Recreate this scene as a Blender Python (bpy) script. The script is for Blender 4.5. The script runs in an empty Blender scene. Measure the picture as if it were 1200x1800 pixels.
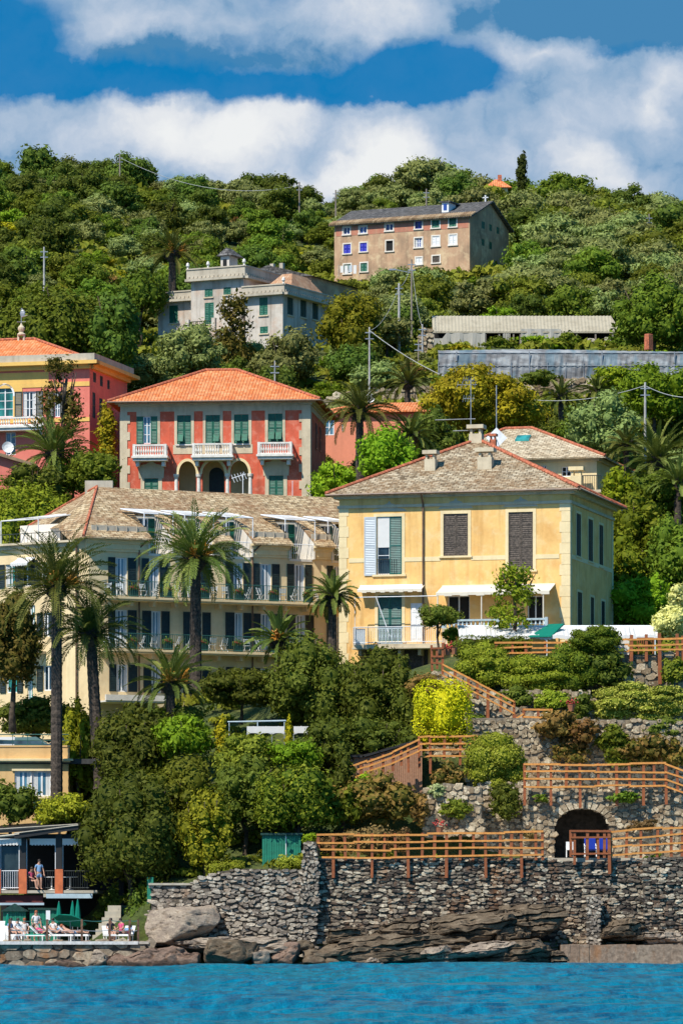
import bpy,math,random
import numpy as np
from mathutils import Vector,Matrix,noise as mnoise
SC=bpy.context.scene
COL=SC.collection
F,HC,YH=7840.0,3.0,1604.0          # focal length in photo pixels, eye height, horizon row
def at(px,py,Y):
 return Vector(((px - 600)/F*Y,Y,HC+(YH - py)/F*Y))
def proj(p):
 return (600+p[0]/p[1]*F,YH - (p[2] - HC)/p[1]*F)
# ---------------------------------------------------------------- tagging
def tag(o,label=None,cat=None,group=None,kind=None):
 if label: o['label']=label
 if cat: o['category']=cat
 if group: o['group']=group
 if kind: o['kind']=kind
 return o
def thing(name,label,cat,loc=(0,0,0),rz=0.0,group=None):
 o=bpy.data.objects.new(name,None)
 COL.objects.link(o)
 o.location=loc
 o.rotation_euler=(0,0,rz)
 o.empty_display_size=0.3
 return tag(o,label,cat,group)
def link(name,me,mat=None,parent=None,loc=None,rz=0.0,scale=None):
 o=bpy.data.objects.new(name,me)
 if mat is not None and len(me.materials)==0:
  me.materials.append(mat)
 COL.objects.link(o)
 if parent is not None: o.parent=parent
 if loc is not None: o.location=loc
 if rz: o.rotation_euler=(0,0,rz)
 if scale is not None: o.scale=scale if hasattr(scale,'__len__') else (scale,)*3
 return o
def copy_tree(o,parent=None):
 kids=list(o.children)
 c=o.copy();COL.objects.link(c)
 if parent is not None: c.parent=parent
 for k in kids: copy_tree(k,c)
 return c
# ---------------------------------------------------------------- mesh builder
class MB:
 def __init__(s): s.v=[];s.f=[];s.r=[]
 def add(s,vs,fs,rnd=0.5):
  b=len(s.v);s.v.extend([tuple(p) for p in vs])
  for f in fs: s.f.append(tuple(b+i for i in f));s.r.append(rnd)
  return s
 def box(s,x0,x1,y0,y1,z0,z1,rnd=.5):
  vs=[(x,y,z) for z in (z0,z1) for y in (y0,y1) for x in (x0,x1)]
  return s.add(vs,[(0,2,3,1),(4,5,7,6),(0,1,5,4),(2,6,7,3),(0,4,6,2),(1,3,7,5)],rnd)
 def hexa(s,p,rnd=.5):          # p: 4 bottom (ccw), 4 top
  return s.add(p,[(3,2,1,0),(4,5,6,7),(0,1,5,4),(1,2,6,5),(2,3,7,6),(3,0,4,7)],rnd)
 def fbox(s,fc,u0,u1,z0,z1,d0,d1,rnd=.5):   # box in facade coordinates (d outwards)
  P=fc.pt
  return s.hexa([P(u0,z0,d1),P(u1,z0,d1),P(u1,z0,d0),P(u0,z0,d0),
      P(u0,z1,d1),P(u1,z1,d1),P(u1,z1,d0),P(u0,z1,d0)],rnd)
 def fpoly(s,fc,pts,d0,d1,rnd=.5):             # extruded polygon in facade coordinates, ccw
  n=len(pts)
  vs=[fc.pt(u,z,d1) for u,z in pts]+[fc.pt(u,z,d0) for u,z in pts]
  fs=[tuple(range(n)),tuple(range(2*n - 1,n - 1,-1))]
  fs+=[(i,i+n,(i+1) % n+n,(i+1) % n) for i in range(n)]
  return s.add(vs,fs,rnd)
 def prism(s,pts,z0,z1,rnd=.5):
  n=len(pts)
  vs=[(x,y,z0) for x,y in pts]+[(x,y,z1) for x,y in pts]
  fs=[tuple(range(n - 1,-1,-1)),tuple(range(n,2*n))]
  fs+=[(i,(i+1) % n,(i+1) % n+n,i+n) for i in range(n)]
  return s.add(vs,fs,rnd)
 def tube(s,p0,p1,r0,r1=None,n=8,rnd=.5,cap=True):
  if r1 is None: r1=r0
  p0=Vector(p0);p1=Vector(p1);d=(p1 - p0)
  if d.length<1e-6: return s
  d.normalize()
  a=d.cross(Vector((0,0,1)) if abs(d.z)<.9 else Vector((1,0,0))).normalized();b=d.cross(a)
  vs=[]
  for p,r in ((p0,r0),(p1,r1)):
   for i in range(n):
    t=2*math.pi*i/n
    vs.append(p+a*math.cos(t)*r+b*math.sin(t)*r)
  fs=[(i,i+n,(i+1) % n+n,(i+1) % n) for i in range(n)]
  if cap: fs+=[tuple(range(n)),tuple(range(2*n - 1,n - 1,-1))]
  return s.add(vs,fs,rnd)
 def path(s,pts,rads,n=7,rnd=.5):
  pts=[Vector(p) for p in pts];m=len(pts);vs=[]
  for k,p in enumerate(pts):
   d=(pts[min(k+1,m - 1)] - pts[max(k - 1,0)]).normalized()
   a=d.cross(Vector((0.13,1,0.07))).normalized();b=d.cross(a)
   for i in range(n):
    t=2*math.pi*i/n
    vs.append(p+a*math.cos(t)*rads[k]+b*math.sin(t)*rads[k])
  fs=[]
  for k in range(m - 1):
   for i in range(n):
    j=(i+1) % n
    fs.append((k*n+i,k*n+j,(k+1)*n+j,(k+1)*n+i))
  fs+=[tuple(range(n - 1,-1,-1)),tuple(range((m - 1)*n,m*n))]
  return s.add(vs,fs,rnd)
 def lathe(s,c,prof,n=12,rnd=.5):
  c=Vector(c);vs=[]
  for r,z in prof:
   for i in range(n):
    t=2*math.pi*i/n
    vs.append(c+Vector((math.cos(t)*r,math.sin(t)*r,z)))
  fs=[]
  for k in range(len(prof) - 1):
   for i in range(n):
    j=(i+1) % n
    fs.append((k*n+i,k*n+j,(k+1)*n+j,(k+1)*n+i))
  fs+=[tuple(range(n - 1,-1,-1)),tuple(range((len(prof) - 1)*n,len(prof)*n))]
  return s.add(vs,fs,rnd)
 def ball(s,c,rx,ry=None,rz=None,n=8,rnd=.5):
  ry=ry or rx;rz=rz or rx;c=Vector(c)
  vs=[c+Vector((0,0,-rz))];m=n//2
  for k in range(1,m):
   ph=-math.pi/2+math.pi*k/m
   for i in range(n):
    t=2*math.pi*i/n
    vs.append(c+Vector((rx*math.cos(ph)*math.cos(t),ry*math.cos(ph)*math.sin(t),rz*math.sin(ph))))
  vs.append(c+Vector((0,0,rz)));fs=[]
  for i in range(n): fs.append((0,1+(i+1) % n,1+i))
  for k in range(m - 2):
   for i in range(n):
    j=(i+1) % n
    fs.append((1+k*n+i,1+k*n+j,1+(k+1)*n+j,1+(k+1)*n+i))
  L=len(vs) - 1
  for i in range(n): fs.append((L,1+(m - 2)*n+i,1+(m - 2)*n+(i+1) % n))
  return s.add(vs,fs,rnd)
 def mesh(s,name,smooth=False,uv=True):
  me=bpy.data.meshes.new(name)
  me.from_pydata(s.v,[],s.f)
  me.update()
  if uv: metric_uv(me)
  at_=me.attributes.new('rnd','FLOAT','FACE')
  at_.data.foreach_set('value',np.array(s.r,dtype=np.float32))
  if smooth: me.polygons.foreach_set('use_smooth',[True]*len(me.polygons))
  return me
 def build(s,name,mat,parent=None,smooth=False,**k):
  return link(name,s.mesh(name,smooth),mat,parent,**k)
def metric_uv(me):
 nl=len(me.loops)
 if nl==0: return
 uvl=me.uv_layers.new(name='UVMap')
 co=np.empty(len(me.vertices)*3,np.float32);me.vertices.foreach_get('co',co);co=co.reshape(-1,3)
 li=np.empty(nl,np.int32);me.loops.foreach_get('vertex_index',li)
 npol=len(me.polygons)
 nm=np.empty(npol*3,np.float32);me.polygons.foreach_get('normal',nm);nm=nm.reshape(-1,3)
 lt=np.empty(npol,np.int32);me.polygons.foreach_get('loop_total',lt)
 N=np.repeat(nm,lt,axis=0)
 U=np.stack([-N[:,1],N[:,0],np.zeros(nl)],1)
 ln=np.linalg.norm(U,axis=1);flat=ln<1e-3
 U[flat]=(1,0,0);ln[flat]=1;U/=ln[:,None]
 V=np.cross(N,U)
 P=co[li]
 uv=np.stack([(P*U).sum(1),(P*V).sum(1)],1).astype(np.float32)
 uvl.data.foreach_set('uv',uv.ravel())
def soup(name,V,Fc,mat,rnd=None):
 """mesh from arrays; Fc (n,4)"""
 me=bpy.data.meshes.new(name)
 nf=len(Fc);k=Fc.shape[1]
 me.vertices.add(len(V));me.vertices.foreach_set('co',V.astype(np.float32).ravel())
 me.loops.add(nf*k);me.loops.foreach_set('vertex_index',Fc.astype(np.int32).ravel())
 me.polygons.add(nf)
 me.polygons.foreach_set('loop_start',np.arange(0,nf*k,k,dtype=np.int32))
 me.polygons.foreach_set('loop_total',np.full(nf,k,dtype=np.int32))
 me.update(calc_edges=True)
 if rnd is not None:
  a=me.attributes.new('rnd','FLOAT','FACE');a.data.foreach_set('value',rnd.astype(np.float32))
 if mat: me.materials.append(mat)
 return me
# ---------------------------------------------------------------- facades
class Frame:
 """a building frame: origin in the world + rotation about z; lets photo measurements be turned into local metres"""
 def __init__(s,ox,oy,oz,a):
  s.o=Vector((ox,oy,oz));s.a=a
  s.ux=Vector((math.cos(a),math.sin(a),0));s.uy=Vector((-math.sin(a),math.cos(a),0))
 def fac(s,lx,ly,ang):
  return Fac(s,lx,ly,ang)
 def world(s,p): return s.o+s.ux*p[0]+s.uy*p[1]+Vector((0,0,p[2]))
 def local(s,w):
  d=Vector(w) - s.o;return Vector((d.dot(s.ux),d.dot(s.uy),d.z))
class Fac:
 """vertical plane in a frame: origin (lx,ly), direction angle ang of +u; outward normal is to the right of u"""
 def __init__(s,fr,lx,ly,ang):
  s.fr=fr;s.lx=lx;s.ly=ly
  s.u=(math.cos(ang),math.sin(ang));s.n=(math.sin(ang),-math.cos(ang))
 def pt(s,u,z,d=0.0):
  return (s.lx+s.u[0]*u+s.n[0]*d,s.ly+s.u[1]*u+s.n[1]*d,z)
 def px(s,px,py,d=0.0):
  """(u,z) of the point of this plane (pushed out by d) seen at photo pixel"""
  r=Vector(((px - 600)/F,1,(YH - py)/F));fr=s.fr
  n=fr.ux*s.n[0]+fr.uy*s.n[1]
  o=fr.world(s.pt(0,0,d));c=Vector((0,0,HC))
  t=(o - c).dot(n)/r.dot(n);p=fr.local(c+r*t)
  return ((p.x - s.lx)*s.u[0]+(p.y - s.ly)*s.u[1],p.z)
 def rect(s,x0,x1,y0,y1,d=0.0):
  xm=(x0+x1)/2;ym=(y0+y1)/2
  return (s.px(x0,ym,d)[0],s.px(x1,ym,d)[0],s.px(xm,y1,d)[1],s.px(xm,y0,d)[1])
def wall_grid(mb,fc,L,z0,z1,holes,depth=.22,u00=0.0):
 """planar wall with rectangular holes and reveals"""
 us=sorted(set([u00,L]+[h[0] for h in holes]+[h[1] for h in holes]));us=[u for u in us if u00 - 1e-6<=u<=L+1e-6]
 zs=sorted(set([z0,z1]+[h[2] for h in holes]+[h[3] for h in holes]));zs=[z for z in zs if z0 - 1e-6<=z<=z1+1e-6]
 idx={};vs=[];fs=[]
 def g(i,j):
  if (i,j) not in idx: idx[(i,j)]=len(vs);vs.append(fc.pt(us[i],zs[j]))
  return idx[(i,j)]
 for i in range(len(us) - 1):
  for j in range(len(zs) - 1):
   um=(us[i]+us[i+1])/2;zm=(zs[j]+zs[j+1])/2
   if any(h[0]<um<h[1] and h[2]<zm<h[3] for h in holes): continue
   fs.append((g(i,j),g(i+1,j),g(i+1,j+1),g(i,j+1)))
 mb.add(vs,fs)
 for a,b,c,d in [h[:4] for h in holes]:
  P=fc.pt;D=-depth
  mb.add([P(a,c),P(b,c),P(b,d),P(a,d),P(a,c,D),P(b,c,D),P(b,d,D),P(a,d,D)],
    [(0,4,5,1),(1,5,6,2),(2,6,7,3),(3,7,4,0)])
def shutter(fc,u0,u1,z0,z1,mat,parent,d=.03,slat=.11,t=.045,name='shutter',bars=1,label=None):
 m=MB();w=min(.07,(u1 - u0)*.2)
 m.fbox(fc,u0,u0+w,z0,z1,d,d+t);m.fbox(fc,u1 - w,u1,z0,z1,d,d+t)
 n=bars+2
 zz=[z0+(z1 - z0)*i/(n - 1) for i in range(n)]
 for i,z in enumerate(zz):
  a=z if i==0 else (z - .09 if i==n - 1 else z - .05)
  m.fbox(fc,u0+w,u1 - w,a,a+.09,d+.002,d+t - .003)
 m.fbox(fc,u0+w,u1 - w,z0+.05,z1 - .05,d+.003,d+.01)
 z=z0+.1
 P=fc.pt
 while z<z1 - .12:
  m.add([P(u0+w,z,d+t - .006),P(u1 - w,z,d+t - .006),P(u1 - w,z+slat*.75,d+.012),P(u0+w,z+slat*.75,d+.012)],[(0,1,2,3)])
  z+=slat
 o=m.build(name,mat,parent)
 if label: o['label']=label
 return o
def window(fc,u0,u1,z0,z1,parent,fmat,gmat,d=-.16,cols=2,rows=2,curtain=None,fw=.07,name='window'):
 """frame (part) with pane sub-part"""
 m=MB()
 m.fbox(fc,u0,u0+fw,z0,z1,d,d+.06);m.fbox(fc,u1 - fw,u1,z0,z1,d,d+.06)
 m.fbox(fc,u0+fw,u1 - fw,z0,z0+fw,d,d+.058);m.fbox(fc,u0+fw,u1 - fw,z1 - fw,z1,d,d+.058)
 for i in range(1,cols):
  u=u0+(u1 - u0)*i/cols;m.fbox(fc,u - fw*.6,u+fw*.6,z0+fw,z1 - fw,d,d+.055)
 for j in range(1,rows):
  z=z0+(z1 - z0)*j/rows;m.fbox(fc,u0+fw,u1 - fw,z - .02,z+.02,d,d+.045)
 o=m.build(name,fmat,parent)
 g=MB();g.fbox(fc,u0+.01,u1 - .01,z0+.01,z1 - .01,d - .03,d+.012)
 p=g.build('pane',gmat,o)
 if curtain:
  c=MB();W=u1 - u0
  for a,b in ((.08,.30),(.70,.92)):
   n=6
   for k in range(n):
    ua=u0+W*(a+(b - a)*k/n);ub=u0+W*(a+(b - a)*(k+1)/n)
    c.fbox(fc,ua,ub,z0+.1,z1 - .08,d+.013,d+.018+.012*(k % 2))
  c.build('curtain',curtain,o)
 return o
def hip_roof(mb,x0,x1,y0,y1,z,rise,ridge=None,th=.12,curve=0):
 """hip roof over a rectangle; ridge along x from ridge[0] to ridge[1]"""
 ym=(y0+y1)/2
 if ridge is None: ridge=((x0+x1)/2 - .01,(x0+x1)/2+.01)
 a,b=ridge
 for dz,flip in ((0,0),(-th,1)):
  vs=[(x0,y0,z+dz),(x1,y0,z+dz),(x1,y1,z+dz),(x0,y1,z+dz),(a,ym,z+rise+dz),(b,ym,z+rise+dz)]
  fs=[(0,1,5,4),(1,2,5),(2,3,4,5),(3,0,4)]
  if flip: fs=[tuple(reversed(f)) for f in fs]
  mb.add(vs,fs)
 e=[(x0,y0),(x1,y0),(x1,y1),(x0,y1)]
 for i in range(4):
  p,q=e[i],e[(i+1) % 4]
  mb.add([(p[0],p[1],z - th),(q[0],q[1],z - th),(q[0],q[1],z),(p[0],p[1],z)],[(0,1,2,3)])
 return [(x0,y0,z),(x1,y0,z),(x1,y1,z),(x0,y1,z),(a,ym,z+rise),(b,ym,z+rise)]
def ridge_tiles(pairs,mat,parent,r=.13,step=.42,name='ridge_tiles'):
 m=MB()
 for p,q in pairs:
  p=Vector(p);q=Vector(q);L=(q - p).length;n=max(1,int(L/step));d=(q - p)/n
  for i in range(n):
   m.tube(p+d*i+Vector((0,0,.03)),p+d*(i+1.06)+Vector((0,0,.05)),r,r*.82,8,random.random())
 return m.build(name,mat,parent)
# ---------------------------------------------------------------- materials
def new_mat(name):
 m=bpy.data.materials.new(name);m.use_nodes=True
 nt=m.node_tree;b=nt.nodes['Principled BSDF']
 return m,nt,b
def nd(nt,typ,**k):
 n=nt.nodes.new(typ)
 for a,v in k.items(): setattr(n,a,v)
 return n
def L_(nt,a,b): nt.links.new(a,b)
def rgba(c): return (c[0],c[1],c[2],1)
def s2l(r,g,b):
 f=lambda c: (c/255/12.92) if c/255<=.04045 else ((c/255+.055)/1.055)**2.4
 return (f(r),f(g),f(b))
def mixc(nt,fac,a,b,blend='MIX'):
 n=nd(nt,'ShaderNodeMix',data_type='RGBA',blend_type=blend)
 for s,v in ((n.inputs[0],fac),(n.inputs[6],a),(n.inputs[7],b)):
  if isinstance(v,(int,float)): s.default_value=v
  elif isinstance(v,tuple): s.default_value=rgba(v)
  else: L_(nt,v,s)
 return n.outputs[2]
def math_(nt,op,a,b=None,clamp=False):
 n=nd(nt,'ShaderNodeMath',operation=op,use_clamp=clamp)
 for i,v in enumerate((a,b)):
  if v is None: continue
  if isinstance(v,(int,float)): n.inputs[i].default_value=v
  else: L_(nt,v,n.inputs[i])
 return n.outputs[0]
def ramp(nt,fac,stops,interp='LINEAR'):
 n=nd(nt,'ShaderNodeValToRGB');cr=n.color_ramp;cr.interpolation=interp
 while len(cr.elements)<len(stops): cr.elements.new(.5)
 for e,(p,c) in zip(cr.elements,stops):
  e.position=p;e.color=rgba(c) if isinstance(c,tuple) else (c,c,c,1)
 L_(nt,fac,n.inputs[0]);return n.outputs[0]
def noise_(nt,vec,scale,detail=4,rough=.55,dist=0,out=0):
 n=nd(nt,'ShaderNodeTexNoise');n.inputs['Scale'].default_value=scale
 n.inputs['Detail'].default_value=detail;n.inputs['Roughness'].default_value=rough
 n.inputs['Distortion'].default_value=dist
 L_(nt,vec,n.inputs['Vector']);return n.outputs[out]
def mapping(nt,vec,scale=(1,1,1),loc=(0,0,0)):
 n=nd(nt,'ShaderNodeMapping');n.inputs['Scale'].default_value=scale;n.inputs['Location'].default_value=loc
 L_(nt,vec,n.inputs['Vector']);return n.outputs[0]
def bump(nt,b,h,strength=.5,dist=.05):
 n=nd(nt,'ShaderNodeBump');n.inputs['Strength'].default_value=strength;n.inputs['Distance'].default_value=dist
 L_(nt,h,n.inputs['Height']);L_(nt,n.outputs[0],b.inputs['Normal']);return n
def tc(nt,which='Object'): return nd(nt,'ShaderNodeTexCoord').outputs[which]
def rndattr(nt): return nd(nt,'ShaderNodeAttribute',attribute_name='rnd').outputs['Fac']
def plain(name,col,rough=.6,var=.12,scale=3.0,bmp=0,metal=0,spec=None):
 m,nt,b=new_mat(name);v=tc(nt)
 n=noise_(nt,v,scale,5)
 dark=tuple(c*(1 - var*2.2) for c in col);lite=tuple(min(1,c*(1+var)) for c in col)
 c=mixc(nt,ramp(nt,n,[(.3,0.0),(.7,1.0)]),dark,lite)
 L_(nt,c,b.inputs['Base Color'])
 b.inputs['Roughness'].default_value=rough;b.inputs['Metallic'].default_value=metal
 if spec is not None: b.inputs['Specular IOR Level'].default_value=spec
 if bmp: bump(nt,b,noise_(nt,v,scale*5,4),bmp,.02)
 return m
def stucco(name,col,stain=(.3,.25,.2),amt=.35,streak=.3,patch=None,pamt=0.5,scale=.6):
 m,nt,b=new_mat(name);v=tc(nt)
 n1=noise_(nt,v,scale,6,.6);n2=noise_(nt,v,scale*7,5,.65)
 n3=noise_(nt,mapping(nt,v,(2.2,2.2,.16)),1.0,5,.6)
 c=mixc(nt,n2,tuple(x*.86 for x in col),tuple(min(1,x*1.1) for x in col))
 c=mixc(nt,math_(nt,'MULTIPLY',ramp(nt,n1,[(.45,0.0),(.75,1.0)]),amt),c,stain)
 c=mixc(nt,math_(nt,'MULTIPLY',ramp(nt,n3,[(.5,0.0),(.8,1.0)]),streak),c,tuple(x*.6 for x in stain))
 if patch:
  n4=noise_(nt,v,scale*1.6,8,.68,.15)
  c=mixc(nt,math_(nt,'MULTIPLY',ramp(nt,n4,[(.5,0.0),(.66,1.0)]),pamt),c,patch)
 L_(nt,c,b.inputs['Base Color']);b.inputs['Roughness'].default_value=.9
 b.inputs['Specular IOR Level'].default_value=.15
 bump(nt,b,n2,.35,.03)
 return m
def slate_roof(name,c1,c2,c3,moss=(.28,.2,.1),lichen=.5):
 m,nt,b=new_mat(name);uv=tc(nt,'UV');v=tc(nt)
 w=nd(nt,'ShaderNodeTexBrick');w.offset=.5;w.inputs['Scale'].default_value=1
 w.inputs['Brick Width'].default_value=.42;w.inputs['Row Height'].default_value=.26
 w.inputs['Mortar Size'].default_value=.022;w.inputs['Mortar Smooth'].default_value=.3
 w.inputs['Color1'].default_value=(.15,.15,.15,1);w.inputs['Color2'].default_value=(.95,.95,.95,1);w.inputs['Mortar'].default_value=(0,0,0,1)
 dn=nd(nt,'ShaderNodeVectorMath',operation='ADD');L_(nt,uv,dn.inputs[0])
 sc=nd(nt,'ShaderNodeVectorMath',operation='SCALE');sc.inputs[3].default_value=.09
 L_(nt,noise_(nt,uv,2.3,3,out=1),sc.inputs[0]);L_(nt,sc.outputs[0],dn.inputs[1])
 L_(nt,dn.outputs[0],w.inputs['Vector'])
 r=ramp(nt,w.outputs['Color'],[(0,tuple(x*.3 for x in c2)),(.12,c2),(.55,c1),(1,c3)])
 big=noise_(nt,v,.45,5,.62);fine=noise_(nt,uv,3.2,5,.7)
 c=mixc(nt,math_(nt,'MULTIPLY',ramp(nt,big,[(.42,0.0),(.62,1.0)]),lichen),r,moss)
 c=mixc(nt,ramp(nt,fine,[(.48,0.0),(.66,.75)]),c,c3)
 c=mixc(nt,ramp(nt,noise_(nt,uv,1.7,6,.7),[(.5,0.0),(.62,.6)]),c,tuple(x*.45 for x in c2))
 L_(nt,c,b.inputs['Base Color']);b.inputs['Roughness'].default_value=.85
 b.inputs['Specular IOR Level'].default_value=.2
 h=math_(nt,'ADD',w.outputs['Color'],math_(nt,'MULTIPLY',fine,.6))
 bump(nt,b,h,1.0,.06)
 return m
def terracotta(name,c1=(.62,.17,.05),c2=(.42,.1,.03),c3=(.78,.3,.12),per=.24):
 m,nt,b=new_mat(name);uv=tc(nt,'UV')
 sx=nd(nt,'ShaderNodeSeparateXYZ');L_(nt,uv,sx.inputs[0])
 wv=math_(nt,'ABSOLUTE',math_(nt,'SINE',math_(nt,'MULTIPLY',sx.outputs[0],math.pi/per)))
 row=math_(nt,'FRACT',math_(nt,'DIVIDE',sx.outputs[1],.38))
 fl=nd(nt,'ShaderNodeVectorMath',operation='FLOOR');L_(nt,mapping(nt,uv,(1/per,1/.38,1)),fl.inputs[0])
 wn=nd(nt,'ShaderNodeTexWhiteNoise');L_(nt,fl.outputs[0],wn.inputs['Vector'])
 c=mixc(nt,ramp(nt,wn.outputs[0],[(0,0.0),(1,1.0)]),c1,c3)
 c=mixc(nt,ramp(nt,noise_(nt,uv,.7,6,.65),[(.4,0.0),(.75,.8)]),c,c2)
 L_(nt,c,b.inputs['Base Color']);b.inputs['Roughness'].default_value=.85
 b.inputs['Specular IOR Level'].default_value=.15
 h=math_(nt,'ADD',wv,math_(nt,'MULTIPLY',row,-.5))
 bump(nt,b,h,1.0,.07)
 return m
def stone(name,cols,mortar=None,rough=.9,fs=9,stain=(.35,.14,.04),samt=0.0):
 """per-stone tint (face attribute) + fine speckle"""
 m,nt,b=new_mat(name);v=tc(nt);r=rndattr(nt)
 n=len(cols)
 c=ramp(nt,r,[(i/(n - 1),cc) for i,cc in enumerate(cols)])
 f=noise_(nt,v,fs,6,.7)
 c=mixc(nt,ramp(nt,f,[(.35,0.65),(.6,0.0)]),c,tuple(x*.35 for x in cols[0]))
 c=mixc(nt,ramp(nt,noise_(nt,v,fs*.5,5,.7),[(.58,0.0),(.7,.5)]),c,tuple(min(1,x*1.5) for x in cols[-1]))
 if samt: c=mixc(nt,math_(nt,'MULTIPLY',ramp(nt,noise_(nt,mapping(nt,v,(1,1,.4)),.8,6,.7),[(.52,0.0),(.68,1.0)]),samt),c,stain)
 L_(nt,c,b.inputs['Base Color']);b.inputs['Roughness'].default_value=rough
 b.inputs['Specular IOR Level'].default_value=.2
 bump(nt,b,f,.8,.05)
 return m
def foliage(name,c1,c2,trans=.22,hue=.03,rough=.6,c3=None):
 g=lambda c: tuple(min(.9,a*k) for a,k in zip(c,(1.42,1.27,.7)))
 c1,c2=g(c1),g(c2);c3=g(c3) if c3 else None
 m,nt,b=new_mat(name)
 oi=nd(nt,'ShaderNodeObjectInfo');r=rndattr(nt);v=tc(nt)
 c=mixc(nt,r,c1,c2)
 c=mixc(nt,ramp(nt,noise_(nt,v,.55,3),[(.35,0.0),(.65,.6)]),c,c3 or tuple(x*.7 for x in c1))
 hs=nd(nt,'ShaderNodeHueSaturation');L_(nt,c,hs.inputs['Color'])
 L_(nt,math_(nt,'ADD',math_(nt,'MULTIPLY',oi.outputs['Random'],hue*2),.5 - hue),hs.inputs['Hue'])
 L_(nt,math_(nt,'ADD',math_(nt,'MULTIPLY',oi.outputs['Random'],.6),.72),hs.inputs['Value'])
 hs.inputs['Saturation'].default_value=1.0
 L_(nt,hs.outputs[0],b.inputs['Base Color']);b.inputs['Roughness'].default_value=rough
 b.inputs['Specular IOR Level'].default_value=.08
 t=nd(nt,'ShaderNodeBsdfTranslucent');L_(nt,mixc(nt,.5,hs.outputs[0],(.25,.3,.02)),t.inputs['Color'])
 mx=nd(nt,'ShaderNodeMixShader');mx.inputs[0].default_value=trans
 L_(nt,b.outputs[0],mx.inputs[1]);L_(nt,t.outputs[0],mx.inputs[2])
 L_(nt,mx.outputs[0],nt.nodes['Material Output'].inputs['Surface'])
 return m
def glass(name,col=(.02,.04,.05),rough=.12,spec=.6):
 m,nt,b=new_mat(name);v=tc(nt)
 c=mixc(nt,ramp(nt,noise_(nt,mapping(nt,v,(1,1,.4)),1.4,2),[(.35,0.0),(.65,1.0)]),tuple(x*.4 for x in col),tuple(x*1.8 for x in col))
 L_(nt,c,b.inputs['Base Color']);b.inputs['Roughness'].default_value=rough
 b.inputs['Specular IOR Level'].default_value=spec
 return m
def cloth(name,col,rough=.85,trans=.15):
 m,nt,b=new_mat(name);v=tc(nt)
 c=mixc(nt,noise_(nt,v,2.5,4),tuple(x*.85 for x in col),tuple(min(1,x*1.05) for x in col))
 L_(nt,c,b.inputs['Base Color']);b.inputs['Roughness'].default_value=rough
 b.inputs['Specular IOR Level'].default_value=.1
 t=nd(nt,'ShaderNodeBsdfTranslucent');t.inputs['Color'].default_value=rgba(col)
 mx=nd(nt,'ShaderNodeMixShader');mx.inputs[0].default_value=trans
 L_(nt,b.outputs[0],mx.inputs[1]);L_(nt,t.outputs[0],mx.inputs[2])
 L_(nt,mx.outputs[0],nt.nodes['Material Output'].inputs['Surface'])
 return m
def wood(name,col,dark,scale=6):
 m,nt,b=new_mat(name);v=tc(nt)
 g=noise_(nt,v,scale,6,.7);r=rndattr(nt)
 c=mixc(nt,ramp(nt,g,[(.35,0.0),(.7,1.0)]),dark,col)
 c=mixc(nt,math_(nt,'MULTIPLY',r,.5),c,tuple(x*.55 for x in col))
 L_(nt,c,b.inputs['Base Color']);b.inputs['Roughness'].default_value=.7
 return m
M={}
M['yellow']=stucco('yellow_plaster',(.88,.55,.2),stain=(.6,.28,.08),amt=.65,streak=.6,patch=(.86,.66,.36),pamt=.5)
M['cream']=stucco('cream_plaster',(.82,.66,.38),stain=(.5,.36,.18),amt=.35,streak=.25)
M['hotel']=stucco('ochre_plaster',(.78,.6,.34),stain=(.48,.34,.18),amt=.35,streak=.3,patch=(.8,.68,.42),pamt=.4)
M['red']=stucco('red_plaster',(.66,.13,.07),stain=(.3,.08,.05),amt=.6,streak=.4,patch=(.72,.3,.2),pamt=.65,scale=.8)
M['pink']=stucco('pink_plaster',(.72,.2,.15),stain=(.42,.14,.1),amt=.3,streak=.2,patch=(.8,.3,.2),pamt=.4)
M['salmon']=stucco('salmon_plaster',(.75,.27,.16),stain=(.45,.2,.12),amt=.3,streak=.2)
M['stonetrim']=stucco('stone_trim',(.62,.52,.36),stain=(.3,.24,.16),amt=.5,streak=.5,patch=(.7,.6,.42),pamt=.4,scale=.9)
M['ochretrim']=stucco('ochre_trim',(.8,.5,.14),stain=(.45,.25,.1),amt=.3,streak=.2)
M['greywhite']=stucco('weathered_white_plaster',(.6,.54,.46),stain=(.25,.2,.15),amt=.7,streak=.75,patch=(.5,.32,.22),pamt=.6,scale=.5)
M['tan']=stucco('tan_plaster',(.52,.33,.2),stain=(.2,.15,.1),amt=.8,streak=.6,patch=(.66,.5,.3),pamt=.9,scale=.42)
M['tanred']=stucco('rose_plaster',(.5,.2,.13),stain=(.3,.18,.12),amt=.5,streak=.4,patch=(.5,.33,.2),pamt=.7,scale=.7)
M['concrete']=stucco('concrete',(.5,.44,.34),stain=(.25,.21,.15),amt=.5,streak=.5,patch=(.6,.54,.42),pamt=.4)
M['marble']=plain('white_marble',(.76,.72,.64),.6,.1,4)
M['whitepaint']=plain('white_paint',(.8,.8,.78),.45,.05)
M['whitemetal']=plain('white_metal',(.78,.79,.8),.4,.06)
M['greypaint']=plain('pale_grey_paint',(.5,.55,.58),.5,.06)
M['bluerail']=plain('pale_blue_paint',(.42,.52,.56),.5,.08)
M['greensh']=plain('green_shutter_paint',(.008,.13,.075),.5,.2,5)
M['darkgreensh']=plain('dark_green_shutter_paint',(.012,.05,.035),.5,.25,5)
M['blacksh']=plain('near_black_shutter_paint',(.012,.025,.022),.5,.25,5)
M['tealsh']=plain('deep_teal_shutter_paint',(.01,.11,.09),.5,.2,5)
M['brownsh']=plain('weathered_brown_wood',(.11,.085,.065),.8,.35,9,.4)
M['bluesh']=plain('cobalt_blue_paint',(.012,.018,.42),.5,.1)
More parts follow.
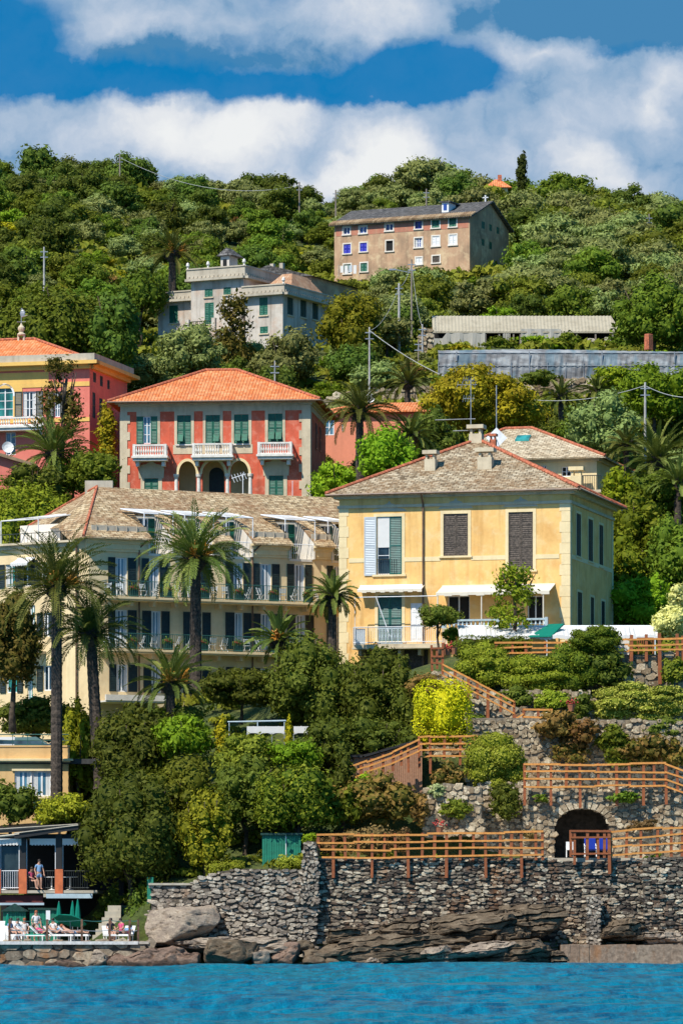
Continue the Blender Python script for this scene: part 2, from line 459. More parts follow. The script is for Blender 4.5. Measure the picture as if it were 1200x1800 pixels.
M['slate']=slate_roof('stone_slate_roof',(.36,.27,.165),(.16,.11,.06),(.58,.49,.34),(.26,.15,.07),.6)
M['slate2']=slate_roof('tan_slate_roof',(.52,.38,.21),(.28,.18,.09),(.68,.54,.34),(.27,.145,.07),.85)
M['slate3']=slate_roof('pale_slate_roof',(.55,.43,.28),(.3,.22,.13),(.7,.6,.42),(.5,.36,.2),.3)
M['darkslate']=slate_roof('dark_slate_roof',(.1,.095,.09),(.05,.05,.05),(.2,.19,.18),(.12,.1,.08),.4)
M['terracotta']=terracotta('terracotta_tiles',(.72,.19,.055),(.5,.12,.04),(.85,.36,.16))
M['terra_old']=terracotta('old_terracotta_tiles',(.5,.26,.14),(.28,.15,.09),(.6,.4,.25))
M['ridge']=plain('ridge_tile_clay',(.52,.15,.07),.8,.3,6)
M['glass']=glass('window_glass');M['skyglass']=glass('bluish_window_glass',(.05,.13,.18),.1,.8)
M['tealglass']=glass('teal_window_glass',(.03,.2,.18),.15,.5)
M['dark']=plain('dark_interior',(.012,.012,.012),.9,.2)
M['curtain']=cloth('white_curtain',(.75,.76,.74))
M['awning']=cloth('white_awning',(.82,.8,.76));M['creamawning']=cloth('cream_awning',(.85,.78,.64))
M['iron']=plain('wrought_iron',(.06,.07,.07),.5,.2,metal=.3)
M['greeniron']=plain('green_iron',(.03,.13,.11),.5,.2)
M['copper']=plain('brown_downpipe',(.16,.09,.05),.5,.25)
M['steel']=plain('galvanised_steel',(.4,.41,.41),.45,.15,metal=.6)
M['polewood']=wood('grey_pole_wood',(.36,.3,.23),(.16,.12,.09))
M['polemetal']=plain('grey_concrete_pole',(.45,.43,.4),.7,.2)
M['fence']=wood('orange_stained_wood',(.9,.4,.08),(.55,.19,.04));M['fencepost']=wood('red_brown_stained_wood',(.42,.12,.03),(.2,.055,.018))
M['bark']=plain('bark',(.1,.07,.045),.95,.4,4,.8)
M['palmbark']=plain('palm_bark',(.085,.062,.045),.95,.4,8,1.0)
M['flower']=plain('red_flowers',(.5,.05,.03),.7,.3,8)
M['pottery']=plain('clay_pot',(.45,.17,.08),.8,.2)
M['dish']=plain('dish_white',(.75,.75,.73),.4,.1)
M['black']=plain('black_paint',(.015,.014,.013),.6,.2)
M['parasol']=cloth('green_parasol_cloth',(.01,.22,.15));M['greenpaint']=plain('green_painted_boards',(.01,.2,.12),.6,.15)
M['wallstone']=stone('pale_rubble_stone',[(.24,.17,.1),(.4,.31,.2),(.54,.43,.28),(.76,.64,.45)],samt=.25)
M['darkstone']=stone('dark_dry_stone',[(.06,.045,.035),(.12,.095,.075),(.22,.175,.13),(.42,.34,.24),(.74,.63,.46)],samt=.5)
M['greystone']=stone('grey_dry_stone',[(.16,.13,.1),(.3,.25,.2),(.44,.37,.28),(.7,.6,.46)],samt=.25)
M['mortar']=plain('lime_mortar',(.27,.22,.155),.95,.3,5,.5)
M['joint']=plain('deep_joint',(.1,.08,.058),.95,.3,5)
# foliage
M['olive']=foliage('olive_leaves',(.125,.165,.085),(.27,.32,.17),.2)
M['oak']=foliage('dark_evergreen_leaves',(.055,.088,.022),(.135,.185,.045),.25)
M['mid']=foliage('mid_green_leaves',(.08,.125,.02),(.18,.24,.045),.28)
M['bright']=foliage('bright_green_leaves',(.13,.21,.015),(.28,.38,.035),.3)
M['yellowg']=foliage('yellow_green_leaves',(.24,.24,.015),(.45,.42,.03),.3,.01)
M['goldtree']=foliage('golden_green_leaves',(.17,.15,.012),(.34,.3,.03),.25,.015,c3=(.12,.09,.01))
M['yellow_bush']=foliage('yellow_leaves',(.36,.36,.015),(.6,.6,.03),.3,.005,c3=(.22,.26,.01))
M['rust']=foliage('rust_brown_leaves',(.13,.075,.04),(.26,.15,.085),.2,.015,c3=(.1,.09,.03))
M['pine']=foliage('pine_needles',(.055,.095,.014),(.13,.18,.03),.15)
M['cypress']=foliage('cypress_needles',(.025,.045,.012),(.06,.09,.025),.1)
M['palm']=foliage('palm_leaflets',(.05,.075,.025),(.17,.19,.075),.15)
M['hedge']=foliage('clipped_hedge_leaves',(.14,.2,.022),(.32,.38,.07),.2,.012)
M['palebush']=foliage('pale_flowering_leaves',(.4,.4,.26),(.62,.6,.42),.2)
M['silver']=foliage('silver_leaves',(.22,.28,.2),(.4,.46,.36),.15)
M['palmfruit']=plain('orange_palm_fruit',(.65,.28,.03),.6,.3,9)
# ---------------------------------------------------------------- sky
def make_world():
 w=bpy.data.worlds.new('World');SC.world=w;w.use_nodes=True
 nt=w.node_tree;nt.nodes.clear()
 out=nd(nt,'ShaderNodeOutputWorld');bg=nd(nt,'ShaderNodeBackground');L_(nt,bg.outputs[0],out.inputs[0])
 g=tc(nt,'Generated')
 sky=nd(nt,'ShaderNodeTexSky',sky_type='NISHITA');sky.sun_disc=False
 sky.sun_elevation=math.radians(50);sky.sun_rotation=SUN_AZ
 sky.air_density=1.0;sky.dust_density=.3;sky.ozone_density=3.0
 # look the sky up a little higher so that the deep blue of the clear day reaches down to the hill
 up=nd(nt,'ShaderNodeVectorMath',operation='ADD');up.inputs[1].default_value=(0,0,.55);L_(nt,g,up.inputs[0])
 nm=nd(nt,'ShaderNodeVectorMath',operation='NORMALIZE');L_(nt,up.outputs[0],nm.inputs[0]);L_(nt,nm.outputs[0],sky.inputs[0])
 hs=nd(nt,'ShaderNodeHueSaturation');hs.inputs['Saturation'].default_value=1.5;hs.inputs['Value'].default_value=1.6;hs.inputs['Hue'].default_value=.487
 L_(nt,sky.outputs[0],hs.inputs['Color'])
 S=nd(nt,'ShaderNodeSeparateXYZ');L_(nt,g,S.inputs[0])
 y=math_(nt,'MAXIMUM',math_(nt,'ABSOLUTE',S.outputs[1]),.15)
 u=math_(nt,'DIVIDE',S.outputs[0],y);v=math_(nt,'DIVIDE',S.outputs[2],y)
 X=math_(nt,'ADD',math_(nt,'MULTIPLY',u,F/100),6.0)           # cloud map: hundreds of photo pixels
 Y=math_(nt,'SUBTRACT',YH/100,math_(nt,'MULTIPLY',v,F/100))
 cb=nd(nt,'ShaderNodeCombineXYZ');L_(nt,X,cb.inputs[0]);L_(nt,Y,cb.inputs[1])
 wob=nd(nt,'ShaderNodeVectorMath',operation='SUBTRACT');L_(nt,noise_(nt,cb.outputs[0],.9,5,.6,out=1),wob.inputs[0]);wob.inputs[1].default_value=(.5,.5,.5)
 ws=nd(nt,'ShaderNodeVectorMath',operation='SCALE');ws.inputs[3].default_value=1.1;L_(nt,wob.outputs[0],ws.inputs[0])
 P=nd(nt,'ShaderNodeVectorMath',operation='ADD');L_(nt,cb.outputs[0],P.inputs[0]);L_(nt,ws.outputs[0],P.inputs[1])
 def blob(cx,cy,rx,ry,soft=1.0):
  mp=nd(nt,'ShaderNodeMapping');mp.inputs['Location'].default_value=(-cx/rx,-cy/ry,0);mp.inputs['Scale'].default_value=(1/rx,1/ry,0)
  L_(nt,P.outputs[0],mp.inputs[0])
  ln=nd(nt,'ShaderNodeVectorMath',operation='LENGTH');L_(nt,mp.outputs[0],ln.inputs[0])
  return math_(nt,'SUBTRACT',1.0,ln.outputs['Value'],True)
 def total(bl,base=None):
  acc=base
  for b in bl:
   x=math_(nt,'MULTIPLY',blob(*b[:4]),b[4]);acc=x if acc is None else math_(nt,'ADD',acc,x)
  return acc
 base=math_(nt,'SUBTRACT',math_(nt,'MULTIPLY',noise_(nt,mapping(nt,cb.outputs[0],(.8,1.3,1)),.6,5,.52),1.4),.48)
 dens=total([(2.6,.3,3.4,1.2,1.7),(6.8,.3,2.4,1.5,1.6),(9.4,.9,1.6,1.0,1.2),(3.2,2.5,4.8,1.2,2.3),(.3,2.7,1.8,1.1,1.6),(11.0,2.3,4.2,2.2,2.6),
     (8.6,2.6,2.8,1.3,1.6),(6.9,2.8,2.0,1.1,1.6),(11.0,.1,3.4,.8,1.6),(5.2,1.1,1.6,.6,.6),(6,3.6,8,.9,1.2),
     (.1,.9,1.7,1.4,-1.7),(2.2,1.35,2.6,.5,-1.2),(7.7,1.35,2.3,.8,-2.6),(5.0,1.55,1.8,.45,-1.3),(10.6,.85,1.4,.3,-1.2)],base)
 # clouds thinned high overhead, out of view, to lower the ambient light
 dens=math_(nt,'SUBTRACT',dens,math_(nt,'MULTIPLY',ramp(nt,S.outputs[2],[(.28,0.0),(.6,1.0)]),.55))
 d=ramp(nt,dens,[(-0.0,0.06),(.2,.22),(.5,.52),(1,.92)])
 br=total([(3.0,2.3,3.4,.8,.6),(4.2,2.5,1.9,.7,.5),(6.8,2.8,1.3,.8,1.0),(10.2,2.9,.9,.6,.6),(5.4,3.2,2.6,.5,.6),(10.9,3.3,1.8,.4,.45),(2.6,.4,2.0,.5,.3),(6.4,.1,1.8,.7,.45),(11.8,1.3,.6,.6,.45),(11.5,1.9,.4,.4,.35),(9.5,.95,1.0,.45,.5),
    (4.6,2.0,2.4,.4,.3),(3.8,1.0,4,.5,-.35),(10.8,0.3,3,.7,-.8),(9.4,2.3,3.0,1.2,.2)],
    math_(nt,'SUBTRACT',math_(nt,'MULTIPLY',noise_(nt,P.outputs[0],.8,6,.55),1.1),.34))
 cc=ramp(nt,br,[(0,s2l(70,128,172)),(.18,s2l(140,168,196)),(.45,s2l(182,195,212)),(.75,s2l(222,224,227)),(1,s2l(236,236,234))])
 K=.1
 cs=nd(nt,'ShaderNodeVectorMath',operation='SCALE');cs.inputs[3].default_value=1/K;L_(nt,cc,cs.inputs[0])
 c=mixc(nt,d,hs.outputs[0],cs.outputs[0])
 L_(nt,c,bg.inputs[0]);bg.inputs[1].default_value=K
SUN_DIR=Vector((-.60,-.80,0)).normalized()*math.cos(math.radians(50))+Vector((0,0,math.sin(math.radians(50))))
SUN_AZ=math.atan2(SUN_DIR.x,SUN_DIR.y)
make_world()
sl=bpy.data.lights.new('sun','SUN');sl.energy=5.0;sl.angle=math.radians(.5);sl.color=(1,.94,.84)
so=bpy.data.objects.new('sun',sl);COL.objects.link(so);so.location=(-60,100,160)
so.rotation_euler=SUN_DIR.to_track_quat('Z','Y').to_euler()
cam=bpy.data.cameras.new('camera');co=bpy.data.objects.new('camera',cam);COL.objects.link(co)
co.location=(0,0,HC);co.rotation_euler=(math.radians(90),0,0)
cam.sensor_fit='VERTICAL';cam.sensor_height=36;cam.lens=F/1800*36
cam.shift_y=(YH - 900)/1800;cam.clip_start=1;cam.clip_end=6000
SC.camera=co
SC.view_settings.view_transform='Standard';SC.view_settings.look='None'
SC.view_settings.exposure=.16;SC.view_settings.gamma=1
SC.render.resolution_x=682;SC.render.resolution_y=1024
# ---------------------------------------------------------------- terrain
PXC=[-400,0,150,300,450,540,600,740,830,950,1100,1200,1600]
ROWS=[  # Y , ground height for each column above
 (246,[-3]*13),
 (251.4,[-1,-1,-1,-1,-1,-1,-1,-1,-1,-1,-1,-1,-1]),
 (252.2,[.8,.8,.8,-.8,-.8,-.8,-.8,-.8,-.8,-.8,-.8,-.8,-.8]),
 (254.4,[1.1,1.1,1.1,-1.6,-1.6,-1.6,-1.6,-1.6,-1.6,-1.6,-1.6,-1.6,-1.6]),
 (255.4,[1.1,1.1,1.1,4.4,5.2,5.7,5.9,5.95,5.95,5.95,5.95,5.95,5.95]),
 (260.8,[1.2,1.2,1.2,6,6.5,6.6,7.2,6.05,6.05,6.05,6.05,6.05,6.1]),
 (262.2,[1.3,1.3,1.3,7,7.5,8.5,8.6,9.5,9.6,5.9,5.9,5.9,5.9]),
 (264.0,[2,2,2.5,8,8.4,9.5,9.8,10.2,9.8,5.9,5.9,5.9,5.9]),
 (264.5,[2.3,2.3,2.8,8.3,8.6,9.8,10,10.4,9.8,9.6,9.6,9.6,9.6]),
 (266,[3,3,4,9,9.4,10.5,10.8,11.0,9.9,9.9,9.9,9.9,10]),
 (267.6,[5,5,7,10.5,10.6,12,12.5,12.4,12.4,13.4,13.6,13.6,13.6]),
 (269.9,[8.6,8.6,8.6,11,11.4,12.9,13.4,15.2,15.6,13.9,13.9,13.9,14]),
 (270.7,[9.2,9.2,9.2,11.4,11.8,13.2,14.0,16.2,16.2,16.2,15.3,15.2,15.2]),
 (272.6,[10.6,10.6,10.6,12,12.6,13.8,14.8,17.0,17.2,16.9,16.0,16,16]),
 (273.5,[12.0,12.0,11.8,12.6,13.4,14.8,16.2,17.9,18.7,18.7,18.6,18.6,18.6]),
 (274.6,[12.2,12.2,12.0,12.8,13.6,15,16.4,18.1,18.9,18.9,18.8,18.8,18.8]),
 (284,[12.6,12.6,13.5,15.5,17,18,18.2,18.4,19.3,19.4,19.4,19.4,19.4]),
 (300,[18,18,18,18,19,19.5,19.5,19.6,20.5,21,21,21,21]),
 (318,[27,27,28,28,28,28,27,27,28,27.5,28,28,28]),
 (330,[32,32,32.5,33,33,33,32.5,32,32,32,33,33,34]),
 (350,[36,36,36,36,36,36,37,38,38,38.5,39,39,40]),
 (372,[44,43.5,43,43.5,44,44.5,45,45.5,46,46,46,46,47]),
 (376,[46,45,44.5,45,45.5,46,46.5,48,48.2,48.2,48.2,48.2,49]),
 (396,[54,52,51.8,52.3,52.5,52,52,52.6,53,53,53,53,54]),
 (402,[56,54,54,54,54,53.6,53.5,54,54.2,54.2,54.4,55,56]),
 (430,[62,60,60,59,58,58.5,58.5,60,61,62,62,62,62]),
 (465,[71,70,70,68,67,67,67.5,68,69,69.5,70,70,69]),
 (480,[75,74,74,72,71,70,70.5,71.2,72,73,73,73,72]),
 (500,[80,79,79,76,75,74,74,75,76,77,77,76,75]),
 (560,[94,93.6,94,92.6,91.5,90.5,90,92.8,93,91.4,90.5,87,84]),
 (600,[98,98,98,96,95,94,93,94.5,95,93,92,89,86]),
 (700,[90]*13),
 (1000,[60]*13),
]
_RY=[r[0] for r in ROWS];_RZ=np.array([r[1] for r in ROWS],float)
def ground(x,y):
 px=600+x/max(y,1)*F
 if y<=_RY[0]: return -3.0
 if y>=_RY[-1]: return 60.0
 i=int(np.searchsorted(_RY,y)) - 1
 t=(y - _RY[i])/(_RY[i+1] - _RY[i])
 a=np.interp(px,PXC,_RZ[i]);b=np.interp(px,PXC,_RZ[i+1])
 z=a+(b - a)*t
 if y>262: z+=.35*mnoise.noise(Vector((x*.25,y*.25,0)))*min(1,(y - 262)/20)
 return float(z)
def soil_mat():
 m,nt,b=new_mat('hillside_soil');v=tc(nt)
 n=noise_(nt,v,.35,8,.65);n2=noise_(nt,v,3,6,.7)
 c=ramp(nt,n,[(.3,(.05,.085,.012)),(.5,(.09,.12,.02)),(.62,(.15,.16,.03)),(.75,(.22,.17,.08))])
 c=mixc(nt,ramp(nt,n2,[(.4,.6),(.6,0.0)]),c,(.03,.045,.01))
 L_(nt,c,b.inputs['Base Color']);b.inputs['Roughness'].default_value=.95
 bump(nt,b,n2,1.0,.3)
 return m
def terrain():
 ys=list(np.arange(246,290,.4))+list(np.arange(290,420,2.0))+list(np.arange(420,720,4.0))+[760,850,1000,1500,3000]
 us=np.concatenate([[-3000,-1500,-700],np.arange(-300,1501,12),[1900,2700,4200]])
 V=[];
 for y in ys:
  for u in us:
   x=(u - 600)/F*y;V.append((x,y,ground(x,y)))
 n=len(us);Fc=[]
 for j in range(len(ys) - 1):
  for i in range(n - 1):
   a=j*n+i;Fc.append((a,a+1,a+n+1,a+n))
 me=soup('hillside',np.array(V),np.array(Fc),soil_mat())
 me.polygons.foreach_set('use_smooth',[True]*len(me.polygons))
 tag(link('hillside',me),kind='structure')
terrain()
def sea():
 m,nt,b=new_mat('sea_water');v=tc(nt)
 a=noise_(nt,mapping(nt,v,(1.6,.3,1)),1.0,9,.74)
 a2=noise_(nt,mapping(nt,v,(3.5,.8,1)),1.0,6,.7)
 c=mixc(nt,ramp(nt,a,[(.38,0.0),(.62,1.0)]),(0.0,.1,.2),(.0,.3,.46))  # light and dark of the ripples put into the base colour
 c=mixc(nt,ramp(nt,noise_(nt,mapping(nt,v,(.12,.03,1)),1,5),[(.42,0.0),(.7,.5)]),c,(.0,.3,.36))
 L_(nt,c,b.inputs['Base Color']);b.inputs['Roughness'].default_value=.22
 b.inputs['Specular IOR Level'].default_value=.22
 bump(nt,b,math_(nt,'ADD',a,math_(nt,'MULTIPLY',a2,.4)),1.0,.5)
 xs=np.concatenate([[-900,-300,-120,-70],np.arange(-40,40.1,.4),[70,120,300,900]]);ys=np.concatenate([[-50,40,80],np.arange(100,253.6,.3)])
 X,Yg=np.meshgrid(xs,ys);Z=np.zeros_like(X);rg=np.random.default_rng(8)
 for k in range(26):
  wl=.9*1.17**k*.6;th=rg.normal()*.55+1.45;kx,ky=math.cos(th)*6.283/wl,math.sin(th)*6.283/wl
  Z+=.012*wl**.62*np.sin(kx*X+ky*Yg+rg.random()*6.28+.8*np.sin(X*.21+k)+.6*np.sin(Yg*.17+2*k))
 Z=np.clip(Z,-.3,.3)*np.clip((Yg - 90)/20,0,1)*np.clip((50 - abs(X))/12,0,1);n=len(xs)
 V=np.stack([X.ravel(),Yg.ravel(),Z.ravel()],1);I=np.arange(len(V)).reshape(X.shape)
 Fq=np.stack([I[:-1,:-1].ravel(),I[:-1,1:].ravel(),I[1:,1:].ravel(),I[1:,:-1].ravel()],1)
 me=soup('sea',V,Fq,m);me.polygons.foreach_set('use_smooth',[True]*len(me.polygons))
 tag(link('sea',me),kind='structure')
sea()
# ---------------------------------------------------------------- vegetation
def unit_ico():
 import bmesh
 out={}
 for sub in (1,2):
  bm=bmesh.new();bmesh.ops.create_icosphere(bm,subdivisions=sub,radius=1)
  V=np.array([v.co[:] for v in bm.verts]);Fc=np.array([[v.index for v in f.verts] for f in bm.faces]);bm.free()
  out[sub]=(V,Fc)
 return out
ICO=unit_ico()
def crown_mesh(name,lumps,leaf=.3,dens=1.3,seed=0,mat=None,flat=.5,core=.8,thick=.24,aspect=.55,up=.25,sub=1,boxy=False):
 """foliage: leaf-sized quads scattered through the outer shell of overlapping lumps, over a leafy core"""
 rg=np.random.default_rng(seed)
 LP=np.array(lumps,float)
 PV=[];PN=[]
 for i,(cx,cy,cz,rx,ry,rz) in enumerate(LP):
  area=4*math.pi*((rx*ry)**1.6/3+(rx*rz)**1.6/3+(ry*rz)**1.6/3)**(1/1.6)
  n=int(area*dens/(leaf*leaf*aspect*2)*.5)+6
  d=rg.normal(size=(n,3));d/=np.linalg.norm(d,axis=1)[:,None]
  if boxy: d4=d/((abs(d)**5).sum(1)**.2)[:,None]
  else: d4=d
  ph=rg.random(6)*6.28
  A_=.03 if thick<.1 else .16
  w=1+A_*np.sin(d[:,0]*6+ph[0])*np.sin(d[:,1]*6+ph[1])+A_*np.sin(d[:,2]*7+ph[2])*np.sin(d[:,0]*8+ph[3])
  rr=w*(1+rg.normal(size=n)*thick*.6 - thick*.3)
  p=np.array([cx,cy,cz])+d4*rr[:,None]*np.array([rx,ry,rz])
  nn=d/np.array([rx,ry,rz]);nn/=np.linalg.norm(nn,axis=1)[:,None]
  keep=np.ones(n,bool)
  for j,(ax,ay,az,bx,by,bz) in enumerate(LP):
   if j==i: continue
   q=((p[:,0] - ax)/bx)**2+((p[:,1] - ay)/by)**2+((p[:,2] - az)/bz)**2
   keep &=q>(core*.9)**2
  PV.append(p[keep]);PN.append(nn[keep])
 P=np.concatenate(PV);N=np.concatenate(PN);n=len(P)
 N=N+rg.normal(size=(n,3))*flat+np.array([0,0,up]);N/=np.linalg.norm(N,axis=1)[:,None]
 R=rg.normal(size=(n,3));T=np.cross(N,R);T/=np.linalg.norm(T,axis=1)[:,None];B=np.cross(N,T)
 s=leaf*(.45+1.1*rg.random(n)**1.5)[:,None]
 V=np.stack([P - T*s,P - B*s*aspect,P+T*s,P+B*s*aspect],1).reshape(-1,3)
 Fq=np.arange(n*4).reshape(-1,4)
 rnd=np.clip(rg.random(n)*.8+.2*np.repeat(rg.random(1),n),0,1)
 # core triangles as degenerate-free quads list -> append as separate triangles
 cv=[];cf=[];off=len(V)
 IV,IF=ICO[sub]
 for (cx,cy,cz,rx,ry,rz) in LP:
  k=core*(1+.08*rg.normal(size=len(IV)))
  cv.append(IV*k[:,None]*np.array([rx,ry,rz])+np.array([cx,cy,cz]));cf.append(IF+off);off+=len(IV)
 me=bpy.data.meshes.new(name)
 AV=np.concatenate([V]+cv);CF=np.concatenate(cf)
 me.vertices.add(len(AV));me.vertices.foreach_set('co',AV.astype(np.float32).ravel())
 lv=np.concatenate([Fq.ravel(),CF.ravel()]).astype(np.int32)
 lt=np.concatenate([np.full(n,4),np.full(len(CF),3)]).astype(np.int32)
 ls=np.concatenate([[0],np.cumsum(lt)[:-1]]).astype(np.int32)
 me.loops.add(len(lv));me.loops.foreach_set('vertex_index',lv)
 me.polygons.add(len(lt));me.polygons.foreach_set('loop_start',ls);me.polygons.foreach_set('loop_total',lt)
 me.update(calc_edges=True)
 a=me.attributes.new('rnd','FLOAT','FACE');a.data.foreach_set('value',np.concatenate([rnd,np.zeros(len(CF))]).astype(np.float32))
 if mat: me.materials.append(mat)
 return me
def lumps_tree(rx,ry,rz,cz,n,rg,lr=.42,flatbase=.5):
 L=[(0,0,cz,rx*.58,ry*.58,rz*.62)]
 for k in range(n):
  t=2.399963*k+rg.random()*.7
  h=-1+2*(k+.5)/n
  h=max(-flatbase,h)+rg.normal()*.08
  q=math.sqrt(max(0,1 - h*h))*(.56+.3*rg.random())
  s=lr*(.5+.85*rg.random())
  L.append((math.cos(t)*q*rx,math.sin(t)*q*ry,cz+h*rz*(.6+.2*rg.random()),rx*s,ry*s,rz*s*(.65+.4*rg.random())))
 return L
def trunk_mesh(h,r,rg,limbs=5,spread=1.5,top=None,lean=0):
 m=MB();top=top or h
 k=5;pts=[];rs=[]
 dx,dy=rg.normal()*.04*h+lean,rg.normal()*.04*h
 for i in range(k+1):
  t=i/k;pts.append((dx*t+rg.normal()*r*.3,dy*t+rg.normal()*r*.3,h*t - .4*(i==0)));rs.append(r*(1 - .55*t)*(1.3 if i==0 else 1))
 m.path(pts,rs,7)
 for j in range(limbs):
  a=2*math.pi*j/max(limbs,1)+rg.random();t=.55+.4*rg.random()
  b=Vector((dx*t,dy*t,h*t));e=b+Vector((math.cos(a)*spread*(.6+.5*rg.random()),math.sin(a)*spread*(.6+.5*rg.random()),(top - h*t)*(.5+.45*rg.random())+.4))
  mid=(b+e)/2+Vector((math.cos(a)*.15,math.sin(a)*.15,-.12*spread))
  m.path([b,mid,e],[r*.5,r*.34,r*.12],5)
 return m.mesh('trunk',True)
def tree(name,label,cat,loc,h,w,mat,seed,kind='round',leaf=.24,group=None,trunkh=.25,n=14,dens=1.25,lean=0,lr=.42,d=None,**kw):
 """h total height, w crown width"""
 rg=np.random.default_rng(seed)
 t=thing(name,label,cat,loc,0,group)
 R=w/2;D=(d or w)/2;ch=h*(1 - trunkh)
 if kind=='round':
  L=lumps_tree(R,D,ch/2,h - ch/2,n,rg,lr)
 elif kind=='umbrella':
  L=[]
  for k in range(n):
   a=2.4*k+rg.random()*.5;q=math.sqrt((k+.5)/n)*.8
   L.append((math.cos(a)*q*R,math.sin(a)*q*D,h - ch*.55 - ch*.28*q*q+rg.normal()*ch*.04,R*.3,D*.3,ch*.38))
 elif kind=='column':
  L=[]
  for k in range(n):
   f=k/(n - 1);ww=math.sin(math.pi*min(.93,.16+.8*f))**.6
   a=rg.random()*6.28
   L.append((math.cos(a)*R*.22,math.sin(a)*D*.22,h*trunkh+ch*(.06+.86*f),R*.8*ww,D*.8*ww,ch/n*1.5))
 elif kind=='cone':
  L=[]
  for k in range(n):
   f=k/(n - 1);ww=1 - .8*f
   a=2.4*k
   L.append((math.cos(a)*R*.35*ww,math.sin(a)*D*.35*ww,h*trunkh+ch*(.1+.82*f),R*.65*ww,D*.65*ww,ch/n*1.7))
 elif kind=='sparse':
  L=[]
  for k in range(n):
   f=rg.random();a=rg.random()*6.28;q=(.35+.55*rg.random())*(1.1 - .5*f)
   L.append((math.cos(a)*q*R,math.sin(a)*q*D,h*trunkh+ch*(.1+.82*f),R*lr*.7,D*lr*.7,ch*.07))
  kw=dict(kw,core=.2,thick=.7);dens*=.55
 link('crown',crown_mesh('crown',L,leaf,dens,seed,mat,**kw),None,t)
 link('trunk',trunk_mesh(h*trunkh+ch*(.75 if kind in ('sparse','cone','column') else .35),max(.07,h*.022+w*.008),rg,6 if kind !='column' else 0,R*.7,h*.85,lean),M['bark'],t)
 return t
def tpx(name,label,cat,px,top,bot,wpx,Y,mat,seed,**kw):
 """tree / bush from photo measurements: stands on the ground at depth Y unless bot given (row of its foot)"""
 s=Y/F;x=(px - 600)*s
 zt=HC+(YH - top)*s;zb=HC+(YH - bot)*s
 return tree(name,label,cat,(x,Y,zb),zt - zb,wpx*s,M[mat],seed,**kw)
def bush(name,label,px,top,bot,wpx,Y,mat,seed,leaf=.13,n=9,boxy=False,cat='bush',group=None,d=None,dens=1.35,lr=.45,**kw):
 """low shrub or clipped hedge: one mesh of leaves, foot at row bot"""
 rg=np.random.default_rng(seed);s=Y/F
 x=(px - 600)*s;zt=HC+(YH - top)*s;zb=HC+(YH - bot)*s;h=zt - zb;W=wpx*s;D=d or min(W,2.2)
 if boxy:
  nx=max(1,int(round(W/(h*.9))));kw['boxy']=True
  L=[(-W/2+W*(k+.5)/nx+rg.normal()*.03,rg.normal()*.05,h*.5+rg.normal()*.03,W/nx*.56,D*.5,h*(.49+.02*rg.random())) for k in range(nx)]
  L+=[(rg.uniform(-.4,.4)*W,-D*.3,h*rg.uniform(.3,.75),W*.16,D*.25,h*.2) for k in range(5)]
 else:
  L=lumps_tree(W/2,D/2,h/2,h/2,n,rg,lr,1.0)
 o=link(name,crown_mesh(name,L,leaf,dens,seed,M[mat],**kw),None,None,(x,Y,zb))
 return tag(o,label,cat,group)
# ---- palms
def frond_arrays(L,droop,rise,rg,leaflet=.5,nl=30,width=.05,tw=0,vee=.7):
 """one feather frond along +x"""
 n=14;pts=[];ang=rise;p=np.zeros(3)
 step=L/n
 for i in range(n+1):
  pts.append(p.copy());ang_i=ang - droop*(i/n)**1.25
  p=p+np.array([math.cos(ang_i),0,math.sin(ang_i)])*step
 pts=np.array(pts);V=[];Fc=[]
 side=np.array([0,1,0.0])
 # rachis: a thin triangular strip
 for i in range(n):
  a,b=pts[i],pts[i+1];w=.045*(1 - i/n)+.012
  k=len(V);V+=[a - side*w,a+side*w,b+side*w*.85,b - side*w*.85];Fc.append((k,k+1,k+2,k+3))
 for j in range(nl):
  t=.08+.92*j/(nl - 1);f=t*n;i=min(n - 1,int(f));q=f - i
  c=pts[i]*(1 - q)+pts[i+1]*q;dr=pts[i+1] - pts[i];dr=dr/np.linalg.norm(dr)
  up=np.cross(dr,side);up=-up if up[2]<0 else up
  l=leaflet*(math.sin(math.pi*min(.97,.12+t*.8))**.7)*(.85+.3*rg.random())
  for s in (-1,1):
   d=side*s*.8+dr*.65+up*(vee*.5)+rg.normal(size=3)*.06;d/=np.linalg.norm(d)
   w=dr*width*1.2
   m=c+d*l*.55;e=c+d*l+np.array([0,0,-.1*l])
   k=len(V);V+=[c - w*.6,m - w,e,m+w];Fc.append((k,k+1,k+2,k+3))
 return np.array(V),np.array(Fc)
def palm_crown_mesh(R,nf,seed,mat,droop=1.6,skirt=True,leaflet=.55,nl=30):
 rg=np.random.default_rng(seed);VV=[];FF=[];off=0;RR=[]
 for k in range(nf):
  f=k/nf
  rise=1.5 - 1.75*f**.9+rg.normal()*.08
  dr=droop*(.5+.4*rg.random())*(.75+.4*f)
  L=R*(1.25+.14*rg.normal()*.5)
  V,Fc=frond_arrays(L,dr,rise,rg,leaflet,nl)
  a=2.399963*k+rg.normal()*.12;c,s=math.cos(a),math.sin(a)
  tw=rg.normal()*.3
  y,z=V[:,1].copy(),V[:,2].copy();V[:,1]=y*math.cos(tw) - 0*z;V[:,2]=z+y*math.sin(tw)
  X=V[:,0]*c - V[:,1]*s+c*.12;Yv=V[:,0]*s+V[:,1]*c+s*.12
  V=np.stack([X,Yv,V[:,2]],1)
  VV.append(V);FF.append(Fc+off);off+=len(V);RR.append(np.full(len(Fc),rg.random()))
 return soup('fronds',np.concatenate(VV),np.concatenate(FF),mat,np.concatenate(RR))
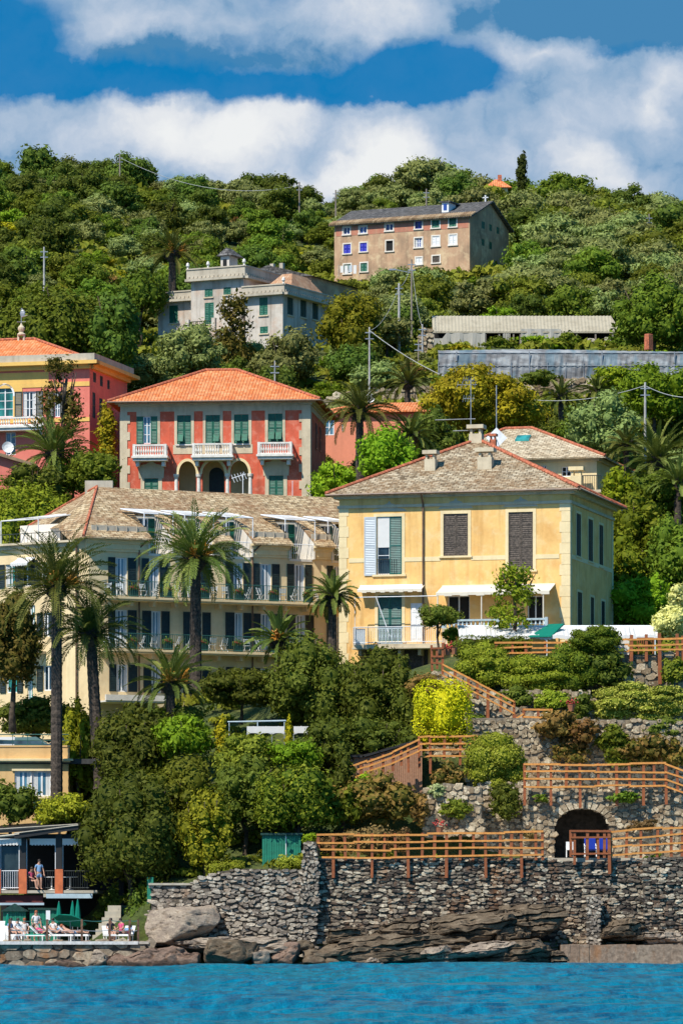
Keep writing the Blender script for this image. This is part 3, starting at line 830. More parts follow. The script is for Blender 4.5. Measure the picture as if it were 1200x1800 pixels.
def palm(label,px,ctop,crow,bot,wpx,Y,seed,nf=60,trunk_px=None,group='palm trees',fruit=False,droop=1.6,lean=0,mat='palm',name='palm_tree',foot_px=None):
 """crow: row of the crown's heart; bot: foot row; wpx crown spread"""
 s=Y/F;x=(px - 600)*s;zc=HC+(YH - crow)*s;zb=HC+(YH - bot)*s
 fx=((foot_px if foot_px is not None else px) - px)*s
 t=thing(name,label,'palm',(x+fx,Y,zb),0,group)
 h=zc - zb;r=(trunk_px or 16)*s/2;rg=np.random.default_rng(seed)
 m=MB();k=max(6,int(h/.22));pts=[];rs=[]
 for i in range(k+1):
  f=i/k;pts.append((-fx*(1 - (1 - f)**1.5) if False else -fx*f**.8,0,h*f));rs.append(r*(1.18 - .22*f)*(1+.07*(i % 2))*(1.35 if i==0 else 1))
 m.path(pts,rs,10);m.build('trunk',M['palmbark'],t,smooth=False)
 b=MB();b.ball((-fx,0,h - .1),r*2.0,r*2.0,r*2.2,10)
 for j in range(40):
  a=rg.random()*6.28;zz=h - .5+rg.random()*.7;b.tube((-fx+math.cos(a)*r*1.6,math.sin(a)*r*1.6,zz),(-fx+math.cos(a)*r*2.8,math.sin(a)*r*2.8,zz+.35),.05,.02,4)
 b.build('leaf_base',M['palmbark'],t)
 R=wpx*s/2
 link('fronds',palm_crown_mesh(R,nf,seed,M[mat],droop,leaflet=max(.3,R*.155)),None,t,(-fx,0,h))
 if fruit:
  for j in range(fruit):
   a=-1.9+j*1.1+rg.random()*.6;m=MB();c=Vector((-fx+math.cos(a)*r*2.2,math.sin(a)*r*2.2,h+.25))
   for q in range(26):
    e=c+Vector((math.cos(a)*.4+rg.normal()*.22,math.sin(a)*.4+rg.normal()*.22,.25+rg.normal()*.28));m.tube(c,e,.02,.045,4)
   m.build('fruit_cluster',M['palmfruit'],t)
 return t
# ---------------------------------------------------------------- yellow villa
def bal(mb,x,y,z,h,r=.06,n=6):
 mb.lathe((x,y,z),[(r*.8,0),(r*.5,h*.12),(r*1.15,h*.38),(r*.55,h*.68),(r*.8,h*.85),(r*.9,h)],n)
def chimney(parent,x,y,z0,w,d,h,mat,cap=True,slab=True,name='chimney'):
 m=MB();m.box(x - w/2,x+w/2,y - d/2,y+d/2,z0,z0+h*.62)
 m.box(x - w*.42,x - w*.25,y - d*.42,y+d*.42,z0+h*.62,z0+h*.8);m.box(x+w*.25,x+w*.42,y - d*.42,y+d*.42,z0+h*.62,z0+h*.8)
 m.box(x - w*.66,x+w*.66,y - d*.66,y+d*.66,z0+h*.84,z0+h)
 return m.build(name,mat,parent)
def awning(fc,u0,u1,z,drop,out,parent,mat,frame,posts=None,zfloor=None,name='awning',scallop=.15):
 m=MB();P=fc.pt;n=14
 top=[P(u0,z,.06),P(u1,z,.06)];lo=[P(u0,z - drop,out),P(u1,z - drop,out)]
 m.add([top[0],top[1],lo[1],lo[0],P(u0,z - .03,.06),P(u1,z - .03,.06),P(u1,z - drop - .03,out),P(u0,z - drop - .03,out)],[(3,2,1,0),(4,5,6,7)])
 for i in range(n):
  a=u0+(u1 - u0)*i/n;b=u0+(u1 - u0)*(i+1)/n
  m.fbox(fc,a,b,z - drop - scallop - .05*(i % 2),z - drop,out - .01,out+.015*(1+i % 2))
 o=m.build(name,mat,parent)
 f=MB();f.tube(P(u0,z - drop+.02,out - .03),P(u1,z - drop+.02,out - .03),.035)
 f.tube(P(u0,z,.04),P(u1,z,.04),.06)
 if posts:
  for u in posts: f.tube(P(u,zfloor,out - .05),P(u,z - drop,out - .05),.045,n=6)
 f.build('frame',frame,o)
 return o
def yellow_villa():
 a=math.radians(-15.3);W=15.15;D=13.3
 s=283/F;cr=Vector(((1001 - 600)*s,283,0));u=Vector((math.cos(a),math.sin(a),0))
 o=cr - u*W;fr=Frame(o.x,o.y,18.2,a)
 t=thing('yellow_villa','large yellow villa with pyramid stone slate roof above the terraced garden','villa',fr.o,a)
 f=fr.fac(0,0,0);sd=fr.fac(W,0,math.pi/2);bk=fr.fac(W,D,math.pi);lf=fr.fac(0,D,-math.pi/2)
 H=f.px(800,868)[1]
 r1=f.rect(662,706,908,1010);r2=f.rect(779,822,903,977);r3=f.rect(893,936,900,1002)
 r4=f.rect(664,706,1046,1127);r5=f.rect(786,825,1047,1097);r6=f.rect(926,954,1047,1097);r7=f.rect(721,743,1060,1127)
 r8=f.rect(640,752,1140,1180)
 holes=[r1,r2,r3,r4,r5,r6,r7,r8]
 sw=[sd.rect(1012,1020,903,978),sd.rect(1033,1041,913,987),sd.rect(1052,1059,923,996),sd.rect(1014,1022,1041,1100),sd.rect(1037,1043,1050,1106),sd.rect(1056,1062,1057,1112)]
 wm=MB();wall_grid(wm,f,W,-.5,H,holes);wall_grid(wm,sd,D,-.5,H,sw);wall_grid(wm,bk,W,-.5,H,[]);wall_grid(wm,lf,D,-.5,H,[])
 wm.build('wall',M['yellow'],t)
 # cornice
 c=MB()
 for (x0,y0,x1,y1,z0,z1) in ((-.12,-.12,W+.12,D+.12,H - .78,H - .6),(-.3,-.3,W+.3,D+.3,H - .18,H - .02),(-.5,-.5,W+.5,D+.5,H - .02,H+.12)):
  for fc,L in ((f,W),(sd,D),(lf,D)):
   e=-x0;c.fbox(fc,-e if fc is f else 0.003,(L+e) if fc is f else L,z0,z1,.002,e)
 c.build('cornice',M['stonetrim'],t)
 # frieze band under the cornice, belt course, painted window surrounds, quoins
 for cn in range(4):
  q=MB();j=0
  while .1+j*.68<H - 1.2:
   z=.1+j*.68;wq=.62 if j % 2 else .5;z1=z+.64;j+=1
   fc,a0,a1=((f,-.02,wq),(f,W - wq - .06,W+.02),(sd,0.0,wq - .1),(sd,D - .4,D))[cn]
   q.fbox(fc,a0,a1,z,z1,.003,.028)
   q.fbox(fc,a0+.02,a1 - .02,z1 - .01,z+.69,.002,.012)
  q.build('quoin',M['cream'],t)
 zb=f.px(850,981)[1]
 def segs(L,hs,z):
  xs=[0];
  for h in sorted(hs):
   if h[2] - .25<z<h[3]+.25: xs+=[h[0] - .2,h[1]+.2]
  return [(xs[i],xs[i+1]) for i in range(0,len(xs+[L]) - 1,2)] if False else list(zip(xs[0::2],(xs+[L])[1::2]))
 for x0,x1 in segs(W,[r1,r2,r3],zb): bl=MB();bl.fbox(f,max(x0,.64),min(x1,W - .7),zb - .12,zb+.16,.002,.03);bl.build('belt_course',M['cream'],t)
 bl=MB();bl.fbox(sd,.5,D - .42,zb - .12,zb+.16,.002,.03);bl.build('belt_course',M['cream'],t)
 for r in (r1,r2,r3,r4):
  m=MB();w=.2;u0,u1,z0,z1=r
  m.fbox(f,u0 - w,u0,z0,z1,.001,.032);m.fbox(f,u1,u1+w,z0,z1,.001,.032);m.fbox(f,u0 - w,u1+w,z1,z1+w,.001,.034)
  m.fbox(f,u0 - w - .08,u1+w+.08,z0 - .12,z0,.001,.12)
  m.build('window_surround',M['cream'],t)
  if r is not r4:
   m=MB();um=(u0+u1)/2;zz=z1+.34
   m.fpoly(f,[(um - 1.15,zz),(um+1.15,zz),(um+1.0,zz+.14),(um+.55,zz+.2),(um+.4,zz+.42),(um+.12,zz+.5),(um,zz+.68),(um - .12,zz+.5),(um - .4,zz+.42),(um - .55,zz+.2),(um - 1.0,zz+.14)],.002,.02)
   m.build('painted_pediment',M['pediment'],t)
 # windows
 w1=window(f,*r1,t,M['whitepaint'],M['glass'],cols=2,rows=3)
 bmb=MB();bmb.fbox(f,r1[0]+.05,(r1[0]+r1[1])/2,r1[2]+1.75,r1[3] - .03,-.09,-.05);bmb.build('roller_blind',M['awning'],w1)
 shutter(f,r1[0] - .82,r1[0] - .03,r1[2] - .05,r1[3],M['greypaint'],t,.04,bars=1,label='pale grey shutter folded open')
 shutter(f,(r1[0]+r1[1])/2,r1[1] - .02,r1[2]+.02,r1[3] - .03,M['tealsh'],t,-.08,bars=1)
 rl=MB();z0=r1[2]
 for k in range(9): uu=r1[0]+.05+k*.17/1.1;rl.tube(f.pt(min(uu,r1[1]),z0,-.02),f.pt(min(uu,r1[1]),z0+1.0,-.02),.014,n=4)
 rl.tube(f.pt(r1[0],z0+1,-.02),f.pt((r1[0]+r1[1])/2,z0+1,-.02),.02,n=4);rl.build('railing',M['iron'],t)
 for r,b in ((r2,3),(r3,4)):
  um=(r[0]+r[1])/2
  shutter(f,r[0]+.01,um - .008,r[2]+.02,r[3] - .01,M['brownsh'],t,-.08,bars=b,slat=.13)
  shutter(f,um+.008,r[1] - .01,r[2]+.02,r[3] - .01,M['brownsh'],t,-.08,bars=b,slat=.13)
 um=(r4[0]+r4[1])/2
 shutter(f,r4[0]+.01,um - .01,r4[2],r4[3] - .01,M['tealsh'],t,-.06,bars=1);shutter(f,um+.01,r4[1] - .01,r4[2],r4[3] - .01,M['tealsh'],t,-.06,bars=1)
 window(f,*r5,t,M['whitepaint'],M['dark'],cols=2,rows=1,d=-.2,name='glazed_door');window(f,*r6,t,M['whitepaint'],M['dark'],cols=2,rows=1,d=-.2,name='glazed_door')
 dd=MB();dd.fbox(f,r7[0],r7[1],r7[2],r7[3],-.12,-.06)
 for k in range(2):
  for j in range(3): dd.fbox(f,r7[0]+.08+k*.36,r7[0]+.36+k*.36,r7[2]+.15+j*.85,r7[2]+.85+j*.85,-.06,-.04)
 dd.build('white_door',M['whitepaint'],t)
 g=MB();g.fbox(f,r8[0],r8[1],r8[2],r8[3],-.2,-.12)
 for k in range(8): g.fbox(f,r8[0],r8[1],r8[2]+k*.18,r8[2]+k*.18+.12,-.12,-.09)
 g.build('garage_shutter',M['brownsh'],t)
 for r in sw:
  um=(r[0]+r[1])/2
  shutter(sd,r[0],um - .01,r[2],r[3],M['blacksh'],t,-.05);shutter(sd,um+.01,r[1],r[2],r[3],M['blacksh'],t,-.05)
  m=MB();m.fbox(sd,r[0] - .15,r[1]+.15,r[2] - .1,r[2],.001,.1);m.fbox(sd,r[0] - .15,r[1]+.15,r[3],r[3]+.15,.001,.03);m.fbox(sd,r[0] - .13,r[0],r[2],r[3],.001,.025);m.fbox(sd,r[1],r[1]+.13,r[2],r[3],.001,.025);m.build('window_surround',M['cream'],t)
 # roof
 rz=H+.12;ov=.72
 ap_y=D/2;zap=f.fr.local(at(822,773,fr.world((W/2,ap_y,0)).y)).z;rise=zap - rz
 rm=MB();pts=hip_roof(rm,-ov,W+ov,-ov,D+ov,rz,rise,th=.1)
 rf=rm.build('roof',M['slate'],t)
 A=pts[4]
 ridge_tiles([(pts[0],A),(pts[1],A),(pts[2],A),(pts[3],A)],M['ridge'],rf)
 gm=MB()
 gm.tube((-ov,-ov - .06,rz - .08),(W+ov,-ov - .06,rz - .08),.075);gm.tube((W+ov+.06,-ov,rz - .08),(W+ov+.06,D+ov,rz - .08),.075)
 ud=f.px(744,950)[0]
 gm.build('gutter',M['copper'],rf)
 dp=MB();dp.tube(f.pt(ud,H - .6,.12),f.pt(ud,0,.12),.065);dp.tube(f.pt(ud,H - .6,.12),(ud,-ov,rz - .1),.065);dp.build('downpipe',M['copper'],t)
 # roof slope height helper
 def slope(x,y): return rz+rise*min((y+ov)/(ap_y+ov),1)
 for px,w,h in ((757,.95,1.15),(853,1.25,1.2)):
  yy=2.6;x=f.px(px,845,-yy)[0]
  chimney(rf,x,yy,slope(x,yy) - .35,w*.75,.7,h+.35,M['stonetrim'])
 x=W/2 - .1;chimney(rf,x,ap_y - .1,zap - .6,.85,.7,1.55,M['stonetrim']);chimney(rf,x+1.0,ap_y+.4,zap - .6,.4,.4,1.0,M['ridge'])
 # TV aerial on the top chimney
 an=MB();b0=Vector((x - .35,ap_y - .2,zap));an.tube(b0,b0+Vector((0,0,4.0)),.03,n=5)
 for z,L in ((3.6,.9),(3.9,.5),(2.7,.5)):
  an.tube(b0+Vector((-L,0,z)),b0+Vector((L*.4,.2,z)),.025,n=4)
  for k in range(5): c=b0+Vector((-L+k*L*.33,0,z));an.tube(c+Vector((-.05,0,-.22)),c+Vector((.05,0,.22)),.015,n=4)
 an.tube(b0+Vector((-2.4,0,1.35)),b0+Vector((.3,0,1.35)),.03,n=4);an.tube(b0+Vector((-1.2,0,.6)),b0+Vector((.3,0,.6)),.03,n=4)
 an.build('aerial',M['steel'],rf)
 # left balcony
 z0=f.px(700,1132,1.3)[1];ub0=f.px(621,1130,1.3)[0];ub1=f.px(777,1130,1.3)[0]
 b=MB();b.fbox(f,ub0,ub1,z0 - .22,z0,.002,1.4);b.fbox(f,ub0 - .06,ub1+.06,z0 - .3,z0 - .2,.004,1.46)
 for k in range(5): u=ub0+.3+k*(ub1 - ub0 - .6)/4;b.fpoly(f,[(u - .1,z0 - .7),(u+.1,z0 - .7),(u+.1,z0 - .3),(u - .1,z0 - .3)],.003,.9)
 bo=b.build('balcony',M['stonetrim'],t)
 r=MB();zt=z0+1.1;n=int((ub1 - ub0)/.13)
 for k in range(n+1): u=ub0+(ub1 - ub0)*k/n;r.tube(f.pt(u,z0,1.34),f.pt(u,zt,1.34),.014,n=4)
 for z in (z0+.12,zt): r.tube(f.pt(ub0,z,1.34),f.pt(ub1,z,1.34),.026,n=4)
 for uu in (ub0,ub1):
  r.tube(f.pt(uu,zt,1.34),f.pt(uu,zt,0.02),.026,n=4)
  for k in range(9): r.tube(f.pt(uu,z0,.1+k*.15),f.pt(uu,zt,.1+k*.15),.014,n=4)
 r.build('railing',M['whitemetal'],bo)
 sc=MB();sc.fbox(f,ub0+.02,ub0+.75,z0+.02,zt - .1,1.2,1.24);sc.fbox(f,ub0+.02,ub0+.05,z0+.02,zt - .1,.3,1.2);sc.build('screen_panel',M['greypaint'],bo)
 bb=MB();u0,u1=f.px(664,1110,1.3)[0],f.px(707,1110,1.3)[0]
 bb.fbox(f,u0,u1,zt - .14,zt - .02,1.22,1.32);bb.fbox(f,u0,u1,z0+.02,z0+.12,1.22,1.32)
 for k in range(8): p=f.pt(u0+(u1 - u0)*(k+.5)/8,0,1.27);bal(bb,p[0],p[1],z0+.12,.85)
 bb.build('balustrade',M['bluerail'],bo)
 aw=f.rect(631,744,1029,1041,.3)
 awning(f,aw[0],aw[1],aw[3],.28,.75,t,M['creamawning'],M['whitemetal'])
 fm=MB();za=f.px(690,1049,1.3)[1];fm.tube(f.pt(ub0+.1,za,1.33),f.pt(ub1 - .3,za,1.33),.03,n=5)
 for u in (ub0+.1,ub1 - .3): fm.tube(f.pt(u,z0,1.33),f.pt(u,za,1.33),.022,n=5)
 fm.tube(f.pt(ub0+1.5,za,1.33),f.pt(ub0+2.4,z0+.5,1.3),.03,n=5)
 fm.build('awning_frame',M['whitemetal'],t)
 # right loggia: balustrade, awning
 zr=f.px(860,1103,1.6)[1];u0=f.px(779,1095,1.6)[0];u1=f.px(960,1095,1.6)[0]
 l=MB();l.fbox(f,u0,u1,zr - .3,zr,.002,1.75)
 lo=l.build('loggia_slab',M['stonetrim'],t)
 bb=MB();bb.fbox(f,u0,u1,zr+.42,zr+.54,1.55,1.72);n=int((u1 - u0)/.27)
 for k in range(n): p=f.pt(u0+(u1 - u0)*(k+.5)/n,0,1.63);bal(bb,p[0],p[1],zr,.44,.075)
 for uu in (u0,(u0+u1)/2+.2,u1): bb.fbox(f,uu - .1,uu+.1,zr,zr+.6,1.53,1.74)
 bb.build('balustrade',M['bluerail'],lo)
 au0=f.px(767,1040,1.5)[0];au1=f.px(966,1040,1.5)[0];az=f.px(860,1029,.1)[1]
 awning(f,au0,au1,az,.55,1.7,t,M['creamawning'],M['creamawning'],[au0+.1,f.px(846,1060,1.6)[0],au1 - .4],zr)
 return fr
M['pediment']=stucco('painted_pediment',(.52,.47,.36),stain=(.4,.36,.26),amt=.3,streak=.2)
yellow_villa()
def back_villa():
 """cream house behind the yellow villa"""
 a=math.radians(-14);Y0=312;s=Y0/F;W=9.0;D=10
 cr=Vector(((1048 - 600)*s,Y0,0));u=Vector((math.cos(a),math.sin(a),0));o=cr - u*W
 fr=Frame(o.x,o.y,26.5,a)
 t=thing('slate_roofed_house','cream house with slate hip roof and skylight behind the yellow villa','house',fr.o,a)
 f=fr.fac(0,0,0);sd=fr.fac(W,0,math.pi/2);lf=fr.fac(0,D,-math.pi/2)
 H=f.px(960,806)[1]
 h1=f.rect(986,1003,820,838);h2=f.rect(950,960,818,850)
 wm=MB();wall_grid(wm,f,W,-1,H,[h1,h2]);wall_grid(wm,sd,D,-1,H,[]);wall_grid(wm,lf,D,-1,H,[]);wm.build('wall',M['cream'],t)
 window(f,*h1,t,M['whitepaint'],M['dark']);window(f,*h2,t,M['whitepaint'],M['dark'])
 c=MB();c.fbox(f,-.2,W+.2,H - .25,H,.002,.25);c.fbox(sd,.002,D,H - .25,H,.002,.25);c.build('cornice',M['stonetrim'],t)
 rm=MB();ym=D/2;zap=fr.local(at(916,752,fr.world((W/2,ym,0)).y)).z
 xa=f.px(888,755,-ym)[0];xb=f.px(934,755,-ym)[0]
 pts=hip_roof(rm,-3.4,W+.75,-.75,D+.75,H,zap - H,(xa,xb));rf=rm.build('roof',M['slate3'],t)
 ridge_tiles([(pts[0],pts[4]),(pts[1],pts[5]),(pts[4],pts[5]),(pts[2],pts[5])],M['ridge'],rf,.12)
 k=MB();yy=3.0;x=f.px(919,776,-yy)[0];zz=H+(zap - H)*(yy+.75)/(ym+.75)
 k.hexa([(x - .5,yy - .5,zz - .3),(x+.5,yy - .5,zz - .3),(x+.5,yy+.4,zz+.12),(x - .5,yy+.4,zz+.12),(x - .5,yy - .5,zz - .1),(x+.5,yy - .5,zz - .1),(x+.5,yy+.4,zz+.3),(x - .5,yy+.4,zz+.3)]);k.build('skylight',M['tealglass'],rf)
 x=f.px(1013,822,1.2)[0]
 b=MB();zz=f.px(1030,862,1.2)[1];b.fbox(f,x - 1.2,W+.6,zz - .2,zz,.002,1.6);bo=b.build('terrace',M['stonetrim'],t)
 r=MB()
 for q in range(16): r.tube(f.pt(x+.4+q*.13,zz,1.55),f.pt(x+.4+q*.13,zz+1.0,1.55),.018,n=4)
 r.tube(f.pt(x+.4,zz+1,1.55),f.pt(W+.6,zz+1,1.55),.03,n=4);r.build('railing',M['iron'],bo)
 chimney(t,x,-1.2,zz,.8,.6,fr.local(at(1013,823,Y0)).z - zz,M['cream'])
 # satellite dish on a mast over the roof ridge of the yellow villa
 d=thing('satellite_dish','white square satellite dish on a mast between the two slate roofs','satellite dish',at(872,800,303))
 m=MB();S=303/F;hh=30*S
 c=Vector((0,-.1,hh));w=.72
 m.add([c+Vector((-w,0,0)),c+Vector((0,-.12,-w)),c+Vector((w,0,0)),c+Vector((0,.12,w)),c+Vector((-w,.08,0)),c+Vector((0,-.04,-w)),c+Vector((w,.08,0)),c+Vector((0,.2,w))],
   [(0,1,2,3),(7,6,5,4),(0,4,5,1),(1,5,6,2),(2,6,7,3),(3,7,4,0)])
 m.build('dish',M['dish'],d)
 m=MB();m.tube((0,.1,-2.0),(0,.1,hh+3.6),.04,n=6);m.tube((0,0,hh),(0,-.6,hh - .3),.02,n=4);m.build('mast',M['steel'],d)
back_villa()
# ---------------------------------------------------------------- red villa with loggia
def arch_fill(mb,fc,u0,u1,zs,zt,d0,d1,n=16,rise=None):
 """fills the two corners above an arch springing at zs inside the rectangle up to zt; returns nothing"""
 r=(u1 - u0)/2;um=(u0+u1)/2;rise=rise or r
 pts=[(um+r*math.cos(math.pi*k/n),zs+rise*math.sin(math.pi*k/n)) for k in range(n+1)]   # right -> left
 for k in range(n):
  a,b=pts[k],pts[k+1]
  mb.fpoly(fc,[(b[0],b[1]),(a[0],a[1]),(a[0],zt),(b[0],zt)],d0,d1)
def arch_ring(mb,fc,u0,u1,zs,w,d0,d1,n=16,rise=None):
 r=(u1 - u0)/2;um=(u0+u1)/2;rise=rise or r
 for k in range(n):
  t0,t1=math.pi*k/n,math.pi*(k+1)/n
  q=lambda t,e: (um+(r+e)*math.cos(t),zs+(rise+e)*math.sin(t))
  mb.fpoly(fc,[q(t1,0),q(t0,0),q(t0,w),q(t1,w)],d0,d1)
def stone_balcony(fc,u0,u1,z,h,out,parent):
 b=MB();b.fbox(fc,u0 - .08,u1+.08,z - .16,z,.002,out+.08);b.fbox(fc,u0,u1,z - .36,z - .16,.002,out - .05)
 for u in (u0+.3,u1 - .3): b.fpoly(fc,[(u - .12,z - .75),(u+.12,z - .75),(u+.12,z - .36),(u - .12,z - .36)],.002,out*.7)
 o=b.build('balcony',M['marble'],parent)
 r=MB();r.fbox(fc,u0,u1,z+h - .12,z+h,out - .16,out+.02);r.fbox(fc,u0,u1,z,z+.08,out - .14,out)
 n=max(5,int((u1 - u0)/.21))
 for k in range(n):
  if k % 7==3 and n>12: continue
  p=fc.pt(u0+.2+(u1 - u0 - .4)*(k+.5)/n,0,out - .07);bal(r,p[0],p[1],z+.08,h - .2,.075)
 for u in (u0,u1 - .2): r.fbox(fc,u,u+.2,z,z+h+.02,out - .18,out+.03)
 for u in (u0+.02,u1 - .16):
  r.fbox(fc,u,u+.14,z+h - .12,z+h - .003,.002,out - .16)
  for k in range(3): p=fc.pt(u+.07,0,.2+k*.3);bal(r,p[0],p[1],z,h - .12,.07)
 r.build('balustrade',M['marble'],o)
 return o
def red_villa():
 a=math.radians(-5.5);Y0=330;s=Y0/F;W=14.15;D=11.5
 cr=Vector(((545 - 600)*s,Y0,0));u=Vector((math.cos(a),math.sin(a),0));o=cr - u*W
 fr=Frame(o.x,o.y,32.3,a)
 t=thing('red_villa','red villa with hipped terracotta roof, green shutters and arched loggia','villa',fr.o,a)
 f=fr.fac(0,0,0);sd=fr.fac(W,0,math.pi/2);lf=fr.fac(0,D,-math.pi/2);bk=fr.fac(W,D,math.pi)
 H=f.px(380,706)[1]
 up=[f.rect(240.3,277,732,780),f.rect(311.5,336,730,781),f.rect(361.5,387,729.5,781),f.rect(411.5,437,728.5,780),f.rect(471,496.5,727,777)]
 dn=[f.rect(254,278.5,841,869),f.rect(472.5,498,836,877)]
 # three arches
 ar=[(f.px(x0,860)[0],f.px(x1,860)[0]) for x0,x1 in ((314.5,345),(356,395),(405,437))]
 zs=f.px(375,833)[1];zsill=f.px(300,905)[1];ztop=zs+1.0
 holes=up+dn+[(p,q,zsill,ztop) for p,q in ar]
 wm=MB();wall_grid(wm,f,W,-1,H,holes,.3)
 for p,q in ar: arch_fill(wm,f,p,q,zs,ztop,-.3,.001,rise=.95)
 wall_grid(wm,sd,D,-1,H,[]);wall_grid(wm,lf,D,-1,H,[]);wall_grid(wm,bk,W,-1,H,[])
 wm.build('wall',M['red'],t)
 # loggia interior
 li=MB();li.fbox(f,ar[0][0] - .3,ar[2][1]+.3,zsill - .1,zsill,-3,-.3);li.fbox(f,ar[0][0] - .3,ar[2][1]+.3,zsill,ztop+.1,-3.2,-2.8)
 li.fbox(f,ar[0][0] - .5,ar[0][0] - .3,zsill,ztop+.1,-3,-.3);li.fbox(f,ar[2][1]+.3,ar[2][1]+.5,zsill,ztop+.1,-3,-.3);li.fbox(f,ar[0][0] - .4,ar[2][1]+.4,ztop+.1,ztop+.3,-3.1,-.3)
 li.build('loggia',M['cream'],t)
 dm=MB();u0,u1=f.px(368,870,-2.8)[0],f.px(394,870,-2.8)[0];zd=f.px(380,835,-2.8)[1]
 dm.fbox(f,u0,u1,zsill,zd,-2.8,-2.74);r_=(u1 - u0)/2
 dm.fpoly(f,[(u0,zd)]+[((u0+u1)/2 - r_*math.cos(math.pi*k/10),zd+r_*math.sin(math.pi*k/10)) for k in range(10,-1,-1)][:-1],-2.8,-2.74);dm.build('arched_door',M['blacksh'],t)
 # bay trim: corner pilasters, frieze, window surrounds
 q=MB();Wp=.52
 for cn in range(3):
  q=MB()
  if cn==0: q.fbox(f,-.03,Wp,-1,H - .7,.002,.06)
  elif cn==1: q.fbox(f,W - Wp - .1,W+.03,-1,H - .7,.002,.06)
  else: q.fbox(sd,0,.6,-1,H - .7,.002,.05)
  for j in range(1,13,2):
   z=.2+j*.62
   if cn==0: q.fbox(f,Wp - .01,Wp+.2,z,z+.6,.002,.055)
   elif cn==1: q.fbox(f,W - Wp - .3,W - Wp - .09,z,z+.6,.002,.055)
  q.build('quoin',M['stonetrim'],t)
 fz=MB();fz.fbox(f,0,W,H - .7,H - .02,.002,.05);fz.fbox(sd,0,D,H - .7,H - .02,.002,.05)
 for e,z0,z1 in ((.16,H - .3,H - .16),(.38,H - .16,H)): fz.fbox(f,-e,W+e,z0,z1,.05,e);fz.fbox(sd,0.002,D,z0,z1,.05,e)
 fz.build('cornice',M['stonetrim'],t)
 zb=f.px(300,790)[1]
 tr=MB()
 # pale central panels between the three middle windows and under them
 xs=[(up[1][0] - .2,up[1][0]),(up[1][1],up[1][1]+.22),(up[2][0] - .2,up[2][0]),(up[2][1],up[2][1]+.2),(up[3][0] - .2,up[3][0]),(up[3][1],up[3][1]+.22),(up[0][1],up[0][1]+.2),(up[4][0] - .22,up[4][0]),(up[4][1],up[4][1]+.2)]
 for x0,x1 in xs: tr.fbox(f,x0,x1,up[1][2] - .05,H - .7,.003,.035)
 for r in up: tr.fbox(f,r[0],r[1],r[3],H - .7,.003,.034)
 tr.fbox(f,up[1][0] - .3,up[3][1]+.3,zb - .35,up[1][2] - .05,.003,.03)
 tr.build('window_surround',M['stonetrim'],t)
 rg=MB()
 for p,q2 in ar: arch_ring(rg,f,p,q2,zs,.2,.003,.09,rise=.95)
 rg.build('arch_moulding',M['cream'],t)
 for r in dn:
  m=MB();u0,u1,z0,z1=r;um=(u0+u1)/2
  m.fbox(f,u0 - .28,u0,z0,z1,.003,.04);m.fbox(f,u1,u1+.28,z0,z1,.003,.04)
  m.fpoly(f,[(u0 - .4,z1),(u1+.4,z1),(u1+.45,z1+.75),(um+.75,z1+1.0),(um+.4,z1+1.05),(um,z1+1.3),(um - .4,z1+1.05),(um - .75,z1+1.0),(u0 - .45,z1+.75)],.003,.05)
  m.build('window_surround',M['stonetrim'],t)
 # columns
 for px in (310,350,351.5,400,439):
  pass
 for k,px in enumerate((310,349.5,400,440)):
  u=f.px(px,860)[0];m=MB();p=f.pt(u,0,-.02)
  m.lathe((p[0],p[1],zsill),[(.2,0),(.2,.15),(.15,.22),(.155,1.0),(.13,zs - zsill - .3),(.2,zs - zsill - .2),(.23,zs - zsill - .02),(.23,zs - zsill)],12)
  m.build('column',M['marble'],t,smooth=False)
 # shutters
 r=up[0];w3=(r[1] - r[0])
 window(f,r[0]+w3*.32,r[0]+w3*.68,r[2],r[3],t,M['whitepaint'],M['skyglass'],cols=2,rows=3,d=-.12)
 shutter(f,r[0],r[0]+w3*.32,r[2],r[3],M['greensh'],t,.0);shutter(f,r[0]+w3*.68,r[1],r[2],r[3],M['greensh'],t,.0)
 for r in up[1:]+dn:
  um=(r[0]+r[1])/2
  shutter(f,r[0]+.01,um - .012,r[2]+.02,r[3] - .01,M['greensh'],t,-.06);shutter(f,um+.012,r[1] - .01,r[2]+.02,r[3] - .01,M['greensh'],t,-.06)
 for i,sidex in ((1,0),(2,1),(3,0),(3,1),(4,0),(4,1)):
  r=up[i];um=(r[0]+r[1])/2;a0,a1=(r[0]+.06,um - .05) if sidex==0 else (um+.05,r[1] - .06)
  m=MB();P=f.pt;zt=r[2]+.75;m.add([P(a0,zt,0),P(a1,zt,0),P(a1,zt - .55,.38),P(a0,zt - .55,.38),P(a0,zt - .03,-.02),P(a1,zt - .03,-.02),P(a1,zt - .58,.37),P(a0,zt - .58,.37)],
    [(0,3,2,1),(4,5,6,7),(0,4,7,3),(1,2,6,5),(3,7,6,2)]);m.build('shutter_flap',M['greensh'],t)
 sl_=MB()
 for r in (up[1],up[3]): sl_.fbox(f,r[0] - .1,r[1]+.1,r[2] - .1,r[2],.002,.14)
 sl_.build('window_sill',M['marble'],t)
 for x0,x1,yt,yb in ((233.5,293,781,801),(338,408,779,800),(452.5,513,777,798)):
  A,B,z0,z1=f.rect(x0,x1,yt,yb,1.1);stone_balcony(f,A,B,z0,z1 - z0,1.1,t)
 # side shutters: the near-black paint carries the shade of this wall
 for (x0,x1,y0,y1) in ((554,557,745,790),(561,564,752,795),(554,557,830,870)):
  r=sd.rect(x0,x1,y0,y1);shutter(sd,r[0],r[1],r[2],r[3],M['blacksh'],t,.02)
 # roof
 ov=.85;ym=D/2;zap=fr.local(at(390,651,fr.world((W/2,ym,0)).y)).z
 xa=f.px(362,652,-ym)[0];xb=f.px(417,651,-ym)[0]
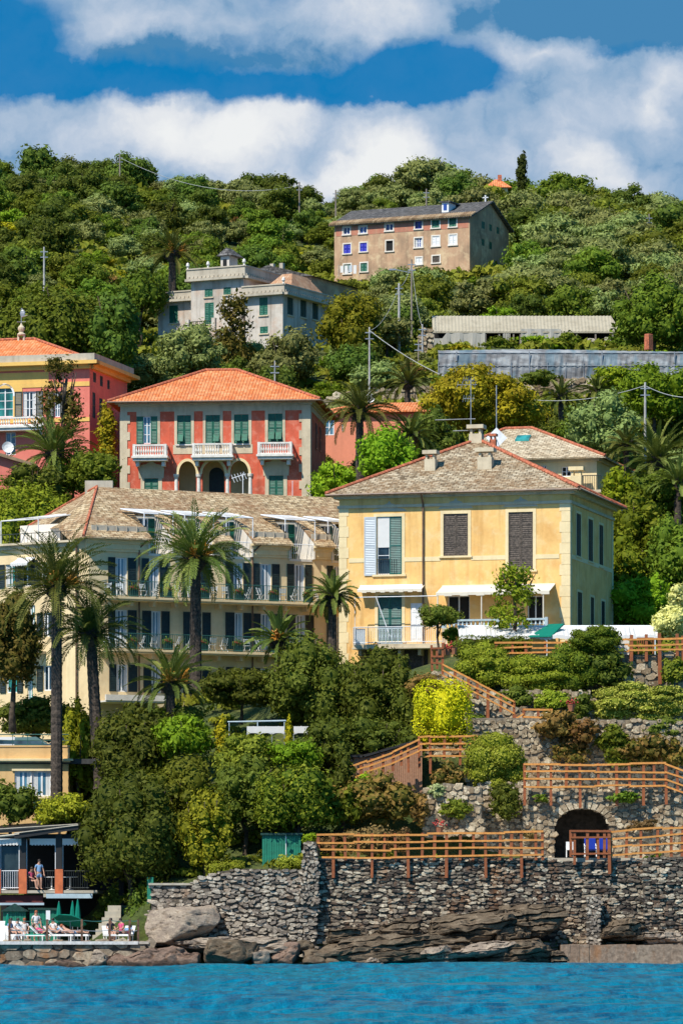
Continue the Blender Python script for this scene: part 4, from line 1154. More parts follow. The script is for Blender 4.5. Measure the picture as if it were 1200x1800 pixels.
 rm=MB();pts=hip_roof(rm,-ov,W+ov,-ov,D+ov,H,zap - H,(xa,xb));rf=rm.build('roof',M['terracotta'],t)
 ridge_tiles([(pts[0],pts[4]),(pts[1],pts[5]),(pts[4],pts[5]),(pts[2],pts[5]),(pts[3],pts[4])],M['ridge'],rf)
 g=MB();g.tube((-ov,-ov - .06,H - .06),(W+ov,-ov - .06,H - .06),.07);g.tube((W+ov+.06,-ov,H - .06),(W+ov+.06,D+ov,H - .06),.07);g.build('gutter',M['copper'],rf)
 return fr
red_villa()
# ---------------------------------------------------------------- pink villa at the left edge
def pink_villa():
 a=math.radians(-14.5);Y0=336;s=Y0/F;W=12;D=9.5
 cr=Vector(((158 - 600)*s,Y0,0));u=Vector((math.cos(a),math.sin(a),0));o=cr - u*W
 fr=Frame(o.x,o.y,33.5,a)
 t=thing('pink_villa','pink and ochre villa with terracotta roof at the left edge','villa',fr.o,a)
 f=fr.fac(0,0,0);sd=fr.fac(W,0,math.pi/2);lf=fr.fac(0,D,-math.pi/2)
 H=f.px(90,642)[1]
 hs=[f.rect(41,63,659,674),f.rect(40,63.5,688,733),f.rect(96,106,688,733)]
 A=f.rect(-6,24,697,733);hs.append((A[0],A[1],A[2],A[3]+1.0));B=f.rect(10,28,760,800);hs.append(B)
 hs=[h for h in hs]
 wm=MB();wall_grid(wm,f,W,-1,H,hs);arch_fill(wm,f,A[0],A[1],A[3],A[3]+1.0,-.22,.001,rise=.85)
 ss=[sd.rect(164,169,655,672),sd.rect(176,181,661,679),sd.rect(189,193,668,684),sd.rect(163,168,690,735),sd.rect(175,180,700,740)]
 wall_grid(wm,sd,D,-1,H,ss);wall_grid(wm,lf,D,-1,H,[]);wm.build('wall',M['pink'],t)
 tr=MB();z1=f.px(100,672)[1];z2=f.px(100,680)[1];tr.fbox(f,0,W,z2,z1,.002,.05)
 z3=f.px(100,735)[1];tr.fbox(f,0,W,z3 - .3,z3,.002,.05)
 ux=f.px(115,700)[0];ux2=f.px(124,700)[0];tr.fbox(f,ux,ux2,z3,z2,.003,.045);ux=f.px(63,700)[0];tr.fbox(f,f.px(24,700)[0],f.px(40,700)[0],z3,z2,.003,.045)
 tr.fbox(f,f.px(64,700)[0]+.6,f.px(76,700)[0],z3,z2,.003,.04)
 tr.fbox(f,0,f.px(64,660)[0]+1,z1,H - .5,.003,.03)
 tr.build('window_surround',M['ochretrim'],t)
 c=MB();zc=f.px(90,650)[1];c.fbox(f,-.1,W+.1,H - .35,H - .05,.002,.3);c.fbox(sd,.002,D,H - .35,H - .05,.002,.3)
 c.fbox(f,-.8,W+.8,H - .05,H+.22,.002,.8);c.fbox(sd,-.79,D+.8,H - .05,H+.22,.002,.8);c.build('cornice',M['ochretrim'],t)
 pr=MB();e=.55;pr.fbox(f,-e,W+e,H+.22,H+.75,e - .15,e);pr.fbox(sd,-e+.16,D,H+.22,H+.75,e - .15,e);pr.build('parapet',M['concrete'],t)
 window(f,*hs[0],t,M['darkgreensh'],M['tealglass']);
 r=hs[1];window(f,*r,t,M['whitepaint'],M['glass'],cols=2,rows=3,curtain=M['curtain'])
 w=.6
 for r in (hs[1],hs[2]): shutter(f,r[0] - w,r[0] - .02,r[2],r[3],M['blacksh'],t,.03);shutter(f,r[1]+.02,r[1]+w,r[2],r[3],M['blacksh'],t,.03)
 window(f,*hs[2],t,M['whitepaint'],M['skyglass'],cols=2,rows=3)
 window(f,*B,t,M['whitepaint'],M['skyglass'])
 aw=window(f,A[0],A[1],A[2],A[3]+.9,t,M['whitepaint'],M['tealglass'],cols=2,rows=4)
 rg=MB();arch_ring(rg,f,A[0],A[1],A[3],.14,-.02,.05,rise=.85);rg.build('arch_moulding',M['whitepaint'],t)
 for r in ss: shutter(sd,r[0],r[1],r[2],r[3],M['blacksh'],t,-.04)
 X0,X1,z0,zz1=f.rect(-30,76,733,748,1.1);stone_balcony(f,X0,X1,z0,zz1 - z0,1.1,t)
 ov=-.2;ym=D/2;zap=fr.local(at(30,596,fr.world((W/2,ym,0)).y)).z;xb=f.px(60,597,-ym)[0]
 zr=H+.3
 rm=MB();pts=hip_roof(rm,ov - 1,W - ov,-ov,D,zr,zap - zr,(xb - 4.5,xb));rf=rm.build('roof',M['terracotta'],t)
 ridge_tiles([(pts[1],pts[5]),(pts[4],pts[5]),(pts[2],pts[5]),(pts[0],pts[4])],M['ridge'],rf)
 # rooftop finial and vane
 q=MB();x=f.px(38,590,-ym)[0];c0=(x,ym,zap - .1)
 for dx in (-.22,.22): q.box(x+dx - .07,x+dx+.07,ym - .1,ym+.1,zap - .1,zap+.35)
 q.lathe((x,ym,zap+.3),[(.3,0),(.34,.1),(.15,.25),(.26,.45),(.28,.6),(.1,.8),(.05,.95)],10);q.build('finial',M['stonetrim'],rf)
 q=MB();q.tube((x,ym,zap+1),(x,ym,zap+2.4),.03,n=5);q.tube((x - .35,ym,zap+1.35),(x+.35,ym,zap+1.35),.025,n=4);q.ball((x+.1,ym,zap+2.0),.22,.06,.3,8);q.tube((x,ym,zap+1.7),(x+.5,ym,zap+1.85),.05,.02,n=4);q.tube((x,ym,zap+2.4),(x+.3,ym,zap+2.1),.04,n=4)
 q.build('weather_vane',M['steel'],rf)
pink_villa()
# small salmon building between the two big villas
def salmon_house():
 a=math.radians(-8);Y0=352;s=Y0/F;W=9.6;D=6
 o=at(568,800,Y0);fr=Frame(o.x,o.y,36.5,a)
 t=thing('salmon_house','salmon house with low terracotta roof half hidden by palms behind the red villa','house',fr.o,a)
 f=fr.fac(0,0,0);sd=fr.fac(W,0,math.pi/2);H=f.px(600,724)[1]
 r=f.rect(570.5,587,737,765);r2=f.rect(600,604,745,758)
 m=MB();wall_grid(m,f,W,-1,H,[r,r2]);wall_grid(m,sd,D,-1,H,[]);m.build('wall',M['salmon'],t)
 window(f,*r,t,M['whitepaint'],M['skyglass'],d=-.05);window(f,*r2,t,M['whitepaint'],M['dark'])
 rm=MB();hip_roof(rm,-.5,W+.3,-.5,D+.3,H,1.0,(2.5,W - 2.5));rf=rm.build('roof',M['terracotta'],t)
 m=MB();x=f.px(767,700)[0];m.box(x - .5,x+.5,1,1.8,H,H+1.3);m.box(x - .6,x+.6,.9,1.9,H+1.3,H+1.5);m.build('chimney',M['salmon'],rf)
 d=thing('satellite_dish','round white satellite dish on the salmon house roof','satellite dish',at(650,713,352))
 m=MB();m.tube((0,0,-.6),(0,0,.5),.03,n=5);m.build('mast',M['steel'],d)
 m=MB();m.lathe((0,0,0),[(.02,0),(.25,.04),(.42,.14),(.42,.16),(.25,.06),(.02,.02)],14);o_=m.build('dish',M['dish'],d,loc=(0,-.1,.5));o_.rotation_euler=(math.radians(70),0,math.radians(-15))
salmon_house()
# ---------------------------------------------------------------- hotel
def french_door(fc,g0,g1,s0,s1,z0,z1,t,smat='blacksh',gl='skyglass',curtain=True):
 """open french window: glass g0..g1 in the wall, shutters out to s0 / s1"""
 window(fc,g0,g1,z0,z1,t,M['whitepaint'],M[gl],cols=2,rows=1,curtain=M['curtain'] if curtain else None,fw=.08,d=-.14)
 if s0 is not None: shutter(fc,s0,g0 - .02,z0,z1,M[smat],t,.03)
 if s1 is not None: shutter(fc,g1+.02,s1,z0,z1,M[smat],t,.03)
def hotel():
 Y0=284;c0=at(157,1200,Y0);fr=Frame(c0.x,c0.y,15.6,0)
 t=thing('hotel','long ochre hotel with slate roof, dormer terraces and two rows of balconies','hotel',fr.o,0)
 A=math.radians(26);B=math.radians(-35)
 f=fr.fac(0,0,A);W=18.7
 lc=fr.local(at(137,1200,284.3));lc.z=0
 ch=fr.fac(lc.x,lc.y,math.atan2(-lc.y,-lc.x));chl=math.hypot(lc.x,lc.y)
 LL=13.0
 lf=fr.fac(lc.x - LL*math.cos(B),lc.y - LL*math.sin(B),B)
 H=f.px(215,944)[1]
 cut=[(f.px(a,950)[0],f.px(b,950)[0]) for a,b in ((261,299),(332,370),(405,439),(508,548),(583,612))]
 cut=[(a,min(b,W)) for a,b in cut]
 doors=[]
 def D_(g0,g1,s0,s1,y0,y1): doors.append((f.px(g0,y0)[0],f.px(g1,y0)[0],f.px(s0,y0)[0] if s0 else None,f.px(s1,y0)[0] if s1 else None,f.px((g0+g1)/2,y1)[1],f.px((g0+g1)/2,y0)[1]))
 for r in ((203,224,190,239,980,1047),(262,280,249,296,982,1049),(333,352,320,368,986,1051),(410,427,396,440,989,1054),(457,477,445,491,991,1055),(517,535,504,548,992,1057),(585,600,574,612,995,1059)): D_(*r)
 for r in ((203,224,190,240,1072,1138),(266,283,250,298,1074,1139),(338,355,322,370,1076,1141),(412,427,396,441,1077,1142),(458,476,445,492,1079,1143),(519,536,504,551,1081,1144),(586,600,574,612,1083,1146)): D_(*r)
 for r in ((205,225,192,241,1168,1216),(266,283,252,298,1169,1218),(338,355,322,370,1171,1220),(412,427,397,441,1173,1222),(458,476,445,492,1175,1224)): D_(*r)
 holes=[(d[0],d[1],d[4],d[5]) for d in doors]
 top=H+.0
 wm=MB()
 wall_grid(wm,f,W,-1.5,H - 1.0,holes)
 xs=[0]+[v for c in cut for v in c]+[W]
 for a,b in zip(xs[0::2],xs[1::2]):
  if b - a>.05: wall_grid(wm,f,b,H - 1.0,top,[],u00=a)
 wall_grid(wm,ch,chl,-1.5,H,[])
 lw=[lf.rect(10,30,992,1033),lf.rect(38,56,985,1031),lf.rect(73,87,988,1029),lf.rect(53,62,1064,1146),lf.rect(77,88,1077,1119),lf.rect(12,31,1176,1218),lf.rect(49,58,1172,1237),lf.rect(77,92,1170,1214)]
 HL=lf.px(60,955)[1]
 wall_grid(wm,lf,LL,-1.5,HL,lw)
 wm.build('wall',M['hotel'],t)
 for d in doors: french_door(f,*d,t)
 for k,r in enumerate(lw):
  if k in (3,6): window(lf,*r,t,M['whitepaint'],M['tealglass'],cols=2,rows=2,name='glazed_door')
  else:
   window(lf,*r,t,M['whitepaint'],M['tealglass' if k in (0,5) else 'glass'],cols=2,rows=1,curtain=M['curtain'] if k in (0,) else None)
   w=.5;shutter(lf,r[0] - w,r[0] - .02,r[2],r[3],M['blacksh'],t,.03);shutter(lf,r[1]+.02,r[1]+w,r[2],r[3],M['blacksh'],t,.03)
 # small awnings over the left doors
 for r in (lw[1],lw[6]): awning(lf,r[0] - .25,r[1]+.3,r[3]+.12,.35,.8,t,M['awning'],M['whitemetal'])
 lb=MB();r=lw[3];lb.fbox(lf,r[0] - .8,r[1]+.9,r[2] - .16,r[2],.002,.9);bo=lb.build('balcony',M['stonetrim'],t)
 q=MB()
 for k in range(14): uu=r[0] - .78+k*(r[1] - r[0]+1.66)/13;q.tube(lf.pt(uu,r[2],.86),lf.pt(uu,r[2]+1,.86),.016,n=4)
 q.tube(lf.pt(r[0] - .78,r[2]+1,.86),lf.pt(r[1]+.88,r[2]+1,.86),.025,n=4);q.build('railing',M['iron'],bo)
 # corner strips
 s=MB();s.fbox(lf,LL - .9,LL - .002,-1.5,H - .5,.002,.05);s.build('corner_strip',M['cream'],t)
 s=MB();s.tube(lf.pt(LL,H - .6,.14),lf.pt(LL,-1,.14),.06);s.build('downpipe',M['copper'],t)
 for px in (244,443):
  u=f.px(px,1000)[0];s=MB();s.tube(f.pt(u,H - .7,.1),f.pt(u,-1,.1),.055);s.tube(f.pt(u,H - .7,.1),f.pt(u+.45,H - .1,.55),.055);s.build('downpipe',M['copper'],t)
 # cornice (cove) under the pent roofs
 segs=[(-.25,cut[0][0])]+[(cut[i][1],cut[i+1][0]) for i in range(len(cut) - 1)]
 ov=.75;sl=.6
 for a,b in segs:
  c=MB()
  for e,z0,z1 in ((.12,H - .95,H - .8),(.3,H - .45,H - .25),(.5,H - .25,H - .12)): c.fbox(f,a+(0 if a<0 else .0),b,z0,z1,.002,e)
  c.fpoly(f,[(a,H - .8),(b,H - .8),(b,H - .45),(a,H - .45)],.002,.2)
  c.build('cornice',M['cream'],t)
 # roof: slope strips between the terraces
 RD=5.6;P=lambda u,d: Vector(f.pt(u,H - .1+sl*(ov+d) if d>-ov else H - .1,-d))
 ridge_d=fr.local(at(175,865,290))
 # ridge height from the photo
 upk=1.2+1.9
 zr=P(0,RD).z
 rm=MB()
 def strip(u0,u1,d0,d1,e0=None,e1=None,th=.1):
  e0=u0 if e0 is None else e0;e1=u1 if e1 is None else e1
  v=[P(u0,d0),P(u1,d0),P(e1,d1),P(e0,d1)];w=[p - Vector((0,0,th)) for p in v]
  rm.add(v+w,[(0,1,2,3),(7,6,5,4),(0,4,5,1),(1,5,6,2),(2,6,7,3),(3,7,4,0)])
 DC=2.3
 hipu=2.9
 allseg=[];prev=-.7
 for a,b in cut: allseg.append((prev,a));prev=b
 for i,(a,b) in enumerate(allseg):
  if i==0:
   # corner strip: hip edge runs from (-.7,-ov) to (hipu,RD)
   fdc=(DC+ov)/(RD+ov);um=-.7+(hipu+.7)*fdc
   strip(a,b,-ov,DC,um,b)
  else: strip(a,b,-ov,DC)
 fdc=(DC+ov)/(RD+ov);um=-.7+(hipu+.7)*fdc
 strip(um,20.2,DC+.001,RD,hipu,22.5)
 # back slope so that the roof is closed
 b0,b1=P(hipu,RD),P(22.5,RD);q0=Vector(f.pt(hipu,H,-RD*2));q1=Vector(f.pt(22.5,H,-RD*2));rm.add([b0,b1,q1,q0],[(0,1,2,3)])
 # left slope
 K=P(-.7,-ov);PK=P(hipu,RD)
 Lt=fr.local(at(121,941,284.4));Lt.z=K.z;Bk=fr.local(at(36,934,294.5));L2=fr.local(at(104,928,286.6))
 rm.add([K,PK,L2,Lt],[(0,1,2,3)]);rm.add([L2,PK,Bk],[(0,1,2)]);rm.add([PK,q0,Bk],[(0,1,2)])
 dz=Vector((0,0,-.12));rm.add([K,Lt,Lt+dz,K+dz],[(0,1,2,3)]);rm.add([Lt,L2,L2+dz,Lt+dz],[(0,1,2,3)]);rm.add([K+dz,Lt+dz,L2+dz,Vector(f.pt(0,K.z - .12,0))],[(0,1,2,3)])
 rf=rm.build('roof',M['slate2'],t)
 ridge_tiles([(K,PK),(Bk,PK)],M['ridge'],rf,.1)
 # chimney at the peak
 p=PK+Vector((.1,.8,0));m=MB();m.box(p.x - .9,p.x+.9,p.y - .4,p.y+.5,p.z - 1,p.z+.45);m.build('chimney',M['concrete'],rf)
 # snow guards: pale strip over each pent
 for a,b in allseg:
  g=MB();a0=a+.9 if a<0 else a+.02
  g.add([P(a0,.05) ,P(b,.05),P(b,.05)+Vector((0,0,.33)),P(a0,.05)+Vector((0,0,.33)),P(a0,.15),P(b,.15),P(b,.15)+Vector((0,0,.27)),P(a0,.15)+Vector((0,0,.27))],[(0,1,2,3),(7,6,5,4),(3,2,6,7),(0,3,7,4),(1,5,6,2)])
  k=a0+.3
  while k<b: g.tube(P(k,-.02),P(k,-.02)+Vector((0,0,.42)),.03,n=4);k+=.7
  g.build('snow_guard',M['concrete'],rf)
 # dormer terraces
 for i,(a,b) in enumerate(cut):
  fl=H - .98;ztop=P(0,DC).z
  m=MB();m.fbox(f,a,b,fl - .15,fl,-DC - .1,.05)                         # floor
  m.fbox(f,a,b,fl,ztop - .1,-DC - .12,-DC)                                  # back wall
  # cheeks under the roof slopes
  for u0,u1 in ((a - .1,a),(b,b+.1)):
   lo=[Vector(f.pt(u0,fl,.3)),Vector(f.pt(u1,fl,.3)),Vector(f.pt(u1,fl,-DC)),Vector(f.pt(u0,fl,-DC))]
   hi=[P(u0,-.3) - Vector((0,0,.11)),P(u1,-.3) - Vector((0,0,.11)),P(u1,DC) - Vector((0,0,.11)),P(u0,DC) - Vector((0,0,.11))]
   m.hexa([Vector(x) for x in lo]+hi)
  tr=m.build('dormer_terrace',M['whiteplaster'],t)
  u0=a+.25;dmb=MB();
  window(Fac_off(f,-DC+.01),a+.22,a+.95,fl,ztop - .25,tr,M['whitepaint'],M['glass'],d=.01,name='terrace_door')
  g2=Fac_off(f,-DC+.01);shutter(g2,a+.98,min(b - .1,a+1.45),fl,ztop - .25,M['greensh'],tr,.02)
  # canopy: sloping white frame with a light louvred sheet
  c=MB();cu0,cu1=a - .35,b+.15;zc=ztop - .05;out=.15
  A0,A1=Vector(f.pt(cu0 - .55,zc+.35,-DC - .1)),Vector(f.pt(cu1 - .55,zc+.35,-DC - .1))
  C0,C1=Vector(f.pt(cu0,zc - .12,out)),Vector(f.pt(cu1,zc - .12,out))
  for p0,p1 in ((A0,A1),(C0,C1),(A0,C0),(A1,C1)): c.tube(p0,p1,.045,n=5)
  for k in (0.0,1.0): 
   c.tube(C0.lerp(C1,k),Vector(f.pt(cu0+(cu1 - cu0)*k,fl if k else zc - .9,out)),.035,n=5)
  c.build('canopy_frame',M['whitemetal'],tr)
  c=MB();n=5 
  for k in range(n):
   s0,s1=k/n*.62+.01,(k+.78)/n*.62
   v=[A0.lerp(C0,s0),A1.lerp(C1,s0),A1.lerp(C1,s1),A0.lerp(C0,s1)];c.add(v+[x - Vector((0,0,.03)) for x in v],[(3,2,1,0),(4,5,6,7),(0,1,5,4),(1,2,6,5),(2,3,7,6),(3,0,4,7)])
  c.build('canopy_sheet',M['awning'],tr)
  r=MB();n=int((b - a)/.14)
  for k in range(n+1): uu=a+(b - a)*k/n;r.tube(f.pt(uu,fl,.1),f.pt(uu,fl+.95,.1),.014,n=4)
  r.tube(f.pt(a,fl+.95,.1),f.pt(b,fl+.95,.1),.025,n=4);r.build('railing',M['whitemetal'],tr)
  r=MB();p=f.pt(a+.5,fl,-.25);r.lathe(p,[(.14,0),(.2,.35)],8)
  for k in range(18): r.ball((p[0]+random.uniform(-.25,.25),p[1]+random.uniform(-.2,.2),fl+.45+random.uniform(0,.35)),.09,n=5)
  tag(None,None) if False else None
  r.build('planter',M['mid'],tr)
 # main balconies (upper and lower)
 for zrow,(y0,px0,px1) in enumerate(((1049,188,608),(1141,186,560))):
  u0=f.px(px0,y0,1.2)[0];u1=min(W - .02,f.px(px1,y0,1.2)[0]);z=f.px(240,y0+(0 if zrow==0 else 0),1.2)[1] - .0
  b=MB();b.fbox(f,u0,u1,z - .14,z,.002,1.2);b.fbox(f,u0+.06,u1,z - .24,z - .14,.002,1.1)
  k=u0+.4
  while k<u1: b.fpoly(f,[(k - .09,z - .55),(k+.09,z - .55),(k+.09,z - .24),(k - .09,z - .24)],.002,.75);k+=1.55
  bo=b.build('balcony',M['hotel'],t)
  r=MB();k=u0
  while k<u1: r.tube(f.pt(k,z,1.14),f.pt(k,z+1.0,1.14),.013,n=4);k+=.13
  for zz in (z+.08,z+1.0): r.tube(f.pt(u0,zz,1.14),f.pt(u1,zz,1.14),.022,n=4)
  for k in range(8): r.tube(f.pt(u0,z,.1+k*.14),f.pt(u0,z+1,.1+k*.14),.013,n=4)
  r.tube(f.pt(u0,z+1,0),f.pt(u0,z+1,1.14),.022,n=4)
  r.build('railing',M['greeniron'],bo)
  # flower planters and bistro chairs: things of their own
  rows='upper' if zrow==0 else 'lower'
  spots=[]
  k=u0+.35;j=0
  pat=['c','c','p','c','c','p'] 
  while k<u1 - .3:
   w=fr.world(f.pt(k,z,.55 if pat[j % 6]=='c' else .9));BALC.append((pat[j % 6],Vector(w),rows,j,A));k+=.82;j+=1
 # parapet, attic and planters on the left wing
 p=MB();p.fbox(lf,-.2,LL - .05,HL - .35,HL - .1,.002,.22);p.fbox(lf,-.2,LL+.1,HL - .1,HL+.03,.002,.5);p.build('cornice',M['stonetrim'],t)
 p=MB();p.fbox(lf,0,LL - .3,HL - .3,HL+.02,-3.0,0);x0,x1,z0,z1=lf.rect(36,106,929,948,-2.2);p.fbox(lf,x0,x1,z0 - .5,z1+.25,-2.5,-2.2);p.build('attic_wall',M['whiteplaster'],t)
 r=MB();k=0
 while k<LL - .4: r.tube(lf.pt(k,HL,.1),lf.pt(k,HL+.65,.1),.016,n=4);k+=.3
 r.tube(lf.pt(0,HL+.65,.1),lf.pt(LL - .4,HL+.65,.1),.022,n=4);r.build('railing',M['iron'],t)
 # white canopy on the attic
 c=MB();A0,A1=Vector(lf.pt(x1 - 1.4,z1+.95,-3.4)),Vector(lf.pt(x1+.9,z1+.95,-3.4));C0,C1=Vector(lf.pt(x1 - 3.6,z1+.45,-.6)),Vector(lf.pt(x1 - .5,z1+.45,-.6))
 for a_,b_ in ((A0,A1),(C0,C1),(A0,C0),(A1,C1),(C0,C0 - Vector((0,0,1.5))),(C1,C1 - Vector((0,0,1.5)))): c.tube(a_,b_,.04,n=5)
 v=[A0,A1,A1.lerp(C1,.55),A0.lerp(C0,.55)];c.add(v+[q - Vector((0,0,.03)) for q in v],[(3,2,1,0),(4,5,6,7)]);c.build('canopy',M['awning'],t)
 sk=MB();a1=fr.local(at(133,922,286.5));vv=[fr.local(at(130,922,286.3)),fr.local(at(139,920,286.2)),fr.local(at(160,903,288.6)),fr.local(at(148,903,288.8))]
 sk.add([q+Vector((0,-.15,.12)) for q in vv],[(0,1,2,3)]);sk.build('skylight',M['tealglass'],rf)
 # ground floor awning / white parapet seen between the trees
 g=MB();x0,x1,z0,z1=f.rect(186,300,1222,1232,2.5);g.fbox(f,x0,x1,z0,z1,2.4,2.6);g.fbox(f,x0,x1,z0 - .1,z0,.002,2.5);g.build('terrace_parapet',M['whiteplaster'],t)
 return fr
def Fac_off(f,d):
 g=Fac(f.fr,f.lx+f.n[0]*d,f.ly+f.n[1]*d,0);g.u=f.u;g.n=f.n;return g
M['whiteplaster']=stucco('white_plaster',(.76,.7,.6),stain=(.5,.42,.32),amt=.3,streak=.3)
BALC=[]
hotel()
def chair_meshes():
 m=MB()   # folding bistro chair, 0.85 m tall
 for s in (-.2,.2):
  m.tube((s,.18,0),(s,-.16,.9),.018,n=5);m.tube((s*.9,-.2,0),(s*.9,.2,.46),.018,n=5)
 legs=m.mesh('frame');m=MB()
 for k in range(5): m.box(-.2,.2,-.18+k*.08,-.12+k*.08,.44,.465)
 seat=m.mesh('seat');m=MB()
 for k in range(3): m.hexa([(-.2,-.13 - .02*k,.6+k*.1),(.2,-.13 - .02*k,.6+k*.1),(.2,-.115 - .02*k,.6+k*.1),(-.2,-.115 - .02*k,.6+k*.1),(-.2,-.145 - .02*k,.67+k*.1),(.2,-.145 - .02*k,.67+k*.1),(.2,-.13 - .02*k,.67+k*.1),(-.2,-.13 - .02*k,.67+k*.1)])
 return legs,seat,m.mesh('backrest')
def planter_meshes():
 m=MB();m.box(-.28,.28,-.14,.14,0,.42);pot=m.mesh('pot');rg=np.random.default_rng(5)
 L=[(-.18,0,.55,.22,.18,.2),(.05,0,.6,.24,.2,.24),(.22,0,.52,.18,.18,.18)]
 lv=crown_mesh('foliage',L,.07,1.2,4,M['mid']);m=MB()
 for k in range(14): m.ball((rg.normal()*.2,-.12+rg.normal()*.08,.6+rg.normal()*.09),.045,n=5)
 return pot,lv,m.mesh('blossoms')
def balcony_things():
 ch=chair_meshes();pl=planter_meshes();rg=random.Random(4)
 n={}
 ordn=['first','second','third','fourth','fifth','sixth','seventh','eighth','ninth','tenth','eleventh','twelfth','thirteenth','fourteenth','fifteenth','sixteenth','seventeenth','eighteenth']
 for kind,p,rows,j,A in BALC:
  k=n.get((kind,rows),0);n[(kind,rows)]=k+1
  if kind=='c':
   t=thing('bistro_chair','%s pale metal chair from the left on the hotel\'s %s balcony' % (ordn[min(k,17)],rows),'chair',p,A+rg.uniform(-1.1,1.1)+(math.pi if rg.random()<.3 else 0),'metal chairs on the hotel balconies')
   link('frame',ch[0],M['whitemetal'],t);link('seat',ch[1],M['greypaint'],t);link('backrest',ch[2],M['greypaint'],t)
  else:
   t=thing('flower_planter','%s flower planter from the left on the hotel\'s %s balcony' % (ordn[min(k,17)],rows),'planter',p,A,'flower planters on the hotel balconies')
   link('pot',pl[0],M['darkgreensh'],t);link('foliage',pl[1],None,t);link('blossoms',pl[2],M['flower'],t)
balcony_things()
# ---------------------------------------------------------------- weathered white house half way up the hill
def parapet(fc_list,z,h,e,mat,t,dent=True):
 m=MB()
 for fc,u0,u1 in fc_list:
  m.fbox(fc,u0,u1,z - .12,z+.1,.002,e+.35)
  m.fbox(fc,u0,u1,z+.1,z+h,e - .1,e+.02);m.fbox(fc,u0,u1,z+h,z+h+.12,e - .16,e+.1)
  if dent:
   k=u0+.15
   while k<u1 - .2: m.fbox(fc,k,k+.2,z+.16,z+.34,e+.021,e+.12);k+=.42
 return m.build('parapet',mat,t)
def white_house():
 a=math.radians(-27);Y0=398;s=Y0/F
 cr=at(497,610,Y0);fr=Frame(cr.x,cr.y,53.0,a)      # local x<0 is left of the right corner
 t=thing('white_house','weathered white house with balustraded flat roofs and green shutters on the hillside','house',fr.o,a)
 f=fr.fac(-30,0,0);sd=fr.fac(0,0,math.pi/2)
 f2=fr.fac(-30,.9,0);f3=fr.fac(-30,1.8,0)
 # right block
 u0=f.px(433,550)[0];u1=30.0;H1=f.px(470,518)[1]
 h=[f.rect(456,470.5,523,554),f.rect(457,471,574,586)]
 hs=[sd.rect(505,515,523,554),sd.rect(528,538,528,558),sd.rect(549,559,532,562),sd.rect(507,516,574,582)]
 m=MB();wall_grid(m,f,u1,-2.5,H1,h,u00=u0);DS=12;wall_grid(m,sd,DS,-2.5,H1,hs);m.fbox(f,u0,u1,H1 - .1,H1 - .02,-10,-.01)
 m.fbox(f,u0 - .1,u0,-2.5,H1,-8,-.002)
 # tower
 v0=f2.px(336,540)[0];v1=f2.px(428,540)[0];H2=f2.px(380,491)[1]
 h2=[f2.rect(360,374,508,522),f2.rect(393,406,505,518),f2.rect(360,376,532,570)]
 wall_grid(m,f2,v1,-2.5,H2,h2,u00=v0);m.fbox(f2,v1 - .1,v1,H1 - 2,H2,-8,-.002);m.fbox(f2,v0,v0+.1,-2,H2,-8,-.002);m.fbox(f2,v0,v1,H2 - .1,H2 - .01,-8,-.003)
 # left wing
 w0=f3.px(278,560)[0];w1=v0+.3;H3=f3.px(300,530)[1]
 h3=[f3.rect(298,313,537,568),f3.rect(291,301,590,600)]
 wall_grid(m,f3,w1,-3.5,H3,h3,u00=w0);m.fbox(f3,w0,w1,H3 - .1,H3 - .01,-6,-.003)
 m.build('wall',M['greywhite'],t)
 for fc,hh in ((f,h),(f2,h2),(f3,h3),(sd,hs)):
  for r in hh:
   mt=M['greensh'] if fc is not sd else M['darkgreensh'];um=(r[0]+r[1])/2  # side wall shutters get a darker green, shade put into their colour
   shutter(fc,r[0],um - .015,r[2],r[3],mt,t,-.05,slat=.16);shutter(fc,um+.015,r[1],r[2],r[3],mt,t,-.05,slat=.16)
   q=MB();q.fbox(fc,r[0] - .1,r[1]+.1,r[2] - .12,r[2],.002,.12);q.build('window_sill',M['stonetrim'],t)
 parapet([(f,u0 - .3,u1+.3),(sd,-.3,DS)],H1,.75,.3,M['concrete'],t)
 ts=Fac_off(sd,v1 - 30);ts=fr.fac(v1 - 30,.9,math.pi/2)
 parapet([(f2,v0 - .3,v1+.3),(ts,-.3,9)],H2,.95,.3,M['concrete'],t)
 parapet([(f3,w0 - .3,w1)],H3,.75,.3,M['concrete'],t)
 for fc,u,z in ((f2,v0 - .2,H2+1.05),(f2,v1+.2,H2+1.05),(f2,(v0+v1)/2 - .8,H2+1.05),(f3,w0 - .2,H3+.85),(f,u1+.2,H1+.85)):
  fin=MB();p=fc.pt(u,z,.25);fin.lathe(p,[(.12,0),(.06,.12),(.17,.3),(.13,.5),(.02,.6)],8);fin.build('finial',M['marble'],t)
 # cupola
 q=MB();x0,x1,z0,z1=f2.rect(388,403,450,470,-3);q.fbox(f2,x0,x1,z0 - .6,z1,-4.6,-3);q.build('cupola',M['greywhite'],t)
 q=MB();P=f2.pt;xm=(x0+x1)/2
 b=[P(x0 - .3,z1,-2.7),P(x1+.5,z1,-2.7),P(x1+.5,z1,-4.9),P(x0 - .3,z1,-4.9),P(xm,z1+.8,-3.2),P(xm,z1+.8,-4.4)];q.add(b,[(0,1,4),(1,2,5,4),(2,3,5),(3,0,4,5),(3,2,1,0)]);q.build('cupola_roof',M['darkslate'],t)
 q=MB();q.fbox(f2,x0+.25,x1 - .25,z0 - .2,z1 - .3,-3,-2.96);q.build('cupola_window',M['dark'],t)
 # hipped tile roof on the right block
 rm=MB();z=H1+.2;Lp=lambda px,py,dy: fr.local(at(px,py,fr.world((0,dy,0)).y))
 apx=fr.local(at(541,484,fr.world((-2,6.5,0)).y));ex0,ex1,ey0,ey1=-4.3,-.4,2.4,11.2
